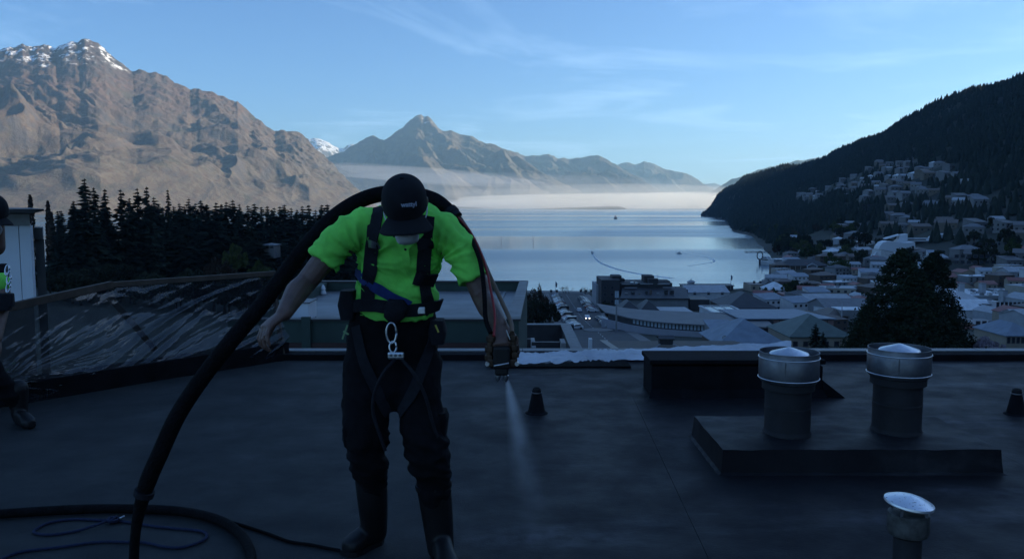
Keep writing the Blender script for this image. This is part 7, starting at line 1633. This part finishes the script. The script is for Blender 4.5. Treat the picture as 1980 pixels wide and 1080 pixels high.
# big twin topped cypress and its neighbours
def cypress_mesh(seed, R, n):
    g = np.random.default_rng(seed); nc = 240; z = g.uniform(0, 1, nc) ** 0.8; a = g.uniform(0, 6.28, nc); r = R * (1 - z) ** 0.72 * g.uniform(0.72, 1.08, nc)
    c = np.stack([r * np.cos(a), r * np.sin(a), z * 0.97], 1); rad = 0.035 + 0.055 * (1 - z); k = g.integers(0, nc, n); p_ = g.normal(size=(n, 3)); p_ /= np.linalg.norm(p_, axis=1)[:, None]
    V, Fc = tri_leaves(c[k] + p_ * (rad[k] * g.uniform(.4, 1.05, n))[:, None] * np.array([1, 1, .8]), 0.011, g); return np_mesh("cypress_crown", V, Fc, L_SEQ, False)
CY = cypress_mesh(5, 0.30, 16000)
fir(1744, 478, 148, 0, "left top of the huge dark twin cypress in the town", crown=CY, name="cypress_tree", wide=1.35); fir(1806, 486, 152, 0, "right hand trunk of the huge dark twin cypress", crown=CY, name="cypress_tree", wide=1.25)
fir(1776, 520, 140, 0, "lower dark cypress filling the foot of the twin pair", crown=CY, name="cypress_tree", wide=1.5); fir(1680, 588, 142, 0, "lower dark cypress left of the huge twin pair", crown=CY, name="cypress_tree", wide=1.5); fir(1842, 600, 146, 0, "lower dark cypress right of the huge twin pair", crown=CY, name="cypress_tree", wide=1.2)
fir(1578, 622, 150, 2, "small dark fir before the hipped hall", wide=1.3); fir(1592, 640, 146, 5, "smaller fir beside the one before the hipped hall", wide=1.4)
broad(1910, 648, 692, 146, 'blossom', "pale blossom tree at the lower right below the mall", wide=1.35, name="blossom_tree"); broad(1885, 655, 695, 150, 'dark', "dark shrub left of the blossom tree", wide=1.4, name="shrub", cat="shrub")
for i, (px_, yt, yb_, Y, k, w) in enumerate(((1885, 458, 520, 540, 'dark', 1.0), (1868, 472, 522, 535, 'dark', 1.1), (1905, 470, 520, 530, 'dark', 1.0), (1850, 480, 518, 545, 'rust', 1.0), (1922, 480, 520, 520, 'dark', 1.1), (1840, 487, 515, 550, 'rust', 1.2))): broad(px_, yt, yb_, Y, k, "dark leafy tree in the clump beside the white shell hotel", "trees beside the shell hotel", w)
rr = random.Random(33)
for i in range(70):
    px_, py_ = rr.choice(((rr.uniform(1500, 1600), rr.uniform(470, 500)), (rr.uniform(1450, 1560), rr.uniform(448, 478)), (rr.uniform(1600, 1720), rr.uniform(470, 520)), (rr.uniform(1820, 1980), rr.uniform(440, 500)), (rr.uniform(1560, 1660), rr.uniform(440, 470))))
    h = hit(px_, py_)
    if h is None or h.z < -44: continue
    k = rr.choice(('dark', 'dark', 'green', 'rust')); hh = rr.uniform(6, 12); t = thing("broadleaf_tree", {"dark": "dark leafy tree among the houses at the foot of the hill", "green": "olive green tree among the houses at the foot of the hill", "rust": "brownish tree among the houses at the foot of the hill"}[k], "tree", h, rr.uniform(0, 6), "trees among the houses below the hill")
    for nm, me in (("trunk", LIMBS), ("crown", BR[k])): o = link(nm, me, t); o.scale = (hh * 1.1, hh * 1.1, hh)
rr = random.Random(71)
for i in range(60):      # shore trees round the point and bushes filling the gaps of the town
    px_, py_, hh = rr.choice(((rr.uniform(1440, 1500), rr.uniform(446, 456), rr.uniform(9, 16)), (rr.uniform(1490, 1560), rr.uniform(452, 485), rr.uniform(10, 17)), (rr.uniform(1500, 1600), rr.uniform(478, 505), rr.uniform(8, 14)), (rr.uniform(1700, 1830), rr.uniform(500, 545), rr.uniform(5, 9)), (rr.uniform(1830, 1985), rr.uniform(500, 520), rr.uniform(6, 10)), (rr.uniform(1480, 1560), rr.uniform(560, 572), rr.uniform(4, 6))))
    h = hit(px_, py_)
    if h is None or h.z < -44.6: continue
    k = rr.choice(('dark', 'dark', 'dark', 'green')); w = rr.uniform(1.1, 1.5)
    where = "on the wooded point" if px_ < 1500 and py_ < 460 else "along the shore behind the wharf" if px_ < 1600 and py_ < 510 else "in the gaps between the town's roofs"
    t = thing("broadleaf_tree", ("olive tree " if k == 'green' else "dark tree ") + where, "tree", h, rr.uniform(0, 6), "trees along the shore and in town")
    for nm, me in (("trunk", LIMBS), ("crown", BR[k])): o = link(nm, me, t); o.scale = (hh * w, hh * w, hh)
for i in range(34):      # dark understorey in front of the wood
    px_ = 100 + i * 18 + rr.uniform(-8, 8); Y = rr.uniform(225, 262); x = xat(px_, 500, Y); zb = terr1(x, Y); hh = rr.uniform(7, 13)
    t = thing("broadleaf_tree", "dark bushy tree at the foot of the wood " + ("below the tallest firs" if px_ < 250 else "behind the screen's rail" if px_ < 420 else "near the olive green tree" if px_ < 540 else "beside the worker"), "tree", (x, Y, zb), rr.uniform(0, 6), "bushy trees at the foot of the wood")
    for nm, me in (("trunk", LIMBS), ("crown", BR['dark'])): o = link(nm, me, t); o.scale = (hh * 1.3, hh * 1.3, hh)
# small lodge glimpsed in the wood
px_building("wood_lodge", "small pale roofed lodge glimpsed in the dark wood", "house", 503, 530, 475, 300, 8, ybase=483, roof='hip', rise=0.8, wall='dim', rf='grey', win_rows=((1.2, 3),))
# --- forest covering the hill: far too many trees to count
def hill_forest():
    g = np.random.default_rng(8); N = 60000; a = np.radians(g.uniform(12.2, 40, N)); r = np.sqrt(g.uniform(560 ** 2, 3500 ** 2, N)); X, Y = r * np.sin(a), r * np.cos(a); Z = terr(X, Y)
    dr = np.clip((r - 600) / 500, 0, 1); keep = (Z > LAKE + 2.0) & (g.uniform(0, 1, N) < 0.25 + 0.75 * dr) & ~((Z < -25) & (r < 900) & (np.degrees(a) > 18.5))
    H = np.array([[h.x, h.y] for h in HOUSES])
    for h in H: keep &= ((X - h[0]) ** 2 + (Y - h[1]) ** 2 > 13 ** 2) & ~((np.abs(X - h[0] * (1 - 14 / r)) < 8) & (np.abs(Y - h[1] * (1 - 16 / r)) < 16) & (g.uniform(0, 1, N) < .93))
    X, Y, Z, r = X[keep], Y[keep], Z[keep], r[keep]; n = len(X)
    hgt = g.uniform(7, 15, n) * (1 + 0.35 * fbm(X / 160, Y / 160, 3, 3)); rad = hgt * g.uniform(0.2, 0.34, n); K = 6; V, Fc = [], []
    ang = np.arange(K) * 2 * math.pi / K; off = g.uniform(0, 6.28, n)[:, None]; jit = g.uniform(0.65, 1.25, (n, K)); jz = g.uniform(-0.08, 0.08, (n, K))
    ring = lambda f, zf, o_: np.stack([X[:, None] + rad[:, None] * f * jit * np.cos(ang + off + o_), Y[:, None] + rad[:, None] * f * jit * np.sin(ang + off + o_), Z[:, None] - 1 + hgt[:, None] * (zf + jz)], -1)
    r0, r1 = ring(1.0, 0.08, 0), ring(0.62, 0.5, 0.5); top = np.stack([X, Y, Z - 1 + hgt], -1)[:, None]
    V = np.concatenate([r0, r1, top], 1).reshape(-1, 3); b_ = np.arange(n)[:, None] * (2 * K + 1); T_ = []
    for i in range(K):
        j = (i + 1) % K; T_ += [np.concatenate([b_ + i, b_ + j, b_ + K + i], 1), np.concatenate([b_ + j, b_ + K + j, b_ + K + i], 1), np.concatenate([b_ + K + i, b_ + K + j, b_ + 2 * K], 1)]
    o = link("hillside_forest", np_mesh("hillside_forest", V, np.concatenate(T_), leaf_mat("forest_needles", (0.016, 0.023, 0.020), (0.036, 0.045, 0.034)), False), kind="stuff")
    tag(o, "dense dark forest covering the steep hillside on the right", "forest")
hill_forest()
# ------------------------------------------------------------------ air: thin haze, low smoke over the lake
def volume_mat(name, col, dens, g):
    m = bpy.data.materials.new(name); m.use_nodes = True; n = m.node_tree.nodes; l = m.node_tree.links
    n.remove(n["Principled BSDF"])
    v = n.new("ShaderNodeVolumePrincipled"); v.inputs["Color"].default_value = (*col, 1); v.inputs["Density"].default_value = dens; v.inputs["Anisotropy"].default_value = g
    l.new(v.outputs[0], n["Material Output"].inputs["Volume"]); return m
MB().box((0, 15500, 800), (58000, 37500, 1800)).build("haze", volume_mat("haze_air", (0.46, 0.77, 1.0), 3.5e-5, 0.3), kind="stuff")
def mist(c, d, dens, rz=0.0, tilt=0.0, g=0.35, col=(0.97, 0.97, 1.0)):
    bm = bmesh.new(); bmesh.ops.create_icosphere(bm, subdivisions=4, radius=1.0)
    for v in bm.verts:
        p = v.co; k = 1 + 0.35 * float(fbm(np.array([p.x * 1.7 + c[0] / 997]), np.array([p.y * 1.7 + p.z + c[1] / 811]), 3, 3)[0])
        p.x *= d[0] * k; p.y *= d[1] * k; p.z *= d[2] * (1 + 0.25 * (k - 1))
    me = bpy.data.meshes.new("lake_mist"); bm.to_mesh(me); bm.free(); me.materials.append(volume_mat("lake_mist", col, dens, g))
    me.polygons.foreach_set("use_smooth", [True] * len(me.polygons))
    o = link("lake_mist", me, kind="stuff"); o.location = c; o.rotation_euler = (0, tilt, rz); return o
def mist_at(px_, py_, Y, d, dens, **k): mist(P(px_, py_, Y), d, dens, **k)
WARM = (1.0, 0.985, 0.92)
mist_at(1190, 391, 9000, (2100, 1000, 100), 1.0e-3, col=WARM)
mist_at(1200, 384, 9600, (2300, 900, 170), 3.0e-4, col=WARM)
mist_at(1330, 388, 11000, (1000, 900, 120), 1.0e-3, col=WARM)
mist_at(960, 400, 8000, (1700, 800, 75), 2.5e-4)
mist_at(800, 338, 7800, (1200, 700, 75), 3.2e-4, tilt=0.07)
mist_at(900, 364, 8800, (2500, 900, 170), 1.2e-4)
mist_at(660, 402, 6600, (900, 500, 110), 2.0e-4)
